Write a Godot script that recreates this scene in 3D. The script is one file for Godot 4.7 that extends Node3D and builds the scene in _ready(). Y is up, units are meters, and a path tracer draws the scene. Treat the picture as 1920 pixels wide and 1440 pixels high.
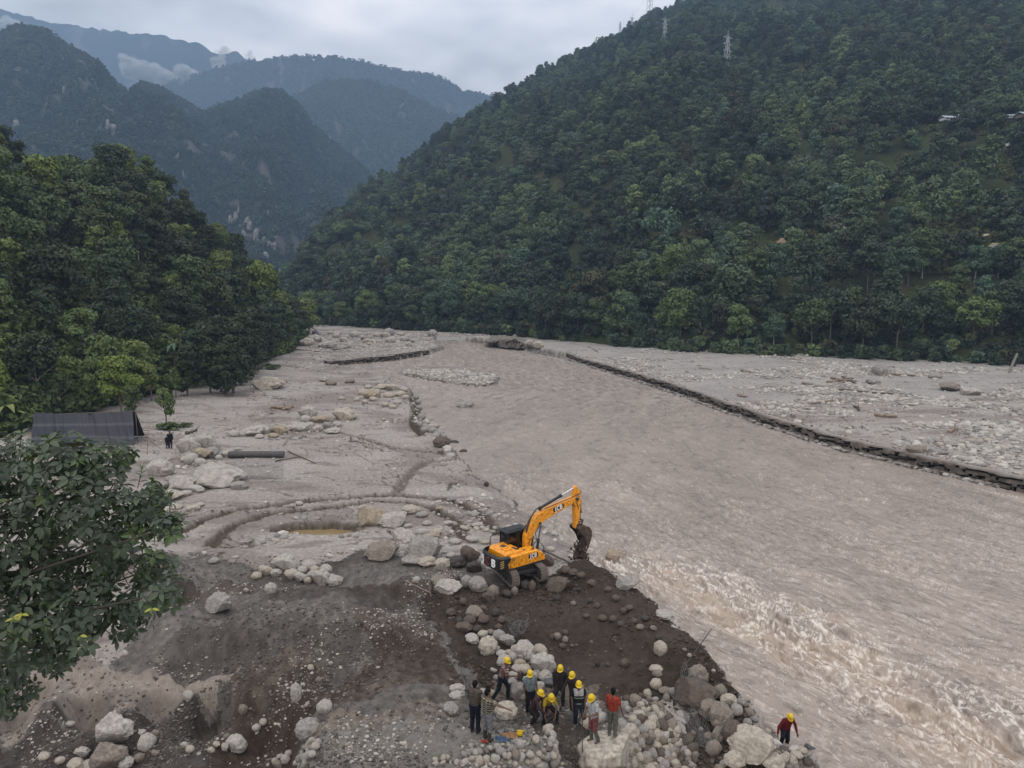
extends Node3D
# A muddy mountain river after a flood: a digger and workers rebuild the bank below forested slopes.

const F := 1333.0            # focal length in pixels of a 1920 x 1440 picture
const EYE := 16.0            # height of the camera over the silt flats, metres
const HORIZON := 525.0       # row of the horizon in that picture
const WATER := -1.2

var rng := RandomNumberGenerator.new()
var pitch := atan((720.0 - HORIZON) / F)
var noise_a := FastNoiseLite.new()   # broad
var noise_b := FastNoiseLite.new()   # medium
var noise_c := FastNoiseLite.new()   # fine
var noise_r := FastNoiseLite.new()   # ridged
var taken := {}
var mats := {}

# ---------------------------------------------------------------- small helpers
func ray(px: float, py: float) -> Vector3:
	var d := Vector3((px - 960.0) / F, (720.0 - py) / F, -1.0)
	return d.rotated(Vector3.RIGHT, -pitch)

func at(px: float, py: float, h := 0.0) -> Vector3:
	var d := ray(px, py)
	return Vector3(0, EYE, 0) + d * ((h - EYE) / d.y)

func flat(px: float, py: float, h := 0.0) -> Vector2:
	var p := at(px, py, h)
	return Vector2(p.x, p.z)

func numbered(called: String) -> String:
	if not taken.has(called):
		taken[called] = 0
		return called
	taken[called] += 1
	return "%s_%03d" % [called, taken[called]]

func tag(o: Node, label: String, category := "", group := "", kind := "") -> Node:
	if label != "": o.set_meta("label", label)
	if category != "": o.set_meta("category", category)
	if group != "": o.set_meta("group", group)
	if kind != "": o.set_meta("kind", kind)
	return o

func thing(called: String, where: Vector3, turn := 0.0) -> Node3D:
	var o := Node3D.new()
	o.name = numbered(called)
	add_child(o)
	o.position = where
	o.rotation.y = turn
	return o

func put(called: String, m: Mesh, mat: Material, parent: Node = null) -> MeshInstance3D:
	var o := MeshInstance3D.new()
	o.mesh = m
	if mat: o.material_override = mat
	if parent == null:
		o.name = numbered(called)
		add_child(o)
	else:
		o.name = called
		parent.add_child(o, true)
	return o

func srgb(r: float, g: float, b: float) -> Color:
	return Color(r, g, b).linear_to_srgb()

func rough(lin: Color, r := 0.9, metal := 0.0, spec := 0.5) -> StandardMaterial3D:
	var m := StandardMaterial3D.new()
	m.albedo_color = lin.linear_to_srgb()
	m.roughness = r
	m.metallic = metal
	m.metallic_specular = spec
	return m

func noise_texture(freq: float, lo: float, hi: float, s: int, size := 512, octaves := 5, kind := FastNoiseLite.TYPE_SIMPLEX_SMOOTH) -> NoiseTexture2D:
	var n := FastNoiseLite.new()
	n.noise_type = kind
	n.seed = s
	n.frequency = freq
	n.fractal_octaves = octaves
	n.fractal_gain = 0.6
	var t := NoiseTexture2D.new()
	t.width = size
	t.height = size
	t.seamless = true
	t.noise = n
	var g := Gradient.new()
	g.set_color(0, Color(lo, lo, lo))
	g.set_color(1, Color(hi, hi, hi))
	t.color_ramp = g
	return t

func pick(a: Array):
	return a[rng.randi() % a.size()]

# ---------------------------------------------------------------- mesh building
class Shape:
	var v := PackedVector3Array()
	var n := PackedVector3Array()
	var c := PackedColorArray()
	var i := PackedInt32Array()
	var tint := Color(1, 1, 1)
	var xf := Transform3D()

	func tri(a: Vector3, b: Vector3, d: Vector3, na := Vector3.ZERO, nb := Vector3.ZERO, nd := Vector3.ZERO) -> void:
		a = xf * a; b = xf * b; d = xf * d
		var g := (d - a).cross(b - a)
		if g.length_squared() < 1e-14:
			return
		g = g.normalized()
		var k := v.size()
		v.append(a); v.append(b); v.append(d)
		if na == Vector3.ZERO:
			n.append(g); n.append(g); n.append(g)
			i.append(k); i.append(k + 1); i.append(k + 2)
		else:
			na = (xf.basis * na).normalized(); nb = (xf.basis * nb).normalized(); nd = (xf.basis * nd).normalized()
			n.append(na); n.append(nb); n.append(nd)
			if g.dot(na + nb + nd) >= 0.0:
				i.append(k); i.append(k + 1); i.append(k + 2)
			else:
				i.append(k); i.append(k + 2); i.append(k + 1)
		c.append(tint); c.append(tint); c.append(tint)

	# a flat face whose outside is the side that «out» points to
	func face(a: Vector3, b: Vector3, d: Vector3, e: Vector3, out: Vector3) -> void:
		var g := (d - a).cross(e - b)
		if g.length_squared() < 1e-14: g = out
		if g.dot(out) < 0.0: g = -g
		g = g.normalized()
		tri(a, b, d, g, g, g)
		tri(a, d, e, g, g, g)

	# polygon in x and y, pushed out along z with a bevel
	func extrude(poly: PackedVector2Array, w: float, bev := 0.02) -> void:
		var k := poly.size()
		if Geometry2D.is_polygon_clockwise(poly):
			poly = poly.duplicate(); poly.reverse()
		var inset := PackedVector2Array()
		for q in k:
			var p0 := poly[(q + k - 1) % k]
			var p1 := poly[q]
			var p2 := poly[(q + 1) % k]
			var e0 := (p1 - p0).normalized()
			var e1 := (p2 - p1).normalized()
			var m := Vector2(-e0.y - e1.y, e0.x + e1.x)
			if m.length() < 0.05: m = Vector2(-e0.y, e0.x)
			m = m.normalized()
			var s := maxf(0.4, m.dot(Vector2(-e0.y, e0.x)))
			inset.append(p1 + m * bev / s)
		var hw := w / 2.0
		for q in k:
			var r := (q + 1) % k
			var out := Vector3((poly[r] - poly[q]).y, -(poly[r] - poly[q]).x, 0).normalized()
			var A := poly[q]; var B := poly[r]; var C := inset[q]; var D := inset[r]
			face(Vector3(A.x, A.y, -hw + bev), Vector3(B.x, B.y, -hw + bev), Vector3(B.x, B.y, hw - bev), Vector3(A.x, A.y, hw - bev), out)
			for s2: float in [-1.0, 1.0]:
				face(Vector3(A.x, A.y, s2 * (hw - bev)), Vector3(B.x, B.y, s2 * (hw - bev)), Vector3(D.x, D.y, s2 * hw), Vector3(C.x, C.y, s2 * hw), out + Vector3(0, 0, s2))
		var t := Geometry2D.triangulate_polygon(inset)
		for q in range(0, t.size(), 3):
			for s2: float in [-1.0, 1.0]:
				var nn := Vector3(0, 0, s2)
				tri(Vector3(inset[t[q]].x, inset[t[q]].y, s2 * hw), Vector3(inset[t[q + 1]].x, inset[t[q + 1]].y, s2 * hw), Vector3(inset[t[q + 2]].x, inset[t[q + 2]].y, s2 * hw), nn, nn, nn)

	func box(centre: Vector3, size: Vector3, bev := 0.015) -> void:
		var keep := xf
		xf = keep * Transform3D(Basis(), centre)
		var a := size.x / 2.0
		var b := size.y / 2.0
		bev = minf(bev, minf(size.x, minf(size.y, size.z)) * 0.45)
		extrude(PackedVector2Array([Vector2(-a + bev, -b), Vector2(a - bev, -b), Vector2(a, -b + bev), Vector2(a, b - bev), Vector2(a - bev, b), Vector2(-a + bev, b), Vector2(-a, b - bev), Vector2(-a, -b + bev)]), size.z, bev)
		xf = keep

	func tube(p: PackedVector3Array, r: PackedFloat32Array, sides := 8, cap := true) -> void:
		var k := p.size()
		var side := Vector3.ZERO
		var rings: Array[PackedVector3Array] = []
		var dirs: Array[PackedVector3Array] = []
		for q in k:
			var t := (p[mini(q + 1, k - 1)] - p[maxi(q - 1, 0)]).normalized()
			if side == Vector3.ZERO:
				side = t.cross(Vector3.UP if absf(t.y) < 0.9 else Vector3.RIGHT).normalized()
			side = (side - t * side.dot(t)).normalized()
			var up := t.cross(side)
			var ring := PackedVector3Array()
			var dir := PackedVector3Array()
			for s in sides:
				var a := TAU * s / sides
				var d := side * cos(a) + up * sin(a)
				dir.append(d)
				ring.append(p[q] + d * r[mini(q, r.size() - 1)])
			rings.append(ring)
			dirs.append(dir)
		for q in k - 1:
			for s in sides:
				var s2 := (s + 1) % sides
				tri(rings[q][s], rings[q][s2], rings[q + 1][s2], dirs[q][s], dirs[q][s2], dirs[q + 1][s2])
				tri(rings[q][s], rings[q + 1][s2], rings[q + 1][s], dirs[q][s], dirs[q + 1][s2], dirs[q + 1][s])
		if cap:
			for e in [0, k - 1]:
				var nn := (p[0] - p[1]).normalized() if e == 0 else (p[k - 1] - p[k - 2]).normalized()
				for s in sides:
					tri(p[e], rings[e][s], rings[e][(s + 1) % sides], nn, nn, nn)

	func rod(a: Vector3, b: Vector3, r: float, sides := 8, r2 := -1.0) -> void:
		tube(PackedVector3Array([a, b]), PackedFloat32Array([r, r if r2 < 0.0 else r2]), sides)

	# profile of (radius, height) turned round the y axis
	func lathe(prof: PackedVector2Array, sides := 20) -> void:
		for q in prof.size() - 1:
			var e := prof[q + 1] - prof[q]
			var out := Vector2(e.y, -e.x).normalized()
			for s in sides:
				var a0 := TAU * s / sides
				var a1 := TAU * (s + 1) / sides
				var d0 := Vector3(cos(a0), 0, sin(a0))
				var d1 := Vector3(cos(a1), 0, sin(a1))
				var A := d0 * prof[q].x + Vector3(0, prof[q].y, 0)
				var B := d1 * prof[q].x + Vector3(0, prof[q].y, 0)
				var C := d1 * prof[q + 1].x + Vector3(0, prof[q + 1].y, 0)
				var D := d0 * prof[q + 1].x + Vector3(0, prof[q + 1].y, 0)
				var n0 := d0 * out.x + Vector3(0, out.y, 0)
				var n1 := d1 * out.x + Vector3(0, out.y, 0)
				tri(A, B, C, n0, n1, n1)
				tri(A, C, D, n0, n1, n0)

	func mesh() -> ArrayMesh:
		var m := ArrayMesh.new()
		var a := []
		a.resize(Mesh.ARRAY_MAX)
		a[Mesh.ARRAY_VERTEX] = v
		a[Mesh.ARRAY_NORMAL] = n
		if c.size() == v.size(): a[Mesh.ARRAY_COLOR] = c
		a[Mesh.ARRAY_INDEX] = i
		m.add_surface_from_arrays(Mesh.PRIMITIVE_TRIANGLES, a)
		return m

# a regular sheet of rows x columns points; «keep» says which points are drawn
func sheet(rows: int, cols: int, v: PackedVector3Array, c: PackedColorArray, keep: PackedByteArray) -> ArrayMesh:
	var n := PackedVector3Array()
	n.resize(v.size())
	for y in rows:
		for x in cols:
			var k := y * cols + x
			var dx := v[y * cols + mini(x + 1, cols - 1)] - v[y * cols + maxi(x - 1, 0)]
			var dy := v[mini(y + 1, rows - 1) * cols + x] - v[maxi(y - 1, 0) * cols + x]
			var g := dx.cross(dy).normalized()
			n[k] = g if g.y > 0.0 else -g
	var i := PackedInt32Array()
	for y in rows - 1:
		for x in cols - 1:
			var k := y * cols + x
			if keep[k] and keep[k + 1] and keep[k + cols] and keep[k + cols + 1]:
				var up := (v[k + cols] - v[k]).cross(v[k + 1] - v[k]).y > 0.0
				if up:
					i.append(k); i.append(k + 1); i.append(k + cols)
					i.append(k + 1); i.append(k + cols + 1); i.append(k + cols)
				else:
					i.append(k); i.append(k + cols); i.append(k + 1)
					i.append(k + 1); i.append(k + cols); i.append(k + cols + 1)
	var m := ArrayMesh.new()
	var a := []
	a.resize(Mesh.ARRAY_MAX)
	a[Mesh.ARRAY_VERTEX] = v
	a[Mesh.ARRAY_NORMAL] = n
	a[Mesh.ARRAY_COLOR] = c
	a[Mesh.ARRAY_INDEX] = i
	m.add_surface_from_arrays(Mesh.PRIMITIVE_TRIANGLES, a)
	return m

func scatter(called: String, m: Mesh, mat: Material, places: Array[Transform3D], tints: PackedColorArray, parent: Node = null) -> MultiMeshInstance3D:
	var mm := MultiMesh.new()
	mm.transform_format = MultiMesh.TRANSFORM_3D
	mm.use_colors = tints.size() > 0
	mm.mesh = m
	mm.instance_count = places.size()
	for k in places.size():
		mm.set_instance_transform(k, places[k])
		if tints.size() > 0: mm.set_instance_color(k, tints[k])
	var o := MultiMeshInstance3D.new()
	o.multimesh = mm
	o.material_override = mat
	if parent == null:
		o.name = numbered(called)
		add_child(o)
	else:
		o.name = called
		parent.add_child(o, true)
	return o

# ---------------------------------------------------------------- the lie of the land
# river edges: column, row, height that the pixel stands for, metres to shift away from the land, width of the bank's slope
var left_edge := [[806, 638, -1.2, 0, 0.8], [831, 655, -1.2, 0, 0.8], [805, 665, -1.2, 0, 0.5], [740, 676, -1.2, 0, 0.4], [612, 687, -1.2, 0, 0.4], [650, 695, -1.2, 0, 2.0], [720, 712, -1.2, 0, 1.6],
	[768, 735, -1.2, 0, 1.0], [782, 762, -1.2, 0, 0.9], [788, 792, -1.2, 0, 0.9], [822, 818, -1.2, 0, 1.0], [846, 850, -1.2, 0, 1.2], [884, 885, -1.2, 0, 2.0], [922, 912, -1.2, 0, 2.4],
	[968, 950, -1.2, 0, 2.6], [1010, 984, -1.2, 0, 2.4], [1060, 1020, -1.2, 0, 2.0], [1112, 1054, 0.3, 0.8, 1.6], [1170, 1102, 0.6, 1.2, 1.7], [1204, 1132, 0.6, 1.2, 1.7],
	[1256, 1180, 0.6, 1.2, 1.7], [1312, 1226, 0.5, 1.1, 1.6], [1364, 1276, 0.4, 1.0, 1.5], [1404, 1322, 0.3, 0.9, 1.4], [1440, 1372, 0.0, 0.7, 1.3], [1500, 1408, -0.3, 0.5, 1.2], [1560, 1442, -0.6, 0.3, 1.2], [1700, 1600, -1.2, 0, 1.2], [1720, 1760, -1.2, 0, 1.2]]
var right_edge := [[872, 640, -1.2, 0, 0.8], [940, 650, -1.2, 0, 0.8], [1010, 662, -1.2, 0, 0.8], [1060, 671, -1.2, 0, 0.35], [1104, 686, -1.2, 0, 0.3], [1200, 715, -1.2, 0, 0.3], [1300, 749, -1.2, 0, 0.3], [1400, 785, -1.2, 0, 0.3],
	[1500, 818, -1.2, 0, 0.3], [1600, 848, -1.2, 0, 0.3], [1700, 873, -1.2, 0, 0.3], [1800, 897, -1.2, 0, 0.3], [1920, 921, -1.2, 0, 0.3], [2200, 980, -1.2, 0, 0.3], [2700, 1100, -1.2, 0, 0.4]]
var island_px := [[748, 702], [790, 690], [850, 686], [900, 699], [944, 711], [925, 723], [890, 726], [850, 721], [800, 713]]
# height marks on the near ground: column, row, metres
var marks := [[350, 1000, 0], [500, 1000, 0], [650, 1000, 0], [800, 1000, 0], [900, 1000, 0.05], [980, 1010, 0], [1040, 1040, 0.2], [350, 940, 0], [600, 900, 0], [900, 940, 0], [100, 1000, 0], [-200, 1000, 0], [-200, 1150, 0],
	[350, 1040, 0.1], [450, 1040, 0.1], [600, 1040, 0.15], [700, 1050, 0.35], [780, 1060, 0.3], [880, 1060, 0.5], [330, 1078, 1.0], [420, 1086, 1.15], [470, 1092, 1.15], [520, 1098, 1.15], [580, 1100, 1.15], [640, 1098, 1.15], [720, 1092, 1.2], [780, 1090, 1.0],
	[340, 1140, -0.7], [400, 1140, -0.8], [470, 1140, -0.8], [520, 1139, -0.7], [580, 1138, -0.7], [650, 1138, -0.5], [700, 1138, -0.3], [740, 1140, 0.25], [330, 1165, 0.9], [390, 1158, 1.4], [450, 1152, 1.75], [510, 1148, 1.95], [560, 1146, 2.05], [610, 1148, 2.05], [650, 1152, 2.0], [720, 1172, 1.6], [600, 1185, 1.6], [500, 1180, 1.3], [400, 1180, 0.9], [600, 1220, 0.9], [500, 1225, 0.5],
	[230, 1240, 0.0], [300, 1270, 0], [400, 1275, 0.1], [70, 1300, 0], [200, 1290, 0], [300, 1290, 0], [420, 1270, 0.1], [-100, 1300, 0], [100, 1180, 0], [100, 1250, 0], [220, 1180, 0.1], [100, 1318, -0.05], [250, 1312, -0.05], [400, 1287, 0.1], [-100, 1325, -0.1],
	[60, 1385, -1.9], [180, 1385, -1.9], [300, 1380, -1.9], [400, 1385, -1.7], [490, 1425, -1.4], [200, 1450, -1.6], [20, 1430, -1.5], [500, 1350, -0.4], [540, 1290, 0.6], [480, 1250, 0.8], [-150, 1430, -1.5], [200, 1600, -1.7], [0, 1750, -1.7], [450, 1600, -1.5], [-300, 1750, -1.6],
	[560, 1310, 0.7], [620, 1320, 0.8], [680, 1300, 0.9], [760, 1280, 0.9], [830, 1260, 0.7], [700, 1230, 1.0], [780, 1200, 0.8], [620, 1350, 0.8], [700, 1350, 0.9], [800, 1340, 0.8], [600, 1385, 1.0], [700, 1370, 1.0], [800, 1362, 1.0], [900, 1380, 1.0], [1000, 1372, 1.0], [1024, 1395, 1.0], [700, 1430, 1.0], [850, 1420, 1.0], [985, 1400, 1.0],
	[760, 1500, 0.9], [780, 1760, -0.9], [880, 1700, -0.9], [990, 1640, -0.9], [1040, 1580, -0.9], [530, 1420, -1.0], [540, 1500, -1.4], [940, 1320, 0.15], [1000, 1332, 0.1], [1060, 1345, 0.1], [1090, 1335, 0.1], [960, 1300, 0.25], [1040, 1305, 0.2], [1100, 1305, 0.2], [880, 1325, 0.5], [900, 1345, 0.7],
	[1062, 1400, -0.5], [1060, 1440, -0.9], [1085, 1400, -0.4], [1040, 1520, -1.0], [1200, 1500, -1.0], [1000, 1240, 0.45], [1080, 1240, 0.2], [1150, 1255, 0.2], [1000, 1170, 0.6], [1100, 1150, 0.7], [950, 1110, 0.6], [1040, 1090, 0.65], [900, 1100, 0.6], [850, 1150, 0.6], [870, 1230, 0.5], [930, 1180, 0.6],
	[1100, 1068, 1.0], [1155, 1108, 1.25], [1195, 1150, 1.25], [1245, 1195, 1.15], [1300, 1240, 1.0], [1345, 1295, 0.8], [1385, 1335, 0.5], [1415, 1375, 0.3], [1465, 1412, 0.1], [1150, 1180, 0.45], [1200, 1240, 0.4], [1180, 1325, 0.4], [1250, 1340, 0.3], [1300, 1330, 0.4], [1250, 1420, -0.5], [1330, 1400, -0.2], [1400, 1425, -0.2], [1330, 1300, 0.5], [1400, 1520, -0.8], [1500, 1500, -0.9], [1120, 1380, 0.0]]
# ruts and washed-out cracks: half width, depth, dark 0..1, points
var ruts := [[0.46, 0.24, 1.2, [[330, 1004], [380, 976], [450, 956], [530, 945], [600, 938], [690, 931], [740, 927], [800, 935], [860, 945], [900, 965], [935, 1000]]],
	[0.46, 0.24, 1.2, [[396, 1024], [440, 986], [500, 966], [560, 956], [640, 951], [700, 941], [760, 946], [810, 956], [850, 976], [872, 1012]]],
	[0.5, 0.2, 0.7, [[742, 926], [756, 900], [775, 880], [800, 866], [850, 858]]], [0.28, 0.3, 1.2, [[640, 812], [690, 826], [730, 840], [790, 848], [832, 851]]],
	[0.5, 0.45, 1.3, [[770, 738], [778, 765], [775, 795], [790, 818]]], [0.1, 0.1, 0.9, [[468, 916], [510, 922], [550, 930]]], [0.14, 0.15, 0.9, [[716, 788], [745, 791], [772, 793]]], [0.12, 0.12, 0.7, [[520, 722], [570, 730], [605, 728]]],
	[0.1, 0.1, 0.7, [[560, 838], [600, 846], [650, 852]]], [0.1, 0.1, 0.6, [[600, 845], [660, 850], [700, 868]]], [0.3, 0.12, 0.7, [[398, 1020], [405, 1028], [412, 1020]]], [0.22, 0.12, 0.6, [[470, 1010], [473, 1026]]], [0.12, 0.1, 0.6, [[590, 700], [650, 712], [700, 705]]],
	[0.1, 0.1, 0.7, [[400, 815], [450, 800], [490, 785], [520, 765]]], [0.12, 0.12, 0.8, [[880, 880], [930, 900], [985, 930]]], [0.3, 0.3, 1.0, [[1040, 640], [1100, 648], [1120, 660]]], [0.2, 0.12, 0.6, [[1530, 745], [1600, 752], [1680, 748]]], [0.2, 0.14, 0.6, [[1585, 722], [1660, 735], [1740, 742]]]]
var zones_px := {
	"heap": [[800, 1118], [860, 1085], [930, 1100], [1000, 1085], [1050, 1075], [1108, 1052], [1166, 1098], [1262, 1178], [1325, 1225], [1412, 1320], [1445, 1385], [1400, 1440], [1330, 1440], [1290, 1330], [1200, 1300], [1100, 1300], [1040, 1310], [980, 1300], [930, 1290], [880, 1260], [840, 1210], [800, 1180]],
	"road": [[-300, 1210], [60, 1235], [170, 1220], [250, 1250], [330, 1272], [440, 1266], [410, 1288], [300, 1302], [150, 1320], [40, 1330], [-300, 1330]],
	"platform": [[575, 1384], [640, 1376], [760, 1358], [880, 1364], [1018, 1356], [1046, 1400], [1060, 1480], [560, 1520]],
	"gravel": [[280, 1062], [360, 1046], [440, 1052], [520, 1062], [640, 1066], [690, 1040], [760, 1062], [820, 1072], [900, 1080], [960, 1100], [1010, 1200], [1100, 1320], [1300, 1400], [1420, 1470], [1500, 1800], [-500, 1800], [-400, 1330], [60, 1326], [230, 1240], [240, 1140]],
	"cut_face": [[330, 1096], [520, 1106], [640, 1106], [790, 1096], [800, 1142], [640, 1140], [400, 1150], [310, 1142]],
	"brown_slope": [[650, 1172], [700, 1162], [780, 1182], [850, 1240], [880, 1290], [780, 1300], [700, 1330], [565, 1345], [530, 1440], [340, 1450], [370, 1320], [430, 1272], [520, 1246], [600, 1272], [660, 1290], [690, 1240]],
	"tan_shelf": [[560, 1346], [700, 1334], [850, 1296], [900, 1340], [760, 1360], [600, 1382]],
	"dark_slope": [[-300, 1338], [40, 1336], [150, 1326], [300, 1308], [410, 1294], [400, 1330], [370, 1460], [-300, 1700]],
	"pit": [[928, 1290], [1010, 1300], [1110, 1300], [1140, 1340], [1060, 1420], [1020, 1350], [930, 1345]],
	"wet": [[840, 905], [960, 940], [1060, 1015], [1000, 1000], [900, 950]],
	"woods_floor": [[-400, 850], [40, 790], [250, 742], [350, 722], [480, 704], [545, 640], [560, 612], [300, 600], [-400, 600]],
}
var edge_a := PackedVector2Array()
var edge_b := PackedVector2Array()
var wide_a := PackedFloat32Array()
var wide_b := PackedFloat32Array()
var river_poly := PackedVector2Array()
var island := PackedVector2Array()
var zones := {}
var rut_lines: Array[PackedVector2Array] = []
var rut_boxes: Array[Rect2] = []
const NX := 130
const NZ := 84
var near_h := PackedFloat32Array()
var puddle_at := Vector2.ZERO

func prepare_land() -> void:
	noise_a.seed = 11; noise_a.frequency = 0.03; noise_a.fractal_octaves = 3
	noise_b.seed = 23; noise_b.frequency = 0.25; noise_b.fractal_octaves = 3
	noise_c.seed = 37; noise_c.frequency = 1.4; noise_c.fractal_octaves = 3
	noise_r.seed = 51; noise_r.frequency = 1.0; noise_r.fractal_type = FastNoiseLite.FRACTAL_RIDGED; noise_r.fractal_octaves = 3
	for k in left_edge.size():
		var e: Array = left_edge[k]
		var p := flat(e[0], e[1], e[2])
		if e[3] > 0: p += Vector2(0.72, -0.69) * e[3]
		edge_a.append(p)
		wide_a.append(e[4])
	for e in right_edge:
		edge_b.append(flat(e[0], e[1], e[2]))
		wide_b.append(e[4])
	river_poly = edge_a.duplicate()
	river_poly.append(Vector2(90, -14))
	for k in range(edge_b.size() - 1, -1, -1): river_poly.append(edge_b[k])
	for e in island_px: island.append(flat(e[0], e[1], WATER))
	for z in zones_px:
		var poly := PackedVector2Array()
		for e in zones_px[z]: poly.append(flat(e[0], e[1], 0.9 if z == "platform" or z == "tan_shelf" else 0.5 if z == "heap" or z == "brown_slope" else 0.0))
		zones[z] = poly
	for r in ruts:
		var line := PackedVector2Array()
		for e in r[3]: line.append(flat(e[0], e[1], 0.0))
		rut_lines.append(line)
		var b := Rect2(line[0], Vector2.ZERO)
		for p in line: b = b.expand(p)
		rut_boxes.append(b.grow(1.2))
	var mp := PackedVector2Array()
	var mh := PackedFloat32Array()
	for e in marks:
		mp.append(flat(e[0], e[1], e[2]))
		mh.append(e[2])
	near_h.resize(NX * NZ)
	for iz in NZ:
		for ix in NX:
			var p := Vector2(-40.0 + ix * 0.55, -52.0 + iz * 0.5)
			var sw := 0.0
			var sh := 0.0
			for k in mp.size():
				var d := p.distance_squared_to(mp[k]) + 0.06
				var w := 1.0 / (d * d)
				sw += w
				sh += w * mh[k]
			var edge := clampf(minf((p.y + 52.0) / 6.0, minf((p.x + 40.0) / 8.0, 1.0)), 0.0, 1.0)
			near_h[iz * NX + ix] = sh / sw * edge
	puddle_at = flat(596, 1000, -0.4)

func near_land(x: float, z: float) -> float:
	var fx := (x + 40.0) / 0.55
	var fz := (z + 52.0) / 0.5
	if fx < 0.0 or fz < 0.0 or fx >= NX - 1 or z > -10.6: return 0.0
	fz = minf(fz, NZ - 1.01)
	var ix := int(fx)
	var iz := int(fz)
	fx -= ix
	fz -= iz
	var k := iz * NX + ix
	return lerpf(lerpf(near_h[k], near_h[k + 1], fx), lerpf(near_h[k + NX], near_h[k + NX + 1], fx), fz)

# [distance to the nearest river edge (minus: in the water), width of the bank there]
func to_river(p: Vector2) -> Vector2:
	var best := 1e9
	var w := 1.0
	for k in edge_a.size() - 1:
		var q := Geometry2D.get_closest_point_to_segment(p, edge_a[k], edge_a[k + 1])
		var d := p.distance_squared_to(q)
		if d < best:
			best = d
			w = wide_a[k]
	for k in edge_b.size() - 1:
		var q := Geometry2D.get_closest_point_to_segment(p, edge_b[k], edge_b[k + 1])
		var d := p.distance_squared_to(q)
		if d < best:
			best = d
			w = wide_b[k]
	var dist := sqrt(best)
	if Geometry2D.is_point_in_polygon(p, river_poly):
		dist = -dist
		if p.x > -45.0 and p.x < 20.0 and p.y < -100.0 and p.y > -160.0:
			var bi := 1e9
			for k in island.size():
				bi = minf(bi, p.distance_to(Geometry2D.get_closest_point_to_segment(p, island[k], island[(k + 1) % island.size()])))
			if Geometry2D.is_point_in_polygon(p, island):
				return Vector2(bi, 0.7)
			dist = maxf(dist, -bi)
	return Vector2(dist, w)

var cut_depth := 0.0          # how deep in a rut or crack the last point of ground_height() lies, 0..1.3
var shore := 0.0
func ground_height(x: float, z: float) -> float:
	var p := Vector2(x, z)
	var h := near_land(x, z)
	var dist := -z
	cut_depth = 0.0
	# scarps and small steps of settled silt
	var a := noise_a.get_noise_2d(x * 1.6, z * 1.6)
	if dist > 38.0 or h < 0.05:
		h += a * 0.18 + 0.05 * smoothstep(0.0, 0.06, noise_b.get_noise_2d(x * 0.35, z * 0.55)) + 0.05 * smoothstep(0.1, 0.15, noise_b.get_noise_2d(x * 0.5 + 70.0, z * 0.8))
	h += noise_b.get_noise_2d(x * 2.0, z * 2.0) * 0.035
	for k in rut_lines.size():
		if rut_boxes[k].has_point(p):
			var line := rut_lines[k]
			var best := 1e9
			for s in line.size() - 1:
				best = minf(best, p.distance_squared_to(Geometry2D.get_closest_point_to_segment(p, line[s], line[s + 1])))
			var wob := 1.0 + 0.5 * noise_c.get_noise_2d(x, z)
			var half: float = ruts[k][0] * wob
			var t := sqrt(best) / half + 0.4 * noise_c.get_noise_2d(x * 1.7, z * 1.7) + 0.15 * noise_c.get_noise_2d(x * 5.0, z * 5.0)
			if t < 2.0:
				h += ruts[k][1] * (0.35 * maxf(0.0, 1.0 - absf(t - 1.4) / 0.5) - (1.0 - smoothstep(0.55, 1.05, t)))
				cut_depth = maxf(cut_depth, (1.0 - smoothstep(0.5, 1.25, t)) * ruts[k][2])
	var pd := Vector2((x - puddle_at.x) / 2.9, (z - puddle_at.y) / 1.15)
	if pd.length_squared() < 3.0:
		var t2 := pd.length() + 0.22 * noise_b.get_noise_2d(x * 3.0, z * 3.0)
		h -= 0.75 * (1.0 - smoothstep(0.7, 1.15, t2))
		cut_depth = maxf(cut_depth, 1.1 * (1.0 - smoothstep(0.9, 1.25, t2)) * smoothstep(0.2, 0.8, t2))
	if dist < 36.0:
		var rough_here := 1.0 if dist < 33.0 else (36.0 - dist) / 3.0
		h += rough_here * (noise_b.get_noise_2d(x * 3.2 + 9.0, z * 3.2) * 0.16 + noise_c.get_noise_2d(x * 1.6, z * 1.6) * 0.05)
	if dist > 100.0 and x > -45.0 and x < 20.0 and Geometry2D.is_point_in_polygon(p, island): h = -0.75 + 0.1 * a
	var r := to_river(p)
	r.x += 0.55 * noise_b.get_noise_2d(x * 1.3, z * 1.3) * minf(1.5, r.y + 0.5) + 0.2 * noise_c.get_noise_2d(x * 0.8, z * 0.8)
	if r.y > 0.25 and r.y < 0.45 and z < -30.0: r.x -= 0.85
	shore = r.x
	if r.x < r.y:
		var t := r.x / r.y
		h = lerpf(-2.2, h, smoothstep(-0.8, 1.0, t)) if r.y > 0.6 else lerpf(-1.75, h, smoothstep(-0.1, 1.0, t))
	elif r.y > 0.25 and r.y < 0.45 and r.x < 6.0:
		h += -0.22 * (1.0 - smoothstep(0.3, 6.0, r.x))
	return h

# where the line of sight through a pixel meets the ground
func spot(px: float, py: float) -> Vector3:
	var d := ray(px, py)
	var o := Vector3(0, EYE, 0)
	var t := (1.8 - EYE) / d.y
	var last := t
	for s in 170:
		var q := o + d * t
		if q.y <= maxf(ground_height(q.x, q.z), WATER - 0.2):
			for r in 8:
				var m := (last + t) / 2.0
				q = o + d * m
				if q.y <= maxf(ground_height(q.x, q.z), WATER - 0.2): t = m
				else: last = m
			return o + d * t
		last = t
		t *= 1.006 if t < 60.0 else 1.003
	return at(px, py, 0.0)

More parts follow.
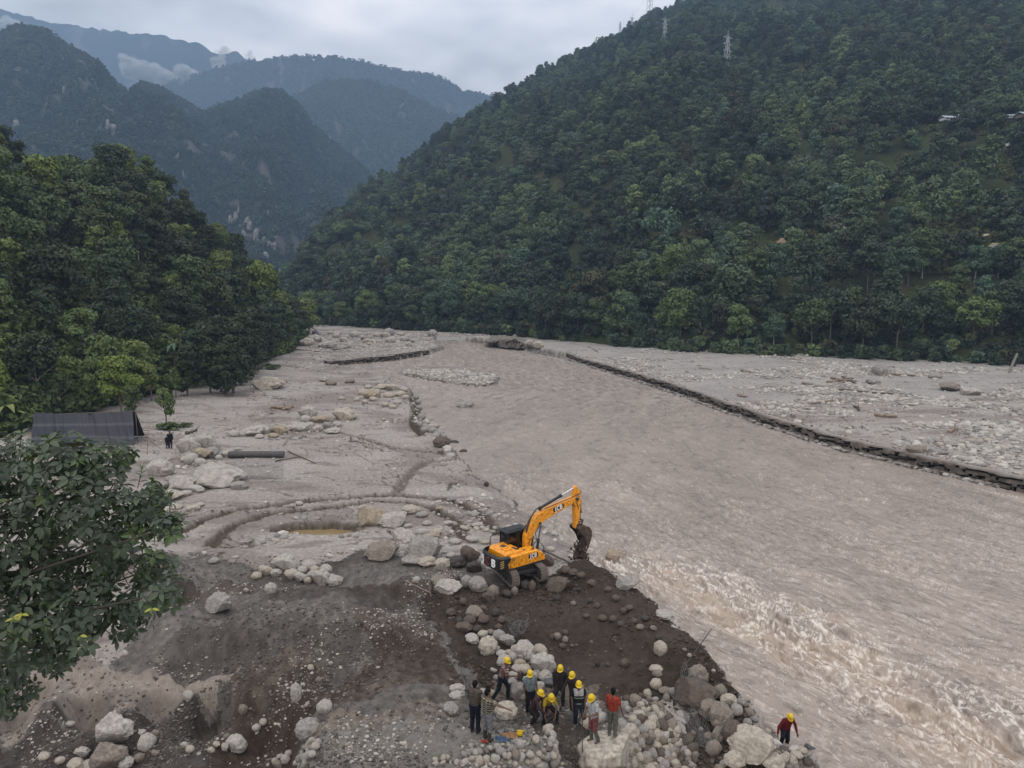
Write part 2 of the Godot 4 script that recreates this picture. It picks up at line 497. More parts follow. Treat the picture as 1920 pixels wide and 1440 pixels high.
func ground_colour(x: float, z: float, h: float) -> Color:
	var wx := x + 0.9 * noise_b.get_noise_2d(x * 1.4, z * 1.4) + 0.35 * noise_c.get_noise_2d(x, z)
	var wz := z + 0.9 * noise_b.get_noise_2d(x * 1.4 + 50.0, z * 1.4) + 0.35 * noise_c.get_noise_2d(x, z + 31.0)
	var p := Vector2(wx, wz)
	var blot := noise_b.get_noise_2d(x * 0.5, z * 0.9)
	var fine := noise_c.get_noise_2d(x * 1.3, z * 1.3)
	var silt := Color(0.298, 0.262, 0.237).lerp(Color(0.345, 0.315, 0.290), clampf(0.5 + 1.6 * noise_a.get_noise_2d(x * 2.2, z * 4.0), 0, 1))
	silt = silt.lerp(Color(0.205, 0.172, 0.155), smoothstep(0.12, 0.34, noise_b.get_noise_2d(x * 0.22 + 40.0, z * 0.5)) * 0.75)
	silt = silt.lerp(Color(0.16, 0.13, 0.115), smoothstep(0.28, 0.42, noise_b.get_noise_2d(x * 0.6 + 140.0, z * 1.6)) * 0.6)
	# wet edges of the thin sheets of silt
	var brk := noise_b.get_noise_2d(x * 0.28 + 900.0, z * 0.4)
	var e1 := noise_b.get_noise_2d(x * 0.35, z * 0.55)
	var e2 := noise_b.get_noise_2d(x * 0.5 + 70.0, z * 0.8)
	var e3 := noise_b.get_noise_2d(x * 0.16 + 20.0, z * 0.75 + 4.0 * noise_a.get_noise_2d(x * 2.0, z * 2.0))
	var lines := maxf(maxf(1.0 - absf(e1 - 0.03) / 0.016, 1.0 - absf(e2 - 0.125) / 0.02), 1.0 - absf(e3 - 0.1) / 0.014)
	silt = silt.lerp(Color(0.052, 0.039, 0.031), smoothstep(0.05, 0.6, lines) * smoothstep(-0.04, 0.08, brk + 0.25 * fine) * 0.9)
	var c := silt
	if z < -95.0 and x > 4.0:
		c = silt.lerp(Color(0.33, 0.315, 0.295), 0.55)
	if z > -62.0:
		var kind := ""
		if Geometry2D.is_point_in_polygon(p, zones.heap): kind = "heap"
		elif Geometry2D.is_point_in_polygon(p, zones.platform): kind = "platform"
		elif Geometry2D.is_point_in_polygon(p, zones.road): kind = "road"
		elif Geometry2D.is_point_in_polygon(p, zones.gravel): kind = "gravel"
		if kind == "heap":
			c = Color(0.029, 0.0205, 0.0155).lerp(Color(0.058, 0.042, 0.032), clampf(0.5 + blot * 1.4 + fine * 0.5, 0, 1))
			if Geometry2D.is_point_in_polygon(p, zones.pit): c = c.lerp(Color(0.16, 0.128, 0.105), 0.7)
		elif kind == "platform":
			c = Color(0.225, 0.210, 0.196).lerp(Color(0.165, 0.150, 0.138), clampf(0.5 + blot + fine * 0.6, 0, 1))
		elif kind == "road":
			c = Color(0.255, 0.215, 0.182).lerp(Color(0.19, 0.158, 0.135), clampf(0.5 + 2.2 * noise_b.get_noise_2d(x * 0.4, z * 2.5), 0, 1))
		elif kind == "gravel":
			c = Color(0.120, 0.108, 0.099).lerp(Color(0.078, 0.067, 0.060), smoothstep(-0.1, 0.3, noise_b.get_noise_2d(x * 0.45 + 200.0, z * 0.6)))
			c = c.lerp(Color(0.17, 0.152, 0.138), smoothstep(0.12, 0.3, noise_b.get_noise_2d(x * 0.55 + 300.0, z * 0.9)) * 0.55)
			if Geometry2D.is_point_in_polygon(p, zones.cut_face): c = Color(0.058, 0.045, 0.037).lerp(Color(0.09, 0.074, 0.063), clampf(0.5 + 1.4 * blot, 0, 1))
			elif Geometry2D.is_point_in_polygon(p, zones.brown_slope): c = Color(0.052, 0.037, 0.028).lerp(Color(0.105, 0.083, 0.067), clampf(0.4 + 1.5 * blot + 0.4 * fine, 0, 1))
			elif Geometry2D.is_point_in_polygon(p, zones.tan_shelf): c = Color(0.215, 0.175, 0.142).lerp(Color(0.13, 0.108, 0.092), clampf(0.5 + 1.5 * blot, 0, 1))
			elif Geometry2D.is_point_in_polygon(p, zones.dark_slope): c = Color(0.066, 0.057, 0.051).lerp(Color(0.042, 0.034, 0.029), clampf(0.5 + 1.5 * blot, 0, 1))
			c = c * (1.0 + 0.5 * fine)
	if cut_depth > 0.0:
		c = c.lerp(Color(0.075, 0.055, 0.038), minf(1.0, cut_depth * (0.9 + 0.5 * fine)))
	if shore < 0.45 and z < -30.0:          # raw wet earth of the washed-out edge
		c = c.lerp(Color(0.075, 0.062, 0.052), 0.75 * smoothstep(-0.2, 0.25, fine + 0.25))
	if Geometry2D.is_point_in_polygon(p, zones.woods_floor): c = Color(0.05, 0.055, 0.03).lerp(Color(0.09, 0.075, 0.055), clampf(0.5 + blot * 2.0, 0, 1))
	return Color(c.r * 1.16, c.g * 1.16, c.b * 1.16)

func build_ground() -> void:
	var rows := PackedFloat32Array()
	var y := 1900.0
	while y > 1442.0:
		rows.append(y); y -= 9.0
	while y > 606.0:
		rows.append(y); y -= 1.7 if y > 720.0 else 1.15
	rows.append(600.0); rows.append(585.0); rows.append(570.0); rows.append(553.0); rows.append(540.0)
	var cols := PackedFloat32Array()
	var x := -700.0
	while x < 2500.0:
		cols.append(x)
		x += 2.6 if x > -30.0 and x < 1940.0 else 26.0
	var nr := rows.size()
	var nc := cols.size()
	var v := PackedVector3Array(); v.resize(nr * nc)
	var c := PackedColorArray(); c.resize(nr * nc)
	var keep := PackedByteArray(); keep.resize(nr * nc)
	for r in nr:
		for q in nc:
			var p := at(cols[q], rows[r], 0.0)
			var k := r * nc + q
			v[k] = p
			keep[k] = 1
			if rows[r] < 604.0:
				v[k].y = -1.0
				c[k] = Color(0.05, 0.06, 0.03)
				continue
			var h := ground_height(p.x, p.z)
			if shore < -2.2:
				keep[k] = 0
				v[k].y = -2.2
				continue
			v[k].y = h
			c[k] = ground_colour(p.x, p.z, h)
	var m := rough(Color(1, 1, 1), 0.86, 0.0, 0.35)
	m.vertex_color_use_as_albedo = true
	m.albedo_texture = noise_texture(0.012, 0.70, 1.0, 5, 1024, 6)
	m.heightmap_enabled = true
	m.heightmap_texture = noise_texture(0.03, 0.0, 1.0, 9, 1024, 6)
	m.heightmap_scale = 2.5
	m.uv1_triplanar = true
	m.uv1_world_triplanar = true
	m.uv1_scale = Vector3(0.21, 0.21, 0.21)
	mats.ground = m
	tag(put("ground", sheet(nr, nc, v, c, keep), m), "silt flats, gravel heaps and dark soil along the river", "", "", "structure")

# ---------------------------------------------------------------- the river
var rapid_px := [[1120, 1062, 1.4], [1200, 1060, 2.8], [1290, 1085, 3.6], [1400, 1145, 4.0], [1530, 1215, 4.4], [1680, 1290, 5.0], [1830, 1355, 5.6], [2000, 1420, 6.0], [2200, 1500, 6.0]]
func build_river() -> void:
	var spine := PackedVector2Array()
	for e in rapid_px: spine.append(flat(e[0], e[1], WATER))
	var rows := PackedFloat32Array()
	var y := 1800.0
	while y > 1446.0:
		rows.append(y); y -= 8.0
	while y > 633.0:
		rows.append(y); y -= 1.75 if y > 760.0 else 1.3
	var cols := PackedFloat32Array()
	var x := 580.0
	while x < 2500.0:
		cols.append(x)
		x += 2.1 if x < 1935.0 else 16.0
	var nr := rows.size()
	var nc := cols.size()
	var v := PackedVector3Array(); v.resize(nr * nc)
	var c := PackedColorArray(); c.resize(nr * nc)
	var keep := PackedByteArray(); keep.resize(nr * nc)
	var grown := Geometry2D.offset_polygon(river_poly, 2.0)[0]
	var mud := Color(0.285, 0.236, 0.199)
	var foam := Color(0.66, 0.60, 0.54)
	for r in nr:
		for q in nc:
			var k := r * nc + q
			var p := at(cols[q], rows[r], WATER)
			v[k] = p
			var g := Vector2(p.x, p.z)
			if not Geometry2D.is_point_in_polygon(g, grown):
				continue
			keep[k] = 1
			var turn := clampf((-p.z - 40.0) / 70.0, 0.0, 1.0)
			var along := Vector2(0.56, 0.83).lerp(Vector2(0.13, 0.99), turn).normalized()
			var s := g.dot(along)
			var t := g.dot(Vector2(along.y, -along.x))
			# nearness to the line of rapids
			var rapid := 0.0
			var beside := 0.0
			if p.z > -62.0:
				for e in spine.size() - 1:
					var cp := Geometry2D.get_closest_point_to_segment(g, spine[e], spine[e + 1])
					var d := g.distance_to(cp)
					var w := lerpf(rapid_px[e][2], rapid_px[e + 1][2], cp.distance_to(spine[e]) / spine[e].distance_to(spine[e + 1]))
					rapid = maxf(rapid, 1.0 - d / w)
					beside = maxf(beside, 1.0 - d / (w * 2.6))
				rapid = clampf(rapid * 1.5 + 0.55 * noise_b.get_noise_2d(s * 0.25, t * 0.9), 0.0, 1.0)
				beside = clampf(beside, 0.0, 1.0)
			var wx := s + 1.1 * noise_b.get_noise_2d(s * 0.5 + 9.0, t * 0.5)
			var wt := t + 0.8 * noise_b.get_noise_2d(s * 0.5 + 80.0, t * 0.5)
			var swell := noise_b.get_noise_2d(wx * 0.5, wt * 1.4)
			var chop := noise_c.get_noise_2d(wx * 0.55, wt * 1.0)
			var crest := noise_r.get_noise_2d(wx * 0.19, wt * 0.70)
			var calm := 0.07 + 0.07 * clampf((p.z + 70.0) / 40.0, 0.0, 1.0)
			var h := swell * calm + chop * 0.045 + crest * 0.06
			h += rapid * (0.16 * swell + 0.10 * crest + 0.13 * chop + 0.10 * noise_c.get_noise_2d(wx * 1.3 + 5.0, wt * 2.2)) + beside * (0.14 * crest + 0.1 * swell)
			v[k].y = WATER + h
			var tone := 1.0 + 0.16 * noise_a.get_noise_2d(wx * 1.2, wt * 3.0) + 0.14 * noise_b.get_noise_2d(wx * 0.4 + 333.0, wt * 1.1)
			var col := mud * tone
			var streak := noise_r.get_noise_2d(wx * 0.30 + 17.0, wt * 1.6)
			var lace := noise_r.get_noise_2d(wx * 1.5, wt * 3.4 + 40.0)
			var f := 0.0
			f = maxf(f, (0.35 + 0.6 * rapid) * smoothstep(0.0, 0.12, rapid) * smoothstep(0.46, 0.90, 0.52 * streak + 0.60 * lace + 0.16 * rapid + 0.15 * chop))
			f = maxf(f, (0.25 + 0.5 * beside) * smoothstep(0.0, 0.3, beside) * smoothstep(0.66, 0.92, 0.6 * streak + 0.55 * lace + 0.10 * beside))
			f = maxf(f, 0.36 * smoothstep(0.66, 0.95, 0.55 * streak + 0.45 * lace + 0.22 * noise_b.get_noise_2d(s * 0.1, t * 0.25)))
			var fleck := noise_b.get_noise_2d(wx * 1.4 + 60.0, wt * 3.0)
			var coarse := clampf((-p.z - 45.0) / 60.0, 0.0, 1.0)
			var spot_n := lerpf(noise_c.get_noise_2d(wx * 0.7 + 12.0, wt * 1.5), fleck, coarse)
			col = col * (1.0 - 0.28 * smoothstep(0.29, 0.40, spot_n)) * (1.0 - 0.07 * smoothstep(0.1, 0.35, fleck))
			f = maxf(f, 0.22 * smoothstep(0.30, 0.46, -spot_n))
			var silty := Color(0.40, 0.315, 0.235)
			col = col.lerp(silty, 0.55 * smoothstep(0.1, 0.6, rapid) * smoothstep(-0.3, 0.4, noise_b.get_noise_2d(wx * 0.35 + 222.0, wt * 0.9)))
			col = col.lerp(Color(0.17, 0.128, 0.096), 0.45 * smoothstep(0.1, 0.5, rapid) * smoothstep(0.2, 0.36, noise_c.get_noise_2d(wx * 0.7 + 400.0, wt * 1.7)))
			col = col.lerp(foam, clampf(f, 0.0, 0.92))
			col.a = 1.0
			c[k] = col
	var m := rough(Color(1, 1, 1), 0.24, 0.0, 0.45)
	m.vertex_color_use_as_albedo = true
	m.heightmap_enabled = true
	m.heightmap_texture = noise_texture(0.02, 0.0, 1.0, 77, 1024, 5)
	m.heightmap_scale = 6.0
	m.uv1_triplanar = true
	m.uv1_world_triplanar = true
	m.uv1_scale = Vector3(0.16, 0.16, 0.16)
	tag(put("river", sheet(nr, nc, v, c, keep), m), "swollen muddy brown river with a streak of white rapids", "", "", "structure")
	# the puddle in the dug hole
	var s2 := Shape.new()
	var centre := Vector3(puddle_at.x, -0.50, puddle_at.y)
	for k in 40:
		var a0 := TAU * k / 40.0
		var a1 := TAU * (k + 1) / 40.0
		s2.tri(centre, centre + Vector3(cos(a0) * 3.0, 0, sin(a0) * 1.3), centre + Vector3(cos(a1) * 3.0, 0, sin(a1) * 1.3), Vector3.UP, Vector3.UP, Vector3.UP)
	var pm := rough(Color(0.22, 0.155, 0.075), 0.12)
	tag(put("puddle_water", s2.mesh(), pm), "ochre puddle in the dug hole beside the tan boulder", "", "", "structure")

# ---------------------------------------------------------------- slopes
func look_up(t: Array, u: float, col: int) -> float:
	if u <= t[0][0]: return t[0][col]
	for k in t.size() - 1:
		if u <= t[k + 1][0]:
			return lerpf(t[k][col], t[k + 1][col], (u - t[k][0]) / float(t[k + 1][0] - t[k][0]))
	return t[-1][col]

# a slope is a table of bearing (as a picture column), distance of the foot, distance of the crest, row of the crest
class Slope:
	var table: Array
	var foot := 0.0          # height of the foot
	var canopy := 0.0        # metres of trees that stand on the crest
	var bend := 0.9          # how the slope curves
	var rugged := 10.0       # depth of ravines
	var scale := 1.0
	var seed_off := 0.0
	var crag := 0.0          # sharp spurs

func slope_point(s: Slope, u: float, t: float) -> Vector3:
	var d := ray(u, HORIZON)
	var dir := Vector3(d.x, 0, d.z) / absf(d.z)
	var d0 := look_up(s.table, u, 1)
	var d1 := look_up(s.table, u, 2)
	var e := ray(u, look_up(s.table, u, 3))
	var rise := e.y / absf(e.z)
	var top := EYE + rise * d1 - s.canopy
	var p := dir * lerpf(d0, d1, t)
	var k := clampf(t, 0.0, 1.0)
	var h := lerpf(s.foot, top, pow(k, s.bend))
	if t > 1.0: h = top - (t - 1.0) * (d1 - d0) * 0.7
	var ravine := noise_a.get_noise_2d(p.x * s.scale + s.seed_off, p.z * s.scale) + 0.5 * noise_a.get_noise_2d(p.x * s.scale * 2.7 + s.seed_off, p.z * s.scale * 2.7)
	ravine += s.crag * (0.45 - 3.0 * absf(noise_a.get_noise_2d(p.x * s.scale * 1.6 + s.seed_off + 77.0, p.z * s.scale * 0.8)))
	h += ravine * s.rugged * sin(PI * minf(k, 1.0)) if t <= 1.0 else 0.0
	p.y = maxf(h, s.foot - 1.0) if t <= 1.0 else h
	return p

func slope_mesh(s: Slope, nu: int, nt: int, base: Color, other: Color, bare: Color, bumps := 0.0) -> ArrayMesh:
	var u0: float = s.table[0][0]
	var u1: float = s.table[-1][0]
	var rows := nt + 6
	var v := PackedVector3Array(); v.resize(rows * nu)
	var c := PackedColorArray(); c.resize(rows * nu)
	var keep := PackedByteArray(); keep.resize(rows * nu)
	for r in rows:
		var t := float(r) / nt
		for q in nu:
			var p := slope_point(s, lerpf(u0, u1, q / float(nu - 1)), t)
			if bumps > 0.0:
				p.y += bumps * noise_b.get_noise_2d(p.x * s.scale * 1.3, p.z * s.scale * 1.3)
			var k := r * nu + q
			v[k] = p
			keep[k] = 1
			var n1 := noise_b.get_noise_2d(p.x * s.scale * 0.5 + 31.0, p.z * s.scale * 0.5)
			var col := base.lerp(other, clampf(0.5 + 1.3 * n1, 0, 1))
			var rock := noise_b.get_noise_3d(p.x * s.scale * 0.9, p.y * s.scale * 0.35, p.z * s.scale * 0.9 + 88.0)
			c[k] = col.lerp(bare, smoothstep(0.30, 0.40, rock))
	return sheet(rows, nu, v, c, keep)

# ---------------------------------------------------------------- trees
# a crown of many small leaf sprays on lobes; gaps stay open between the lobes
func crown(s: int, lobes: int, per_lobe: int, spray: float, radius: float, low: float, top: float, droop := 0.3, spiky := 0.0) -> ArrayMesh:
	var g := RandomNumberGenerator.new()
	g.seed = s
	var sh := Shape.new()
	var mid := (low + top) / 2.0
	var half := (top - low) / 2.0
	for l in lobes:
		var a := g.randf() * TAU
		var yy := g.randf_range(-0.75, 1.0)
		var ring := sqrt(maxf(0.0, 1.0 - yy * yy * 0.9)) * g.randf_range(0.35, 0.95)
		if spiky > 0.0: ring *= 1.0 - spiky * (yy * 0.5 + 0.5)
		var centre := Vector3(cos(a) * ring * radius * 0.78, mid + yy * half * 0.8, sin(a) * ring * radius * 0.78)
		var lr := radius * g.randf_range(0.24, 0.42)
		var lt := g.randf_range(0.78, 1.22)
		for k in per_lobe:
			var d := Vector3(g.randfn(), g.randfn() * 0.75 + 0.3, g.randfn()).normalized()
			var p := centre + Vector3(d.x, d.y * 0.72, d.z) * lr * g.randf_range(0.7, 1.08)
			var nrm := (d + Vector3(g.randfn(), g.randfn(), g.randfn()) * 0.45 + Vector3(0, 0.35, 0)).normalized()
			var along := nrm.cross(Vector3(g.randfn(), g.randfn(), g.randfn())).normalized()
			along = (along + Vector3(0, -droop, 0)).normalized()
			var across := nrm.cross(along).normalized()
			var ln := spray * g.randf_range(0.65, 1.4)
			var wd := ln * g.randf_range(0.3, 0.5)
			var b := lt * g.randf_range(0.72, 1.28)
			sh.tint = Color(b * g.randf_range(0.9, 1.12), b, b * g.randf_range(0.82, 1.08))
			var A := p - along * ln * 0.5
			var B := p + across * wd + nrm * ln * 0.06
			var C := p + along * ln * 0.5 - nrm * ln * 0.1
			var D := p - across * wd + nrm * ln * 0.06
			sh.tri(A, B, C); sh.tri(A, C, D)
	return sh.mesh()

func trunk(s: int, height: float, r: float, limbs: int, spread: float) -> ArrayMesh:
	var g := RandomNumberGenerator.new()
	g.seed = s
	var sh := Shape.new()
	var p := PackedVector3Array()
	var rr := PackedFloat32Array()
	var lean := Vector3(g.randf_range(-0.06, 0.06), 0, g.randf_range(-0.06, 0.06))
	for k in 7:
		var t := k / 6.0
		p.append(Vector3(0, -0.4 + t * (height + 0.4), 0) + lean * height * t * t + Vector3(g.randfn(), 0, g.randfn()) * 0.035 * t * height * 0.3)
		rr.append(r * (1.25 if k == 0 else 1.0) * (1.0 - 0.72 * t))
	sh.tube(p, rr, 7)
	for l in limbs:
		var t := g.randf_range(0.35, 0.92)
		var k := int(t * 6.0)
		var o := p[k].lerp(p[mini(k + 1, 6)], t * 6.0 - k)
		var a := g.randf() * TAU
		var ln := spread * g.randf_range(0.5, 0.95) * (1.15 - t * 0.4)
		var e := o + Vector3(cos(a) * ln, ln * g.randf_range(0.35, 0.9), sin(a) * ln)
		sh.tube(PackedVector3Array([o, o.lerp(e, 0.5) + Vector3(0, ln * 0.06, 0), e]), PackedFloat32Array([r * 0.42 * (1.1 - t * 0.6), r * 0.26, r * 0.08]), 5)
	return sh.mesh()

var leafy: Array[StandardMaterial3D] = []
func leaf_material(lin: Color) -> StandardMaterial3D:
	var m := rough(lin, 0.62, 0.0, 0.35)
	m.vertex_color_use_as_albedo = true
	m.backlight_enabled = true
	m.backlight = Color(0.34, 0.42, 0.14)
	return m

func forest_tint(g: RandomNumberGenerator, x: float, z: float, light := 1.0) -> Color:
	var patch := noise_a.get_noise_2d(x * 0.55 + 500.0, z * 0.55)
	var a := Color(0.034, 0.050, 0.030)
	var b := Color(0.108, 0.152, 0.074)
	var c := a.lerp(b, clampf(0.36 + patch * 1.0 + g.randfn() * 0.36, 0.0, 1.15))
	var r := g.randf()
	if r < 0.07: c = Color(0.15, 0.20, 0.085)
	elif r < 0.13: c = Color(0.085, 0.140, 0.090)
	elif r < 0.17: c = Color(0.075, 0.072, 0.036)
	elif r < 0.19: c = Color(0.10, 0.115, 0.075)
	return c * light

var hill_left := Slope.new()
var hill_right := Slope.new()
# clearings on the far slope: column, row, half width, half height (in picture units), kept from trees
var clearings := [[1815, 460, 80, 42], [1700, 508, 190, 6], [1872, 292, 30, 24], [1765, 234, 44, 12], [1888, 230, 36, 12], [1455, 466, 11, 20], [1195, 478, 8, 24], [1346, 150, 12, 6], [1700, 285, 30, 10], [1450, 8, 60, 10]]
func in_clearing(p: Vector3) -> bool:
	var q := p - Vector3(0, EYE, 0)
	q = q.rotated(Vector3.RIGHT, pitch)
	var px := 960.0 + F * q.x / -q.z
	var py := 720.0 - F * q.y / -q.z
	for c in clearings:
		var dx: float = (px - c[0]) / c[2]
		var dy: float = (py - c[1]) / c[3]
		if dx * dx + dy * dy < 1.0 + 0.8 * noise_b.get_noise_2d(p.x * 0.3, p.z * 0.3): return true
	return false

var far_crowns: Array[ArrayMesh] = []
var near_crowns: Array[ArrayMesh] = []
var near_trunks: Array[ArrayMesh] = []
var tiny_crowns: Array[ArrayMesh] = []

func build_slopes() -> void:
	hill_right.table = [[470, 300, 380, 560], [530, 268, 390, 500], [560, 262, 410, 462], [600, 256, 440, 418], [650, 248, 480, 372], [700, 240, 520, 336], [760, 230, 560, 304], [830, 220, 610, 246], [900, 212, 660, 196], [930, 208, 690, 180], [1000, 198, 730, 136],
		[1080, 186, 790, 96], [1150, 176, 840, 56], [1200, 170, 880, 26], [1250, 165, 920, 4], [1320, 160, 960, -24], [1400, 156, 1000, -46], [1600, 148, 1040, -80], [1920, 136, 1080, -120], [2400, 132, 1100, -150]]
	hill_right.canopy = 9.0
	hill_right.bend = 0.94
	hill_right.rugged = 16.0
	hill_right.scale = 0.28
	hill_left.table = [[-420, 62, 150, 100], [-200, 66, 155, 135], [0, 74, 160, 208], [50, 79, 165, 268], [80, 82, 166, 306], [110, 84, 168, 318], [160, 88, 172, 306], [220, 93, 178, 294], [300, 103, 185, 324], [350, 112, 190, 366], [400, 122, 195, 402], [430, 130, 198, 448],
		[470, 138, 200, 496], [500, 146, 205, 524], [540, 160, 215, 572], [560, 190, 225, 600], [572, 210, 232, 616]]
	hill_left.canopy = 6.5
	hill_left.bend = 0.85
	hill_left.rugged = 3.5
	hill_left.scale = 0.9
	hill_left.seed_off = 300.0
	var m := rough(Color(1, 1, 1), 0.95, 0.0, 0.2)
	m.vertex_color_use_as_albedo = true
	m.albedo_texture = noise_texture(0.03, 0.45, 1.0, 15, 512, 5)
	m.uv1_triplanar = true
	m.uv1_world_triplanar = true
	m.uv1_scale = Vector3(0.05, 0.05, 0.05)
	mats.slope = m
	tag(put("hill", slope_mesh(hill_right, 240, 150, Color(0.060, 0.080, 0.032), Color(0.105, 0.115, 0.050), Color(0.12, 0.10, 0.065)), m), "steep forested mountainside across the river", "", "", "structure")
	tag(put("hill", slope_mesh(hill_left, 120, 60, Color(0.035, 0.050, 0.020), Color(0.065, 0.090, 0.030), Color(0.05, 0.045, 0.03)), m), "wooded near slope behind the tarpaulin", "", "", "structure")

func build_forest() -> void:
	for k in 5: far_crowns.append(crown(100 + k, 18 + k, 80, 0.62, [4.4, 3.4, 5.4, 3.0, 4.0][k], [1.0, 1.0, 3.0, 0.2, 1.5][k], [9.0, 10.5, 8.5, 7.5, 13.0][k], 0.3, [0.0, 0.35, 0.0, 0.2, 0.5][k]))
	var g := RandomNumberGenerator.new()
	g.seed = 4
	# the far slope: one tree in each cell of a loose grid
	var places: Array = [[], [], [], [], []]
	var tints: Array = [PackedColorArray(), PackedColorArray(), PackedColorArray(), PackedColorArray(), PackedColorArray()]
	var u := 480.0
	while u < 2120.0:
		var d0 := look_up(hill_right.table, u, 1)
		var d1 := look_up(hill_right.table, u, 2)
		var d := d0 + 9.0
		while d < d1 * 1.04:
			var step := 4.7 + d * 0.0016
			var uu := u + g.randf_range(-0.5, 0.5) * 11.0
			if g.randf() < minf(1.0, d * 11.0 / F / 4.9):
				var t := (d + g.randf_range(-2.5, 2.5) - d0) / (d1 - d0)
				var p := slope_point(hill_right, uu, t)
				if not (in_clearing(p + Vector3(0, 3, 0)) or in_clearing(p + Vector3(0, 8, 0))):
					var kind := g.randi() % 5
					var s := lerpf(0.38, 1.1, pow(g.randf(), 0.8)) * (1.0 + d * 0.00012)
					if g.randf() < 0.05: s *= 1.4
					places[kind].append(Transform3D(Basis(Vector3.UP, g.randf() * TAU).scaled(Vector3(s * g.randf_range(0.85, 1.15), s, s * g.randf_range(0.85, 1.15))), p - Vector3(0, 0.8, 0)))
					tints[kind].append(forest_tint(g, p.x, p.z))
			d += step
		u += 11.0
	var lm := leaf_material(Color(1, 1, 1))
	var wood := Node3D.new()
	wood.name = numbered("forest")
	add_child(wood)
	tag(wood, "dense green forest covering the mountainside across the river", "forest", "", "stuff")
	var total := 0
	for k in 5:
		var list: Array[Transform3D] = []
		list.assign(places[k])
		total += list.size()
		tag(scatter("crowns", far_crowns[k], lm, list, tints[k], wood), "", "", "", "stuff")
	print("forest trees ", total)
	# scrub and saplings fill the clearings and the foot of the slope
	var bush := crown(140, 7, 26, 0.7, 1.5, 0.0, 2.1, 0.2)
	var bl: Array[Transform3D] = []
	var bt := PackedColorArray()
	for c in clearings:
		var yard: bool = c[2] < 45 and c[3] > 7 and c[0] > 1690
		for k in int(c[2] * c[3] * (0.09 if yard else 0.14)) + 10:
			var uu: float = c[0] + g.randf_range(-1.3, 1.3) * c[2]
			var vv: float = c[1] + (g.randf_range(0.55, 1.9) if yard else g.randf_range(-1.3, 1.3)) * c[3]
			var p := on_slope(hill_right, uu, vv)
			var s := g.randf_range(0.35, 1.0)
			bl.append(Transform3D(Basis(Vector3.UP, g.randf() * TAU).scaled(Vector3(s, s * g.randf_range(0.6, 1.1), s)), p - Vector3(0, 0.2, 0)))
			bt.append(Color(0.12, 0.155, 0.05).lerp(Color(0.23, 0.225, 0.09), g.randf()) * g.randf_range(0.6, 1.15))
	for k in 900:
		var uu := g.randf_range(520.0, 2100.0)
		var t := g.randf_range(-0.004, 0.02)
		var p := slope_point(hill_right, uu, t)
		var s := g.randf_range(0.5, 1.6)
		bl.append(Transform3D(Basis(Vector3.UP, g.randf() * TAU).scaled(Vector3(s, s, s)), p - Vector3(0, 0.3, 0)))
		bt.append(forest_tint(g, p.x, p.z, 1.0))
	tag(scatter("scrub", bush, lm, bl, bt), "low green scrub along the foot and clearings of the far slope", "scrub", "", "stuff")

# where the line of sight through a pixel meets a slope
func on_slope(s: Slope, px: float, py: float) -> Vector3:
	var want := ray(px, py)
	var lo := 0.0
	var hi := 1.0
	for k in 18:
		var t := (lo + hi) / 2.0
		var p := slope_point(s, px, t)
		var e := (p.y - EYE) / absf(p.z)
		if e > want.y / absf(want.z): hi = t
		else: lo = t
	return slope_point(s, px, (lo + hi) / 2.0)

func tree(called: String, k: int, where: Vector3, turn: float, s: Vector3, mat: Material, bark: Material, label: String, group: String) -> Node3D:
	var o := thing(called, where, turn)
	o.scale = s
	put("crown", near_crowns[k], mat, o)
	put("trunk", near_trunks[k], bark, o)
	tag(o, label, "tree", group)
	return o

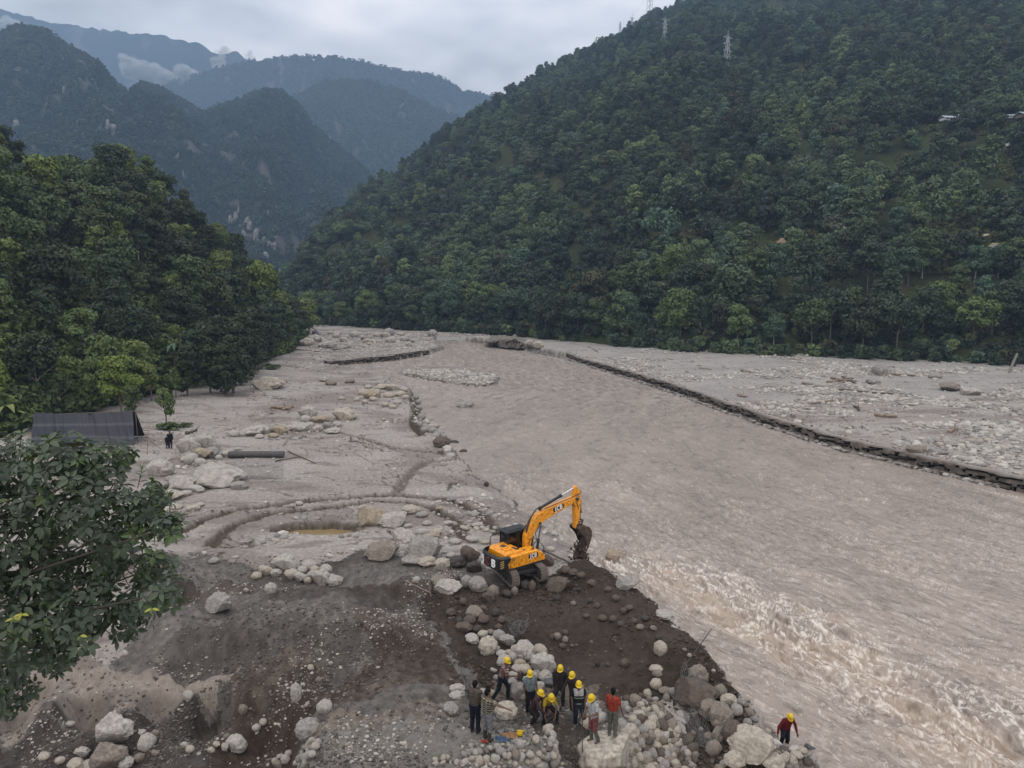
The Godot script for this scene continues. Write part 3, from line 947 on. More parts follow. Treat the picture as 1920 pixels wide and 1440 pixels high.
func build_near_trees() -> void:
	#             seed lobes per spray radius low top droop spiky
	var kinds := [[200, 26, 120, 0.50, 3.9, 2.2, 9.0, 0.3, 0.0], [201, 22, 130, 0.46, 3.3, 1.6, 8.2, 0.4, 0.2], [202, 30, 110, 0.55, 4.4, 3.5, 10.5, 0.25, 0.0], [203, 18, 130, 0.42, 2.6, 1.2, 7.0, 0.3, 0.3],
		[204, 34, 120, 0.42, 2.9, -1.2, 10.5, 0.5, 0.3], [205, 14, 120, 0.60, 3.2, 4.5, 8.5, 0.1, 0.0], [206, 34, 110, 0.5, 4.6, 1.0, 11.0, 0.35, 0.1]]
	for k in kinds:
		near_crowns.append(crown(k[0], k[1], k[2], k[3], k[4], k[5], k[6], k[7], k[8]))
		near_trunks.append(trunk(k[0] + 50, k[6] * 0.86, 0.17, 9, k[4] * 0.8))
	for c: Color in [Color(0.040, 0.054, 0.026), Color(0.074, 0.104, 0.042), Color(0.110, 0.155, 0.054), Color(0.150, 0.185, 0.056), Color(0.048, 0.070, 0.038), Color(0.072, 0.084, 0.034), Color(0.15, 0.195, 0.045), Color(0.070, 0.115, 0.068)]:
		leafy.append(leaf_material(c))
	var bark := rough(Color(0.11, 0.092, 0.072), 0.95)
	var pale_bark := rough(Color(0.26, 0.235, 0.20), 0.9)
	mats.bark = bark
	var g := RandomNumberGenerator.new()
	g.seed = 8
	var n := 0
	var tones := ["dark green", "mid green", "fresh green", "yellow-green", "deep green", "olive green", "bright green", "blue-green"]
	# near slope
	var d := 0.0
	var u := -60.0
	while u < 575.0:
		var d0 := look_up(hill_left.table, u, 1)
		var d1 := look_up(hill_left.table, u, 2)
		var dd := d0 + 1.5
		while dd < d1 * 1.02:
			var uw := 92.0 - dd * 0.18
			if g.randf() < dd * 26.0 / F / 5.6:
				var uu := u + g.randf_range(-13.0, 13.0)
				var t := (dd + g.randf_range(-2.0, 2.0) - d0) / (d1 - d0)
				var p := slope_point(hill_left, minf(uu, 566.0), t)
				var k := g.randi() % 7
				if k == 5 and g.randf() < 0.6: k = 0
				var dark := clampf((uu - 150.0) / 300.0, 0.0, 1.0)
				var tone: int = pick_tone(g, dark)
				var s := g.randf_range(0.62, 1.2)
				if t < 0.12: s *= 0.75
				tree("tree", k, p, g.randf() * TAU, Vector3(s, s * g.randf_range(0.9, 1.15), s), leafy[tone], pale_bark if g.randf() < 0.25 else bark, ("tall " if s > 0.95 else "low ") + tones[tone] + " tree " + ("at the foot" if t < 0.2 else "on the lower part" if t < 0.45 else "on the upper part" if t < 0.85 else "on the crest") + " of the near slope, " + ("above the tarpaulin" if uu < 200.0 else "in its middle" if uu < 380.0 else "by the river bend"), "trees on the near slope")
				n += 1
			dd += 5.6
		u += 26.0
	# dark trees that stand on the silt below the slope
	for e in [[352, 742, 0.72], [366, 726, 0.9], [384, 716, 0.95], [402, 722, 0.95], [418, 712, 1.05], [438, 738, 0.85], [452, 722, 1.0], [462, 706, 1.1], [478, 690, 1.15], [494, 676, 1.1], [512, 664, 1.15], [528, 652, 1.1], [540, 642, 1.1], [424, 742, 0.75], [395, 738, 0.7]]:
		var p := spot(e[0], e[1])
		tree("riverside_tree", 4, p, g.randf() * TAU, Vector3(e[2] * 1.15, e[2], e[2] * 1.15), leafy[[0, 4, 0][g.randi() % 3]], bark, "slender dark tree standing in silt at the wood's edge", "dark trees on the silt")
		n += 1
	for e in [[312, 800, 0.62, 3, 2], [252, 792, 0.60, 3, 1], [228, 778, 0.8, 0, 6], [180, 772, 0.8, 1, 2], [285, 752, 0.7, 3, 3], [330, 745, 0.6, 3, 2], [140, 768, 0.75, 0, 3], [205, 760, 0.85, 6, 2]]:
		var p := spot(e[0], e[1])
		tree("young_tree", e[3], p, g.randf() * TAU, Vector3(e[2] * 0.85, e[2], e[2] * 0.85), leafy[e[4]], bark, "young %s tree at the silt's edge near the tarpaulin" % tones[e[4]], "young trees by the tarpaulin")
		n += 1
	# the first rows of the far bank
	u = 540.0
	while u < 2060.0:
		for row in 2:
			var t := (g.randf_range(0.5, 6.0) + row * 7.0) / 400.0
			var uu := u + g.randf_range(-9, 9)
			var p := slope_point(hill_right, uu, t)
			p.y = maxf(p.y, 0.2) if row == 0 else p.y
			var k: int = [0, 2, 6, 0, 2, 4, 1][g.randi() % 7]
			var tone: int = [0, 4, 1, 7, 0, 4, 7, 2, 1][g.randi() % 9]
			var s := g.randf_range(0.85, 1.22)
			tree("tree", k, p, g.randf() * TAU, Vector3(s, s, s), leafy[tone], pale_bark if g.randf() < 0.35 else bark, ("tall " if s > 1.03 else "low ") + tones[tone] + (" tree in the first row" if row == 0 else " tree in the second row") + " of the far forest, " + ("by the bend" if uu < 900.0 else "facing mid-river" if uu < 1400.0 else "behind the gravel bank"), "front trees of the far bank")
			n += 1
		u += 34.0
	print("single trees ", n)
	# undergrowth on the near slope
	var bush := crown(141, 8, 34, 0.42, 1.3, 0.0, 1.7, 0.2)
	var bl: Array[Transform3D] = []
	var bt := PackedColorArray()
	for k in 2600:
		var uu := g.randf_range(-120.0, 566.0)
		var t := g.randf_range(-0.03, 0.9) * g.randf()
		var p := slope_point(hill_left, uu, t)
		if t < 0.0: p.y = 0.0
		var s := g.randf_range(0.45, 1.5)
		bl.append(Transform3D(Basis(Vector3.UP, g.randf() * TAU).scaled(Vector3(s, s * g.randf_range(0.7, 1.3), s)), p - Vector3(0, 0.2, 0)))
		bt.append(Color(0.055, 0.080, 0.030).lerp(Color(0.125, 0.165, 0.048), g.randf()) * g.randf_range(0.7, 1.15))
	tag(scatter("undergrowth", bush, leaf_material(Color(1, 1, 1)), bl, bt), "thick green undergrowth between the trees of the near slope", "undergrowth", "", "stuff")

func pick_tone(g: RandomNumberGenerator, dark: float) -> int:
	if g.randf() < dark * 0.6: return [0, 4, 5, 0, 1][g.randi() % 5]
	return [1, 2, 3, 4, 1, 2, 5, 0, 6][g.randi() % 9]

# ---------------------------------------------------------------- far mountains and clouds
func build_mountains() -> void:
	var lm := leaf_material(Color(1, 1, 1))
	var g := RandomNumberGenerator.new()
	g.seed = 12
	var steep: Slope
	for k in 3: tiny_crowns.append(crown(160 + k, 7, 13, 2.6, 5.0, 0.0, 9.0, 0.2))
	var rock := Color(0.19, 0.175, 0.16)
	var list := [
		["steep wooded mountain with rock faces behind the near slope", 1400.0, 1, [[-500, 500, 1150, 160], [-150, 520, 1150, 140], [0, 540, 1150, 108], [40, 545, 1150, 62], [75, 550, 1150, 42], [120, 555, 1150, 46], [165, 560, 1150, 78], [215, 565, 1160, 112], [240, 570, 1170, 142], [265, 575, 1200, 168], [290, 580, 1230, 150], [330, 590, 1260, 160],
			[370, 600, 1280, 186], [400, 610, 1300, 206], [430, 620, 1300, 192], [470, 630, 1300, 180], [510, 640, 1300, 160], [545, 650, 1300, 166], [575, 660, 1310, 192], [600, 670, 1320, 230], [640, 680, 1330, 266], [700, 690, 1330, 320], [760, 700, 1330, 390], [860, 700, 1300, 450]], 55.0, 0.11],
		["hazy wooded mountain in the middle distance", 2400.0, 2, [[380, 1500, 2000, 260], [500, 1500, 2000, 200], [570, 1500, 2000, 178], [620, 1500, 2000, 150], [660, 1500, 2000, 147], [700, 1500, 2000, 147], [750, 1500, 2000, 162], [800, 1500, 2000, 188], [840, 1500, 2000, 208], [900, 1500, 2000, 232], [1000, 1500, 2000, 260], [1200, 1500, 2000, 300]], 80.0, 0.09],
		["long blue ridge behind the hazy mountain", 3400.0, 3, [[200, 2150, 2600, 240], [345, 2150, 2600, 152], [420, 2150, 2600, 130], [480, 2150, 2600, 114], [560, 2150, 2600, 103], [640, 2150, 2600, 104], [700, 2150, 2600, 116], [770, 2150, 2600, 133], [830, 2150, 2600, 141], [870, 2150, 2600, 166], [930, 2150, 2600, 182], [1100, 2150, 2600, 220], [1400, 2150, 2600, 260]], 90.0, 0.06],
		["highest pale mountain fading into cloud", 4600.0, 4, [[-800, 2800, 3300, 60], [-200, 2800, 3300, 40], [0, 2800, 3300, 20], [45, 2800, 3300, 14], [90, 2800, 3300, 24], [150, 2800, 3300, 40], [240, 2800, 3300, 52], [330, 2800, 3300, 62], [400, 2800, 3300, 76], [430, 2800, 3300, 96], [468, 2800, 3300, 94], [500, 2800, 3300, 116], [600, 2800, 3300, 170], [900, 2800, 3300, 240]], 90.0, 0.05]]
	for e in list:
		var s := Slope.new()
		s.table = e[3]
		s.foot = -20.0
		s.bend = 0.9
		s.rugged = e[4]
		s.scale = e[5]
		s.seed_off = 900.0 * e[2]
		s.canopy = 7.0 if e[2] == 1 else 10.0
		s.crag = 0.8 if e[2] < 4 else 0.5
		if e[2] == 1: steep = s
		tag(put("mountain", slope_mesh(s, 260, 150, Color(0.034, 0.046, 0.026), Color(0.058, 0.068, 0.036), rock, 3.0 if e[2] == 1 else 14.0), mats.slope), e[0], "", "", "structure")
		if e[2] > 3: continue
		var places: Array = [[], [], []]
		var tints: Array = [PackedColorArray(), PackedColorArray(), PackedColorArray()]
		var count: int = [0, 30000, 14000, 10000][e[2]]
		var big: float = [0, 0.82, 1.3, 1.5][e[2]]
		var u0: float = maxf(e[3][0][0], -120.0)
		var u1: float = minf(e[3][-1][0], 960.0)
		for k in count:
			var uu := g.randf_range(u0, u1)
			var t := sqrt(g.randf_range(0.0, 1.05))
			var p := slope_point(s, uu, t)
			if noise_b.get_noise_3d(p.x * s.scale * 0.9, p.y * s.scale * 0.35, p.z * s.scale * 0.9 + 88.0) > 0.34: continue
			var q := g.randi() % 3
			var z := big * g.randf_range(0.7, 1.25)
			places[q].append(Transform3D(Basis(Vector3.UP, g.randf() * TAU).scaled(Vector3(z, z * g.randf_range(0.8, 1.2), z)), p - Vector3(0, 1.5, 0)))
			tints[q].append(forest_tint(g, p.x * 0.5, p.z * 0.5).lerp(Color(0.052, 0.066, 0.042), 0.6))
		var wood := Node3D.new()
		wood.name = numbered("forest")
		add_child(wood)
		tag(wood, "far-off woods on the " + e[0], "forest", "", "stuff")
		for q in 3:
			var l: Array[Transform3D] = []
			l.assign(places[q])
			tag(scatter("crowns", tiny_crowns[q], lm, l, tints[q], wood), "", "", "", "stuff")
	# rock faces of the steep mountain
	var cliff := stone_material(Color(0.30, 0.28, 0.26))
	for e in [[452, 402, 7, 16], [468, 418, 9, 20], [478, 430, 8, 16], [488, 446, 10, 18], [505, 456, 9, 14], [518, 466, 8, 12], [524, 398, 5, 14], [512, 404, 4, 10], [535, 402, 4, 10], [440, 415, 5, 12], [460, 440, 6, 12], [232, 248, 10, 16], [224, 240, 6, 12], [150, 176, 6, 12], [80, 78, 6, 12], [42, 80, 5, 10], [350, 295, 4, 8], [360, 330, 3, 10], [598, 222, 3, 6], [628, 244, 5, 7], [4, 125, 5, 14], [60, 235, 8, 10], [500, 480, 9, 10]]:
		var p := on_slope(steep, e[0], e[1])
		var k := absf(p.z) / F
		for q in 3:
			var o := put("rock_face", broken[g.randi() % 6], cliff)
			o.transform = Transform3D(Basis(Vector3.RIGHT, -0.35) * Basis(Vector3.UP, g.randf_range(-0.6, 0.6)) * Basis.from_scale(Vector3(e[2] * k * g.randf_range(0.25, 0.6), e[3] * k * g.randf_range(0.35, 0.7), e[2] * k * 0.5)), p + Vector3(g.randf_range(-0.7, 0.7) * e[2] * k, g.randf_range(-0.4, 0.6) * e[3] * k, 3.0))
			tag(o, "", "", "", "structure")
	# banks of cloud caught on the far mountain
	var fm := FogMaterial.new()
	fm.albedo = Color(1, 1, 1)
	fm.density = 0.022
	for e in [["long white cloud bank lying against the far mountain", 2750, [[232, 108, 8], [238, 122, 10], [246, 132, 12], [258, 128, 13], [270, 134, 13], [284, 130, 13], [296, 138, 12], [308, 140, 11], [322, 144, 9], [252, 118, 9], [268, 122, 9], [244, 140, 12], [262, 142, 12], [280, 144, 12], [300, 147, 10]]],
		["small white cloud right of the long bank", 2760, [[336, 134, 10], [346, 138, 10], [356, 134, 8], [364, 138, 7], [350, 128, 6], [342, 146, 10], [358, 146, 9], [372, 142, 6]]],
		["upright white cloud wisp on the far mountain's shoulder", 2820, [[404, 122, 7], [410, 112, 8], [416, 104, 7], [420, 96, 7], [412, 98, 5], [400, 114, 5], [424, 90, 4], [408, 126, 8]]],
		["tiny white cloud wisp at the far mountain's end", 2820, [[462, 112, 5], [466, 104, 5], [470, 98, 4], [474, 108, 4], [464, 118, 5]]],
		["flat white cloud behind the steep mountain's top", 2760, [[2, 42, 9], [14, 40, 8], [26, 44, 9], [36, 43, 6], [-10, 40, 9]]]]:
		var root := Node3D.new()
		root.name = numbered("cloud")
		add_child(root)
		tag(root, e[0], "cloud", "clouds on the mountain", "stuff")
		for b in e[2]:
			for q in 2:
				var f := FogVolume.new()
				f.shape = RenderingServer.FOG_VOLUME_SHAPE_ELLIPSOID
				var r: float = b[2] * e[1] / F * g.randf_range(1.2, 2.2)
				f.size = Vector3(r * g.randf_range(1.0, 1.8), r * g.randf_range(0.7, 1.1), r * 1.3)
				f.material = fm
				var d := ray(b[0] + g.randf_range(-0.6, 0.6) * b[2], b[1] + g.randf_range(-0.4, 0.4) * b[2])
				f.position = Vector3(0, EYE, 0) + d / absf(d.z) * (e[1] + g.randf_range(-25, 25))
				f.rotation = Vector3(0, g.randf_range(-0.5, 0.5), g.randf_range(-0.35, 0.35))
				f.name = "puff"
				root.add_child(f, true)
				f.set_meta("kind", "stuff")

# ---------------------------------------------------------------- stones
func ball(level: int) -> Array:
	var t := (1.0 + sqrt(5.0)) / 2.0
	var v: Array[Vector3] = []
	for p in [Vector3(-1, t, 0), Vector3(1, t, 0), Vector3(-1, -t, 0), Vector3(1, -t, 0), Vector3(0, -1, t), Vector3(0, 1, t), Vector3(0, -1, -t), Vector3(0, 1, -t), Vector3(t, 0, -1), Vector3(t, 0, 1), Vector3(-t, 0, -1), Vector3(-t, 0, 1)]:
		v.append(p.normalized())
	var f := PackedInt32Array([0, 11, 5, 0, 5, 1, 0, 1, 7, 0, 7, 10, 0, 10, 11, 1, 5, 9, 5, 11, 4, 11, 10, 2, 10, 7, 6, 7, 1, 8, 3, 9, 4, 3, 4, 2, 3, 2, 6, 3, 6, 8, 3, 8, 9, 4, 9, 5, 2, 4, 11, 6, 2, 10, 8, 6, 7, 9, 8, 1])
	for l in level:
		var seen := {}
		var nf := PackedInt32Array()
		for k in range(0, f.size(), 3):
			var m := PackedInt32Array()
			for e in 3:
				var a := f[k + e]
				var b := f[k + (e + 1) % 3]
				var key := mini(a, b) * 100000 + maxi(a, b)
				if not seen.has(key):
					seen[key] = v.size()
					v.append((v[a] + v[b]).normalized())
				m.append(seen[key])
			nf.append_array(PackedInt32Array([f[k], m[0], m[2], f[k + 1], m[1], m[0], f[k + 2], m[2], m[1], m[0], m[1], m[2]]))
		f = nf
	return [v, f]

# a stone of half size 1: rounded, or with broken faces
func stone(s: int, level: int, lumps: float, cuts: int, grit := 0.0) -> ArrayMesh:
	var g := RandomNumberGenerator.new()
	g.seed = s
	var b := ball(level)
	var n := FastNoiseLite.new()
	n.seed = s
	n.frequency = 0.9
	n.fractal_octaves = 3
	var planes: Array[Plane] = []
	for k in cuts:
		planes.append(Plane(Vector3(g.randfn(), g.randfn() * 0.8, g.randfn()).normalized(), g.randf_range(0.55, 0.86)))
	var v := PackedVector3Array()
	for p: Vector3 in b[0]:
		var q := p * (1.0 + lumps * n.get_noise_3dv(p * 1.4 + Vector3(s, 0, 0)))
		for pl in planes:
			var d := pl.distance_to(q)
			if d > 0.0: q -= pl.normal * d * 0.92
		if grit > 0.0: q *= 1.0 + grit * n.get_noise_3dv(p * 9.0)
		v.append(q)
	var nr := PackedVector3Array()
	nr.resize(v.size())
	var f: PackedInt32Array = b[1]
	var idx := PackedInt32Array()
	for k in range(0, f.size(), 3):
		var nn := (v[f[k + 1]] - v[f[k]]).cross(v[f[k + 2]] - v[f[k]])
		for e in 3: nr[f[k + e]] += nn
		idx.append(f[k]); idx.append(f[k + 2]); idx.append(f[k + 1])
	for k in nr.size(): nr[k] = nr[k].normalized()
	var a := []
	a.resize(Mesh.ARRAY_MAX)
	a[Mesh.ARRAY_VERTEX] = v
	a[Mesh.ARRAY_NORMAL] = nr
	a[Mesh.ARRAY_INDEX] = idx
	var m := ArrayMesh.new()
	m.add_surface_from_arrays(Mesh.PRIMITIVE_TRIANGLES, a)
	return m

var rounded: Array[ArrayMesh] = []
var broken: Array[ArrayMesh] = []
var great: Array[ArrayMesh] = []
var small: Array[ArrayMesh] = []
var stone_mats := {}

func stone_material(lin: Color, r := 0.9) -> StandardMaterial3D:
	var m := rough(lin * 1.2, r, 0.0, 0.35)
	m.albedo_texture = mats.speckle
	m.heightmap_enabled = true
	m.heightmap_texture = mats.pits
	m.heightmap_scale = 1.6
	m.uv1_triplanar = true
	m.uv1_scale = Vector3(0.5, 0.5, 0.5)
	return m

func prepare_stones() -> void:
	mats.speckle = noise_texture(0.012, 0.56, 1.0, 61, 512, 6)
	mats.pits = noise_texture(0.03, 0.0, 1.0, 62, 512, 5)
	for k in 8: rounded.append(stone(300 + k, 2, 0.22, k % 3, 0.02))
	for k in 6: broken.append(stone(330 + k, 3, 0.26, 1 + k, 0.03))
	for k in 6: great.append(stone(360 + k, 4, 0.30, 2 + k, 0.05))
	for k in 4: small.append(stone(380 + k, 1, 0.28, k, 0.0))
	stone_mats = {"pale": stone_material(Color(0.46, 0.425, 0.385)), "cream": stone_material(Color(0.48, 0.425, 0.355)), "grey": stone_material(Color(0.345, 0.32, 0.298)), "tan": stone_material(Color(0.40, 0.33, 0.25)),
		"brown": stone_material(Color(0.135, 0.105, 0.085), 0.7), "dark": stone_material(Color(0.075, 0.064, 0.056), 0.6), "dusty": stone_material(Color(0.27, 0.228, 0.19)), "slate": stone_material(Color(0.13, 0.135, 0.145))}

var boulders := 0
# a stone that shows w x h picture units with its foot at (px, py)
func boulder(px: float, py: float, w: float, h: float, mat: String, label := "", group := "", shape := -1, called := "boulder") -> MeshInstance3D:
	var p := spot(px, py)
	var k := (p - Vector3(0, EYE, 0)).length() / F
	var a := w * k / 2.0
	var b := h * k / 2.0 * 1.02
	var set_of := rounded
	if w > 44: set_of = great
	elif w > 26 or rng.randf() < 0.3: set_of = broken
	var m: ArrayMesh = set_of[(shape if shape >= 0 else rng.randi()) % set_of.size()]
	var o := put(called, m, stone_mats[mat])
	var depth := a * rng.randf_range(0.75, 1.0)
	o.transform = Transform3D(Basis(Vector3.UP, rng.randf_range(-0.5, 0.5)) * Basis(Vector3(0, 0, 1), rng.randf_range(-0.16, 0.16)) * Basis.from_scale(Vector3(a * 1.04, b * 1.12, depth)), p + Vector3(0, b * 0.66, -depth * 0.5))
	o.position.y = maxf(o.position.y, ground_height(o.position.x, o.position.z) + b * 0.55)
	boulders += 1
	tag(o, label, "cobble" if called == "cobble" else "boulder", group)
	return o

func build_boulders() -> void:
	rng.seed = 77
	# ones that stand out
	for e in [[500, 730, 52, 24, "cream", "large cream boulder on the silt beside the dark riverside trees"], [575, 783, 32, 22, "pale", "rounded pale boulder at the head of the stone line across the silt"], [642, 788, 44, 22, "cream", "broad cream boulder at the right end of the stone line"],
		[563, 808, 34, 15, "pale", "white-topped flat boulder in the stone line"], [600, 792, 38, 14, "tan", "low tan boulder between two pale ones in the stone line"], [297, 892, 42, 28, "pale", "smooth rounded boulder left of the largest slab on the silt"],
		[392, 914, 94, 40, "pale", "largest pale slab boulder on the silt in front of the mesh roll"], [335, 918, 52, 26, "pale", "pale boulder leaning on the largest slab"], [447, 918, 30, 15, "grey", "small grey stone at the right end of the largest slab"],
		[694, 986, 54, 40, "tan", "upright tan and ochre boulder beside the puddle"], [737, 987, 52, 24, "pale", "pale split boulder right behind the tan one"], [697, 746, 32, 15, "tan", "tan boulder in the stone line near the river's edge"], [873, 766, 34, 15, "grey", "lone grey boulder standing out of the river"],
		[755, 1016, 46, 22, "pale", "pale boulder above the big pair behind the digger"], [795, 1049, 64, 42, "grey", "big grey boulder left of the digger's brown stones"], [716, 1048, 62, 27, "dusty", "long dusty boulder half buried in the berm"], [768, 1043, 20, 18, "pale", "white stone wedged between the berm's two big boulders"],
		[880, 1058, 36, 38, "brown", "round brown boulder behind the digger's counterweight"], [857, 1065, 30, 21, "dark", "dark wet boulder under the round brown one"], [888, 1074, 28, 20, "dark", "dark boulder touching the digger's counterweight"], [838, 1112, 48, 23, "pale", "pale flat boulder left of the digger's tracks"],
		[826, 1100, 36, 18, "dusty", "dusty boulder behind the pale flat one"], [898, 1109, 36, 27, "grey", "grey boulder in front of the digger's left track"], [875, 1101, 22, 22, "grey", "small upright grey boulder near the digger's rear"], [1048, 1108, 46, 22, "brown", "long brown boulder under the digger's front track"], [1024, 1062, 28, 20, "brown", "brown boulder just beyond the digger's front track"],
		[407, 1148, 46, 30, "grey", "single grey boulder stuck in the dark cut bank"], [555, 1314, 18, 32, "pale", "upright pale shard standing in the gravel slope"], [607, 1338, 25, 23, "pale", "pale angular stone on the slope below the shard"], [352, 1316, 17, 17, "pale", "round white stone on the dark slope below the track"], [577, 1387, 42, 30, "grey", "round grey boulder at the platform's upper corner"],
		[205, 1413, 56, 34, "pale", "large flat white boulder resting on another at the bottom"], [192, 1446, 54, 34, "dusty", "rounded boulder below the large flat white one"], [273, 1406, 25, 25, "pale", "upright pale stone right of the flat white boulder"], [442, 1411, 33, 27, "pale", "pale angular boulder among cobbles at the bottom"],
		[916, 1227, 33, 31, "cream", "egg-shaped cream boulder at the top of the stone chute"], [985, 1233, 36, 29, "pale", "blocky pale boulder beside the wire tangle"], [1013, 1231, 27, 21, "cream", "cream boulder right of the blocky one"], [1018, 1263, 43, 31, "pale", "largest pale boulder behind the row of workers"],
		[972, 1311, 29, 29, "grey", "grey mottled boulder between striped and grey-shirted workers"], [950, 1349, 38, 28, "cream", "squat cream boulder behind the platform's edge"], [1034, 1341, 27, 27, "pale", "pale boulder behind the bending man in yellow"], [1047, 1329, 18, 22, "dusty", "pointed brownish stone at the dark-jacketed worker's feet"],
		[857, 1300, 27, 15, "pale", "white boulder lying on top of a flat one"], [857, 1310, 27, 11, "pale", "flat white stone under the white boulder"], [845, 1342, 29, 20, "grey", "grey boulder left of the two bareheaded men"], [1030, 1289, 31, 14, "slate", "dark slanting slab behind the workers"],
		[1239, 1229, 23, 27, "cream", "upright cream stone alone on the dark heap"], [1231, 1292, 21, 18, "cream", "cream stone at the bottom of the short row on the heap"], [1231, 1260, 22, 10, "cream", "flat stone at the top of the short row on the heap"], [1233, 1270, 17, 12, "dusty", "rounded stone in the middle of the short row on the heap"], [1248, 1301, 22, 10, "dusty", "flat dusty stone beside the wire basket"],
		[1310, 1283, 32, 32, "dusty", "rounded boulder atop the big brown one by the wire basket"], [1306, 1329, 72, 52, "brown", "biggest brown boulder caught in the wire basket"], [1351, 1308, 21, 23, "dusty", "dusty upright boulder right of the biggest brown one"], [1367, 1326, 27, 22, "cream", "cream boulder near the top of the bank pile"], [1331, 1346, 33, 32, "dusty", "dusty boulder under the biggest brown one"],
		[1355, 1361, 41, 36, "dusty", "broad dusty boulder in the middle of the bank pile"], [1381, 1343, 22, 18, "grey", "grey boulder at the river side of the bank pile"], [1356, 1374, 35, 23, "dusty", "dusty boulder below the broad one"], [1378, 1402, 38, 37, "brown", "wedge-shaped brown boulder above the great cream one"], [1349, 1398, 23, 32, "dusty", "tall dusty boulder beside the wedge-shaped one"],
		[1339, 1415, 25, 24, "dusty", "round boulder on the dark soil below the wire mesh"], [1330, 1393, 17, 15, "dusty", "small stone above the round boulder on dark soil"], [1416, 1434, 72, 48, "cream", "great cream boulder nearest the man in red"], [1431, 1402, 32, 24, "dusty", "dusty boulder behind the great cream one"], [1378, 1447, 34, 26, "cream", "cream boulder cut by the picture's bottom edge"],
		[1450, 1447, 36, 24, "cream", "flat cream boulder below the great one at the bottom edge"], [1486, 1441, 16, 15, "cream", "small round stone below the man in red"], [1520, 1414, 17, 17, "slate", "blue-grey stone at the water's edge below the man in red"], [1155, 1055, 34, 24, "tan", "tan boulder lapped by the rapids beyond the bucket"], [1180, 1104, 46, 16, "grey", "low grey boulder at the foot of the heap in the water"], [1248, 1160, 34, 12, "pale", "pale flat boulder awash beside the heap"],
		[1653, 704, 26, 21, "grey", "large round boulder alone on the far gravel bank"], [1757, 709, 21, 10, "grey", "dark-sided stone right of the large round boulder"], [1785, 733, 36, 14, "dusty", "wide dusty boulder on the far gravel bank"], [1822, 741, 34, 13, "pale", "white flat boulder at the far bank's right"], [1640, 721, 23, 12, "grey", "grey boulder below the large round one"], [1515, 721, 21, 10, "pale", "pale boulder left of the driftwood pile"], [1537, 727, 16, 10, "pale", "second pale boulder left of the driftwood pile"],
		[1722, 848, 30, 11, "dusty", "dusty boulder near the cut edge of the far bank"], [1786, 836, 20, 8, "grey", "small grey boulder near the cut edge of the far bank"], [992, 655, 18, 14, "pale", "boulder below the washed-out road edge"], [1010, 657, 20, 14, "cream", "cream boulder beside the washed-out road edge"], [828, 838, 32, 20, "brown", "brown block slumped at the river's edge"], [852, 834, 18, 9, "dark", "dark wet stone in the water past the slumped block"], [868, 850, 15, 8, "dark", "dark wet stone farthest out by the slumped block"], [912, 912, 9, 10, "dark", "small dark stump-like stone at the waterline"]]:
		boulder(e[0], e[1], e[2], e[3], e[4], e[5], "")
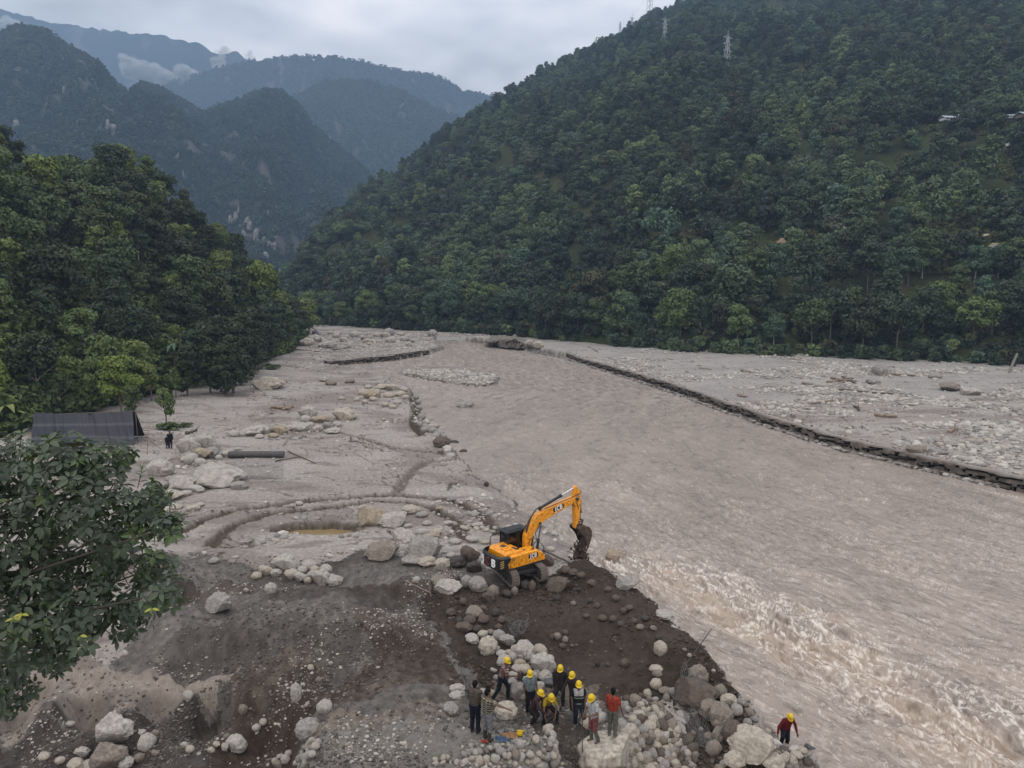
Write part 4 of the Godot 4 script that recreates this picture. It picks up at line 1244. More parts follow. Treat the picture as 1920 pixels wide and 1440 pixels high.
	# clusters whose stones nobody could name one by one: foot points, sizes
	var clusters := [
		["pale boulder in the cluster left of the wire mesh roll", "boulders by the mesh roll", "pale", [[350, 850, 36, 30], [380, 840, 32, 24], [357, 870, 23, 19], [374, 874, 21, 15], [378, 860, 32, 22], [398, 858, 23, 19], [403, 844, 17, 15], [350, 860, 25, 11], [394, 876, 18, 9], [425, 854, 20, 9], [345, 866, 16, 9], [410, 862, 14, 9], [365, 846, 18, 13]]],
		["pale stone in the line of boulders across the silt", "stone line across the silt", "pale", [[470, 816, 40, 15], [492, 813, 30, 15], [506, 811, 32, 13], [522, 813, 30, 15], [541, 807, 19, 10], [437, 819, 20, 12], [456, 818, 18, 10], [572, 792, 21, 14], [613, 804, 18, 14], [595, 809, 18, 12], [622, 813, 28, 10], [530, 805, 20, 9], [485, 822, 16, 8], [512, 820, 18, 8], [553, 800, 16, 9], [632, 800, 16, 10], [580, 800, 16, 9]]],
		["pale stone in the patch beside the river bend", "stones by the river bend", "cream", [[715, 730, 25, 11], [735, 732, 27, 12], [750, 743, 20, 10], [680, 740, 18, 11], [728, 745, 20, 10], [705, 738, 16, 9], [668, 752, 12, 8], [684, 757, 12, 8], [745, 758, 15, 8], [736, 766, 14, 8], [722, 762, 13, 8], [760, 748, 15, 8], [758, 734, 16, 9], [620, 722, 20, 10], [605, 715, 16, 8], [655, 718, 18, 8], [640, 750, 12, 7], [700, 752, 16, 8], [690, 728, 14, 7]]],
		["grey stone in the row along the crumbling river edge", "stones along the river edge", "grey", [[786, 772, 12, 10], [790, 786, 15, 12], [797, 798, 15, 11], [803, 806, 16, 10], [812, 812, 18, 11], [822, 818, 18, 9], [796, 810, 15, 10], [788, 800, 12, 10], [806, 792, 12, 8], [830, 824, 16, 9], [784, 760, 11, 9], [780, 748, 12, 8], [818, 802, 13, 7], [840, 828, 14, 7]]],
		["pale stone in the pile behind the dark cut bank", "pale stones on the berm", "pale", [[497, 1079, 27, 19], [530, 1069, 44, 24], [545, 1086, 25, 17], [562, 1091, 27, 19], [600, 1099, 33, 27], [628, 1099, 27, 17], [578, 1069, 25, 17], [610, 1076, 23, 17], [517, 1081, 19, 13], [507, 1113, 20, 19], [585, 1085, 20, 14], [551, 1068, 22, 14], [566, 1076, 20, 13], [590, 1074, 18, 12], [400, 1056, 20, 9], [480, 1086, 18, 12], [618, 1090, 18, 12], [576, 1094, 16, 11]]],
		["pale stone scattered on the silt behind the digger", "stones behind the digger", "pale", [[800, 1063, 33, 17], [830, 1069, 27, 23], [770, 1060, 46, 14], [741, 1042, 16, 10], [808, 1012, 30, 13], [790, 1004, 24, 13], [816, 1002, 22, 10], [780, 1018, 20, 12], [770, 962, 34, 14], [752, 968, 20, 9], [790, 970, 22, 10], [800, 985, 18, 8], [765, 990, 16, 8], [840, 985, 20, 8], [852, 1020, 22, 10], [885, 1016, 24, 10], [870, 1000, 18, 8], [845, 1045, 18, 8], [780, 1092, 14, 11], [640, 1008, 10, 7], [668, 1008, 9, 7], [655, 1006, 8, 6], [895, 990, 22, 9], [825, 962, 16, 7], [910, 1020, 16, 7]]],
		["brown stone rolled down the heap below the digger", "brown stones on the heap", "brown", [[845, 1156, 18, 14], [868, 1135, 14, 12], [890, 1160, 32, 22], [915, 1130, 22, 20], [905, 1150, 18, 14], [928, 1155, 18, 14], [905, 1168, 22, 15], [870, 1185, 30, 16], [880, 1170, 22, 15], [940, 1168, 16, 12], [860, 1170, 14, 13], [935, 1180, 12, 10], [845, 1100, 14, 9], [950, 1120, 18, 14], [925, 1120, 20, 24], [965, 1115, 12, 16], [998, 1108, 14, 20], [985, 1105, 18, 16], [1045, 1200, 14, 12], [1060, 1205, 12, 11], [1035, 1200, 9, 12], [1060, 1190, 11, 9], [1055, 1215, 12, 8], [1120, 1140, 12, 10], [1150, 1165, 14, 10], [1170, 1150, 13, 10], [1190, 1170, 12, 10], [1130, 1165, 16, 10], [1075, 1080, 18, 12], [1060, 1075, 20, 14], [1090, 1085, 16, 12], [1110, 1100, 18, 12], [1140, 1110, 14, 10], [1155, 1128, 14, 11], [1180, 1145, 16, 10], [1045, 1128, 12, 12], [1085, 1110, 10, 9], [1210, 1165, 14, 9], [1165, 1175, 12, 9], [1235, 1200, 12, 9], [1172, 1250, 17, 14], [1120, 1250, 9, 12], [1140, 1250, 8, 8], [1075, 1135, 10, 8], [1105, 1130, 11, 8], [1100, 1160, 12, 9], [895, 1185, 16, 11], [920, 1190, 14, 9], [1200, 1180, 14, 9], [1225, 1182, 12, 8]]],
		["pale stone in the chute of boulders above the workers", "stone chute above the workers", "pale", [[886, 1205, 27, 13], [950, 1213, 28, 16], [935, 1200, 22, 18], [991, 1238, 18, 17], [945, 1248, 25, 19], [962, 1241, 15, 18], [975, 1251, 21, 13], [962, 1274, 17, 15], [961, 1286, 17, 12], [982, 1313, 19, 17], [1000, 1245, 18, 12], [970, 1262, 20, 14], [985, 1262, 22, 14], [1000, 1275, 18, 14], [990, 1282, 18, 14], [955, 1230, 16, 10], [930, 1220, 14, 9], [940, 1232, 18, 10], [965, 1222, 20, 11], [975, 1236, 18, 11], [1022, 1280, 23, 18], [1008, 1268, 15, 11], [925, 1262, 12, 9], [930, 1275, 10, 9], [948, 1268, 13, 10], [1012, 1292, 16, 13], [1012, 1218, 18, 9], [905, 1195, 18, 12], [1010, 1300, 14, 11], [905, 1300, 12, 8], [920, 1305, 16, 10], [890, 1290, 12, 8], [950, 1258, 14, 9]]],
		["pale stone of the loose pile in the river bank corner", "stones of the bank corner", "dusty", [[1262, 1303, 14, 12], [1250, 1313, 13, 11], [1385, 1368, 12, 11], [1398, 1372, 13, 11], [1402, 1362, 14, 11], [1378, 1366, 11, 10], [1390, 1380, 13, 10], [1412, 1380, 14, 10], [1357, 1440, 12, 12], [1350, 1448, 16, 12], [1470, 1436, 16, 13], [1475, 1424, 12, 10], [1405, 1345, 18, 14], [1415, 1355, 14, 10], [1387, 1322, 12, 11], [1400, 1330, 10, 9], [1425, 1392, 14, 10], [1442, 1410, 12, 9], [1374, 1290, 8, 7], [1284, 1222, 8, 6], [1293, 1232, 7, 7], [1338, 1262, 7, 6], [1368, 1285, 7, 6], [1300, 1380, 9, 8], [1315, 1372, 8, 8], [1455, 1420, 16, 9], [1470, 1402, 14, 9], [1495, 1428, 18, 8], [1505, 1412, 16, 8], [1440, 1380, 12, 9]]],
		["pale cobble at the bottom left below the dark slope", "cobbles at the bottom left", "cream", [[150, 1420, 22, 12], [140, 1445, 24, 16], [165, 1444, 22, 14], [222, 1425, 18, 11], [235, 1440, 22, 14], [260, 1430, 16, 12], [290, 1418, 14, 10], [345, 1402, 12, 9], [355, 1412, 14, 11], [395, 1412, 12, 9], [405, 1402, 12, 9], [422, 1408, 14, 12], [435, 1396, 12, 9], [425, 1385, 11, 8], [290, 1380, 12, 9], [265, 1382, 12, 8], [80, 1425, 16, 9], [110, 1432, 14, 9], [130, 1362, 12, 7], [520, 1440, 16, 12], [535, 1432, 16, 14], [525, 1425, 13, 9], [540, 1418, 12, 9], [515, 1432, 10, 9], [480, 1375, 14, 10], [493, 1362, 12, 10], [455, 1340, 14, 16], [582, 1257, 10, 9], [598, 1280, 11, 10], [575, 1325, 8, 8], [585, 1212, 8, 6], [620, 1248, 8, 7], [560, 1385, 12, 10]]],
		["pale stone near the slab boulder on the silt", "stones near the slab", "pale", [[320, 937, 36, 18], [366, 922, 30, 11], [345, 930, 20, 9], [300, 915, 26, 12], [318, 905, 20, 12], [360, 958, 22, 10], [330, 955, 18, 9], [372, 950, 16, 7], [290, 950, 22, 12], [560, 948, 14, 7], [548, 952, 12, 6], [300, 870, 14, 7], [312, 1018, 14, 8], [460, 1110, 9, 6], [447, 845, 14, 6], [680, 955, 18, 7]]]]
	for c in clusters:
		for e in c[3]:
			var mat: String = c[2]
			var r := rng.randf()
			if mat == "pale": mat = "pale" if r < 0.55 else "cream" if r < 0.75 else "grey" if r < 0.93 else "tan"
			elif mat == "brown": mat = "brown" if r < 0.6 else "dark" if r < 0.85 else "dusty"
			elif mat == "dusty": mat = "dusty" if r < 0.5 else "cream" if r < 0.8 else "grey"
			elif mat == "cream": mat = "cream" if r < 0.4 else "pale" if r < 0.8 else "dusty"
			boulder(e[0], e[1], e[2], e[3], mat, c[0], c[1], -1, "cobble" if e[2] < 16.5 else "boulder")
	# the bar of boulders at the far bend
	for k in 36:
		var px := rng.randf_range(572, 812)
		var py := rng.randf_range(624, 652) + absf(px - 700.0) * 0.02
		var w := rng.randf_range(7, 22) * (1.3 if px < 640 or px > 770 else 1.0)
		boulder(px, py, w, w * rng.randf_range(0.45, 0.75), pick(["cream", "pale", "cream", "pale", "grey"]), "pale boulder on the rocky bar at the far river bend", "boulders on the far bar")
	print("boulders ", boulders)

func pebbles(called: String, label: String, count: int, px0: float, px1: float, py0: float, py1: float, s0: float, s1: float, ok: Callable, tones: Array, sd: int) -> void:
	var g := RandomNumberGenerator.new()
	g.seed = sd
	var lists: Array = [[], [], [], []]
	var tints: Array = [PackedColorArray(), PackedColorArray(), PackedColorArray(), PackedColorArray()]
	var tries := 0
	var made := 0
	while made < count and tries < count * 6:
		tries += 1
		var px := g.randf_range(px0, px1)
		var py := g.randf_range(py0, py1)
		var p := at(px, py, 0.0)
		var d: float = ok.call(px, py, p)
		if d <= 0.0 or g.randf() > d: continue
		var h := ground_height(p.x, p.z)
		if h < WATER - 0.1: continue
		var s := s0 * pow(s1 / s0, pow(g.randf(), 2.6))
		var k := g.randi() % 4
		lists[k].append(Transform3D(Basis(Vector3.UP, g.randf() * TAU) * Basis(Vector3.RIGHT, g.randf_range(-0.4, 0.4)) * Basis.from_scale(Vector3(s * g.randf_range(0.8, 1.4), s * g.randf_range(0.45, 0.85), s)), Vector3(p.x, h + s * 0.18, p.z)))
		var half := tones.size() / 2
		var c: Color = tones[(g.randi() % half) + (half if noise_b.get_noise_2d(p.x * 0.6 + 77.0, p.z * 0.6) + g.randfn() * 0.12 > 0.12 else 0)]
		tints[k].append(c * g.randf_range(0.8, 1.15))
		made += 1
	var o := Node3D.new()
	o.name = numbered(called)
	add_child(o)
	tag(o, label, "gravel", "", "stuff")
	for k in 4:
		var l: Array[Transform3D] = []
		l.assign(lists[k])
		if l.size() > 0: tag(scatter("pebbles", small[k], mats.pebble, l, tints[k], o), "", "", "", "stuff")

func build_gravel() -> void:
	var m := rough(Color(1, 1, 1), 0.9, 0.0, 0.3)
	m.vertex_color_use_as_albedo = true
	mats.pebble = m
	var pale := [Color(0.36, 0.335, 0.305), Color(0.30, 0.28, 0.26), Color(0.40, 0.375, 0.34), Color(0.24, 0.22, 0.205), Color(0.32, 0.285, 0.245), Color(0.22, 0.21, 0.20)]
	var dull := [Color(0.12, 0.10, 0.088), Color(0.17, 0.15, 0.135), Color(0.08, 0.066, 0.056), Color(0.22, 0.20, 0.185), Color(0.30, 0.275, 0.25)]
	var dark := [Color(0.044, 0.033, 0.026), Color(0.064, 0.049, 0.039), Color(0.034, 0.026, 0.02), Color(0.10, 0.08, 0.066)]
	# far bank on the right: a sheet of stones, sparser on the silt tongues
	pebbles("gravel", "grey stones strewn over the far gravel bank", 22000, 1000, 1990, 655, 930, 0.045, 0.4, func(px: float, py: float, p: Vector3) -> float:
		if Geometry2D.is_point_in_polygon(Vector2(p.x, p.z), river_poly): return 0.0
		if py < 640.0 + (px - 1000.0) * 0.052: return 0.0
		var n := noise_b.get_noise_2d(p.x * 0.16, p.z * 0.22)
		return clampf(0.25 + n * 3.2, 0.03, 1.0), pale, 21)
	pebbles("gravel", "grey shingle on the small island and the far bar", 11000, 580, 945, 622, 727, 0.06, 0.34, func(px: float, py: float, p: Vector3) -> float:
		if py > 685.0: return 1.0 if Geometry2D.is_point_in_polygon(Vector2(p.x * 1.0, p.z), island) else 0.0
		if Geometry2D.is_point_in_polygon(Vector2(p.x, p.z), river_poly): return 0.0
		return 0.9 if py < 660.0 else 0.25, pale, 22)
	pebbles("gravel", "small stones scattered on the silt flats", 3800, 280, 1100, 690, 1060, 0.03, 0.24, func(px: float, py: float, p: Vector3) -> float:
		if Geometry2D.is_point_in_polygon(Vector2(p.x, p.z), river_poly): return 0.0
		if Geometry2D.is_point_in_polygon(Vector2(p.x, p.z), zones.woods_floor): return 0.0
		return clampf(0.08 + 2.4 * (noise_b.get_noise_2d(p.x * 0.3 + 600.0, p.z * 0.3) - 0.12), 0.02, 1.0), pale, 23)
	pebbles("gravel", "coarse gravel and cobbles on the near heaps and slopes", 42000, -60, 1480, 1045, 1520, 0.008, 0.075, func(px: float, py: float, p: Vector3) -> float:
		var q := Vector2(p.x, p.z)
		if Geometry2D.is_point_in_polygon(q, river_poly) or Geometry2D.is_point_in_polygon(q, zones.heap): return 0.0
		if Geometry2D.is_point_in_polygon(q, zones.road): return 0.25
		return clampf(0.4 + 1.6 * noise_b.get_noise_2d(p.x * 0.5 + 300.0, p.z * 0.5), 0.08, 1.0), [Color(0.075, 0.064, 0.056), Color(0.105, 0.092, 0.082), Color(0.055, 0.046, 0.04), Color(0.14, 0.125, 0.112), Color(0.09, 0.08, 0.074), Color(0.24, 0.22, 0.20), Color(0.34, 0.315, 0.285), Color(0.10, 0.09, 0.08), Color(0.30, 0.265, 0.22), Color(0.15, 0.135, 0.12)], 24)
	pebbles("gravel", "dark clods and stones over the fresh soil heap", 9000, 790, 1460, 1050, 1440, 0.012, 0.10, func(px: float, py: float, p: Vector3) -> float:
		var q := Vector2(p.x, p.z)
		if not Geometry2D.is_point_in_polygon(q, zones.heap): return 0.0
		return clampf(0.35 + 2.0 * noise_b.get_noise_2d(p.x * 0.4 + 30.0, p.z * 0.4), 0.05, 1.0), dark, 25)
	pebbles("gravel", "cobbles heaped along the crumbling near shore", 420, 770, 860, 745, 858, 0.06, 0.42, func(px: float, py: float, p: Vector3) -> float:
		var r := to_river(Vector2(p.x, p.z))
		return 1.0 if r.x > -2.2 and r.x < 1.6 else 0.0, pale, 27)
	pebbles("gravel", "wet stones along the water's edge below the bank pile", 700, 1390, 1570, 1370, 1470, 0.03, 0.2, func(px: float, py: float, p: Vector3) -> float:
		var r := to_river(Vector2(p.x, p.z))
		return 1.0 if r.x > -0.5 and r.x < 2.0 else 0.0, dull + [pale[0], pale[1], pale[3]], 28)
	# shingle at the foot of the cut bank
	var g := RandomNumberGenerator.new()
	g.seed = 26
	var list: Array[Transform3D] = []
	var tints := PackedColorArray()
	for k in 4200:
		var q := g.randi_range(2, edge_b.size() - 3)
		var f := g.randf()
		var p := edge_b[q].lerp(edge_b[q + 1], f)
		var out := (edge_b[q + 1] - edge_b[q]).normalized().orthogonal()
		p += out * g.randf_range(-0.75, 0.55) * (1.0 if q < 9 else 0.6)
		var s := g.randf_range(0.06, 0.26)
		list.append(Transform3D(Basis(Vector3.UP, g.randf() * TAU) * Basis.from_scale(Vector3(s * 1.3, s * 0.7, s)), Vector3(p.x, WATER + g.randf_range(-0.02, 0.14), p.y)))
		tints.append(pick(pale + dull) * g.randf_range(0.5, 0.95))
	tag(scatter("shingle", small[1], m, list, tints), "grey shingle along the foot of the far cut bank", "gravel", "", "stuff")

# the raw earth face of the undercut banks
func build_banks() -> void:
	var m := rough(Color(1, 1, 1), 0.95, 0.0, 0.2)
	m.vertex_color_use_as_albedo = true
	for line in [[edge_b, 3, edge_b.size() - 1, 1.0, "dark undercut earth bank edging the far gravel flat"], [edge_a, 2, 4, 1.0, "dark undercut earth bank of the far bar"]]:
		var pts: PackedVector2Array = line[0]
		var path := PackedVector2Array()
		for k in range(line[1], line[2]):
			var n := int(pts[k].distance_to(pts[k + 1]) / 0.32) + 1
			for s in n: path.append(pts[k].lerp(pts[k + 1], s / float(n)))
		var rows := 9
		var cols := path.size()
		var v := PackedVector3Array(); v.resize(rows * cols)
		var c := PackedColorArray(); c.resize(rows * cols)
		var keep := PackedByteArray(); keep.resize(rows * cols); keep.fill(1)
		for q in cols:
			var t := (path[mini(q + 1, cols - 1)] - path[maxi(q - 1, 0)]).normalized()
			var out := Vector2(t.y, -t.x)
			if Geometry2D.is_point_in_polygon(path[q] + out * 1.0, river_poly): out = -out
			for r in rows:
				var f := r / float(rows - 1)
				# from under the water up the face, over the lip, back under the turf
				var back: float = [-0.5, -0.2, 0.0, 0.08, 0.12, 0.18, 0.25, 1.2, 2.6][r]
				var up: float = [-0.25, -0.02, 0.12, 0.35, 0.55, 0.75, 0.92, 1.0, 0.93][r]
				var p := path[q] + out * back
				var wob := noise_b.get_noise_2d(p.x * 1.6 + r * 3.0, p.y * 1.6) * 0.4 + noise_c.get_noise_2d(p.x * 0.9, p.y * 0.9 + r) * 0.22
				wob -= 1.1 * maxf(0.0, noise_b.get_noise_2d(path[q].x * 0.5, path[q].y * 0.5)) * (1.0 if r < 7 else 0.4)
				p += out * wob
				var lip := ground_height((path[q] + out * 1.6).x, (path[q] + out * 1.6).y) + 0.03 + 0.2 * noise_b.get_noise_2d(p.x * 0.8, p.y * 0.8) * sin(f * PI)
				v[r * cols + q] = Vector3(p.x, lerpf(WATER, maxf(lip, WATER + 0.5), up) - (0.12 if r == 8 else 0.0), p.y)
				var soil := Color(0.060, 0.050, 0.042).lerp(Color(0.12, 0.10, 0.084), clampf(0.4 + 1.6 * noise_c.get_noise_3d(p.x, up * 3.0, p.y), 0, 1))
				c[r * cols + q] = soil if r < 7 else Color(0.27, 0.24, 0.22)
		tag(put("river_bank", sheet(rows, cols, v, c, keep), m), line[4], "", "", "structure")

# ---------------------------------------------------------------- the digger
func lettering(text: String, height: float, depth: float, mat: Material, parent: Node, xf: Transform3D) -> void:
	var f := SystemFont.new()
	f.font_names = PackedStringArray(["Droid Sans"])
	f.font_weight = 800
	var t := TextMesh.new()
	t.text = text
	t.font = f
	t.font_size = 64
	t.pixel_size = height / 46.0
	t.depth = depth
	var o := put("lettering", t, mat, parent)
	o.transform = xf

func pts2(a: Array) -> PackedVector2Array:
	var p := PackedVector2Array()
	for e in a: p.append(Vector2(e[0], e[1]))
	return p

# outline of a bar that follows a centre line with a given half thickness
func outline(line: Array) -> PackedVector2Array:
	var up := PackedVector2Array()
	var down := PackedVector2Array()
	for k in line.size():
		var p := Vector2(line[k][0], line[k][1])
		var a := Vector2(line[maxi(k - 1, 0)][0], line[maxi(k - 1, 0)][1])
		var b := Vector2(line[mini(k + 1, line.size() - 1)][0], line[mini(k + 1, line.size() - 1)][1])
		var n := (b - a).normalized().orthogonal()
		up.append(p + n * line[k][2])
		down.append(p - n * line[k][2])
	down.reverse()
	up.append_array(down)
	return up

func build_digger() -> void:
	var paint := rough(Color(0.86, 0.335, 0.010), 0.42, 0.0, 0.5)
	paint.albedo_texture = noise_texture(0.012, 0.80, 1.0, 91, 512, 5)
	var ramp := Gradient.new()
	ramp.offsets = PackedFloat32Array([0.0, 0.30, 0.40, 0.55, 1.0])
	ramp.colors = PackedColorArray([Color(0.70, 0.66, 0.64), Color(0.82, 0.80, 0.79), Color(0.92, 0.92, 0.92), Color(0.97, 0.97, 0.97), Color(1, 1, 1)])
	paint.albedo_texture.color_ramp = ramp
	paint.uv1_triplanar = true
	paint.uv1_scale = Vector3(0.6, 0.6, 0.6)
	paint.clearcoat_enabled = true
	paint.clearcoat = 0.25
	paint.clearcoat_roughness = 0.35
	var black := rough(Color(0.018, 0.019, 0.021), 0.5)
	black.albedo_texture = noise_texture(0.02, 0.6, 1.0, 92, 256, 4)
	black.uv1_triplanar = true
	var rubber := rough(Color(0.02, 0.02, 0.02), 0.7)
	var steel := rough(Color(0.62, 0.62, 0.62), 0.22, 0.9)
	var muddy := rough(Color(0.30, 0.25, 0.205), 0.85)
	muddy.albedo_texture = noise_texture(0.02, 0.5, 1.0, 93, 256, 5)
	muddy.uv1_triplanar = true
	muddy.uv1_scale = Vector3(2, 2, 2)
	var frame_mat := rough(Color(0.035, 0.031, 0.028), 0.75)
	var rusty := rough(Color(0.17, 0.115, 0.078), 0.7, 0.2)
	rusty.albedo_texture = noise_texture(0.02, 0.35, 1.0, 94, 256, 5)
	rusty.uv1_triplanar = true
	rusty.uv1_scale = Vector3(0.7, 0.7, 0.7)
	var soil := rough(Color(0.06, 0.046, 0.037), 0.95)
	var white := rough(Color(0.78, 0.78, 0.76), 0.5)
	var glass := StandardMaterial3D.new()
	glass.albedo_color = Color(0.03, 0.035, 0.045, 0.72)
	glass.transparency = BaseMaterial3D.TRANSPARENCY_ALPHA
	glass.roughness = 0.06
	glass.metallic_specular = 0.6
	var size := 0.80
	var heading := deg_to_rad(36.0)
	var crawl := deg_to_rad(-66.0)     # the tracks run towards the camera
	var ends := spot(994, 1103)
	var base := ends - Vector3(cos(crawl), 0, -sin(crawl)) * 1.82 * size
	base.y = ground_height(ends.x, ends.z) + 0.22
	var root := thing("excavator", base, heading)
	root.scale = Vector3.ONE * size
	tag(root, "orange crawler excavator with raised boom tipping soil at the river's edge", "excavator")
	var rel := Transform3D(Basis(Vector3.UP, crawl - heading), Vector3.ZERO)
	# tracks
	for s: float in [-1.0, 1.0]:
		var sh := Shape.new()
		sh.xf = rel * Transform3D(Basis(), Vector3(0, 0, s * 1.0))
		sh.extrude(pts2([[-1.5, 0.14], [1.5, 0.14], [1.68, 0.3], [1.68, 0.52], [1.5, 0.66], [-1.5, 0.66], [-1.68, 0.52], [-1.68, 0.3]]), 0.3, 0.03)
		for e: float in [-1.45, 1.45]:
			sh.rod(Vector3(e, 0.4, -0.2), Vector3(e, 0.4, 0.2), 0.38, 18)
		for q in 6: sh.rod(Vector3(-1.0 + q * 0.4, 0.16, -0.19), Vector3(-1.0 + q * 0.4, 0.16, 0.19), 0.11, 10)
		var track := put("track", sh.mesh(), frame_mat, root)
		# the belt: a stadium path with a shoe at every step
		var path: Array = []
		var straight := 2.9
		var r := 0.44
		var length := 2.0 * straight + TAU * r
		var shoe := Shape.new()
		shoe.box(Vector3.ZERO, Vector3(0.155, 0.035, 0.5), 0.008)
		shoe.box(Vector3(-0.05, 0.035, 0), Vector3(0.028, 0.05, 0.5), 0.008)
		shoe.box(Vector3(0.0, 0.03, 0), Vector3(0.02, 0.04, 0.5), 0.008)
		shoe.box(Vector3(0.05, 0.035, 0), Vector3(0.028, 0.05, 0.5), 0.008)
		var shoe_mesh := shoe.mesh()
		var n := 48
		for q in n:
			var d := length * q / n
			var pos: Vector3
			var ang := 0.0
			if d < straight:
				pos = Vector3(-straight / 2 + d, 0.4 + r, 0); ang = 0.0
			elif d < straight + PI * r:
				ang = -(d - straight) / r
				pos = Vector3(straight / 2 - sin(ang) * r, 0.4 + cos(ang) * r, 0)
			elif d < 2 * straight + PI * r:
				ang = -PI
				pos = Vector3(straight / 2 - (d - straight - PI * r), 0.4 - r, 0)
			else:
				ang = -PI - (d - 2 * straight - PI * r) / r
				pos = Vector3(-straight / 2 - sin(ang) * r, 0.4 + cos(ang) * r, 0)
			var o := put("track_shoe", shoe_mesh, muddy, track)
			o.transform = rel * Transform3D(Basis(), Vector3(0, 0, s * 1.0)) * Transform3D(Basis(Vector3(0, 0, 1), ang), pos)
	var un := Shape.new()
	un.xf = rel
	un.box(Vector3(0, 0.52, 0), Vector3(1.5, 0.36, 1.7), 0.06)
	un.box(Vector3(0.8, 0.46, 0), Vector3(0.4, 0.26, 1.8), 0.05)
	un.box(Vector3(-0.8, 0.46, 0), Vector3(0.4, 0.26, 1.8), 0.05)
	un.rod(Vector3(0, 0.6, 0), Vector3(0, 0.98, 0), 0.62, 28)
	put("undercarriage", un.mesh(), frame_mat, root)
	# deck and right-hand body
	var deck := Shape.new()
	deck.box(Vector3(-0.25, 0.98, 0), Vector3(2.9, 0.14, 2.3), 0.03)
	put("deck", deck.mesh(), frame_mat, root)
	var body := Shape.new()
	body.xf = Transform3D(Basis(), Vector3(0, 0, 0.74))
	body.extrude(pts2([[-1.62, 1.04], [1.18, 1.04], [1.30, 1.10], [1.26, 1.34], [1.12, 1.56], [0.92, 1.68], [0.72, 1.72], [0.68, 1.86], [-1.40, 1.86], [-1.70, 1.40]]), 0.96, 0.05)
	var bd := put("body", body.mesh(), paint, root)
	var seams := Shape.new()
	for x: float in [-0.85, 0.05, 0.68]:
		seams.box(Vector3(x, 1.42, 1.222), Vector3(0.018, 0.66, 0.006), 0.001)
	seams.box(Vector3(-0.25, 1.07, 1.222), Vector3(2.9, 0.02, 0.006), 0.001)
	put("panel_seam", seams.mesh(), black, bd)
	var vent := Shape.new()
	for q in 4:
		vent.box(Vector3(-1.28 + 0.0, 1.55 + q * 0.06, 1.226), Vector3(0.30, 0.03, 0.01), 0.003)
	put("vent", vent.mesh(), rusty, bd)
	var plate := Shape.new()
	plate.box(Vector3(0.30, 1.55, 1.226), Vector3(0.76, 0.27, 0.012), 0.004)
	put("name_plate", plate.mesh(), black, bd)
	lettering("JCB", 0.25, 0.016, white, bd, Transform3D(Basis(), Vector3(0.30, 1.55, 1.24)))
	var left := Shape.new()
	left.xf = Transform3D(Basis(), Vector3(0, 0, -0.78))
	left.extrude(pts2([[-1.62, 1.04], [-0.62, 1.04], [-0.62, 1.8], [-1.40, 1.8], [-1.70, 1.40]]), 0.88, 0.05)
	put("side_body", left.mesh(), paint, root)
	var hood := Shape.new()
	hood.xf = Transform3D(Basis(), Vector3(0, 0, -0.02))
	hood.extrude(pts2([[-1.66, 1.55], [-0.30, 1.55], [-0.30, 1.84], [-0.42, 2.0], [-1.50, 2.0], [-1.66, 1.86]]), 1.9, 0.06)
	var hd := put("engine_hood", hood.mesh(), paint, root)
	var grille := Shape.new()
	grille.box(Vector3(-1.0, 2.005, -0.25), Vector3(0.36, 0.02, 0.42), 0.006)
	grille.box(Vector3(-0.62, 2.005, 0.45), Vector3(0.22, 0.02, 0.5), 0.006)
	grille.box(Vector3(-0.1, 1.87, 0.75), Vector3(0.16, 0.04, 0.16), 0.01)
	put("grille", grille.mesh(), rusty, hd)
	var step := Shape.new()
	step.box(Vector3(-1.12, 2.04, 0.3), Vector3(0.62, 0.10, 0.5), 0.03)
	put("hood_hatch", step.mesh(), paint, hd)
	var ex := Shape.new()
	ex.rod(Vector3(-0.55, 1.95, 0.72), Vector3(-0.55, 2.12, 0.72), 0.055, 12)
	ex.rod(Vector3(0.45, 1.82, 0.95), Vector3(0.45, 1.93, 0.95), 0.07, 12)
	put("exhaust", ex.mesh(), black, root)
	# rounded counterweight
	var cw := Shape.new()
	cw.xf = Transform3D(Basis(Vector3(1, 0, 0), Vector3(0, 0, 1), Vector3(0, -1, 0)), Vector3(0, 1.42, 0))
	var plan := PackedVector2Array([Vector2(-1.45, -1.22), Vector2(-1.45, 1.22)])
	for q in 13:
		var a := PI / 2 + (PI * q / 12.0) 
		plan.append(Vector2(-1.55 + cos(a) * 0.78 , signf(sin(a)) * pow(absf(sin(a)), 0.55) * 1.22))
	cw.extrude(plan, 0.95, 0.12)
	var cwt := put("counterweight", cw.mesh(), black, root)
	for e in [["J", 0.62, white], ["C", 0.08, rough(Color(0.16, 0.03, 0.02), 0.6)], ["B", -0.5, white]]:
		var z: float = -e[1]
		lettering(e[0], 0.50, 0.05, e[2], cwt, Transform3D(Basis(Vector3.UP, -PI / 2 + z * 0.10), Vector3(-2.335 + z * z * 0.06, 1.40, z)))
	var ch := Shape.new()
	for q in 4:
		ch.xf = Transform3D(Basis(Vector3.UP, -PI / 2 + 0.62), Vector3(-2.03, 1.22 + q * 0.13, 1.07)) * Transform3D(Basis(Vector3(0, 0, 1), 0.5), Vector3.ZERO)
		ch.box(Vector3.ZERO, Vector3(0.26, 0.06, 0.05), 0.004)
	put("warning_stripe", ch.mesh(), rough(Color(0.36, 0.24, 0.06), 0.7), cwt)
	# cab
	var x0 := -0.58
	var x1 := 1.18
	var z0 := -1.2
	var z1 := -0.32
	var cabf := Shape.new()
	for e in [[x0, z0, x0], [x0, z1, x0], [x1, z0, x1 - 0.22], [x1, z1, x1 - 0.22], [0.35, z0, 0.35], [0.35, z1, 0.35]]:
		cabf.rod(Vector3(e[0], 1.04, e[1]), Vector3(e[2], 2.7, e[1]), 0.045, 8)
	cabf.box(Vector3((x0 + x1) / 2 - 0.05, 1.2, z0), Vector3(1.7, 0.3, 0.05), 0.01)
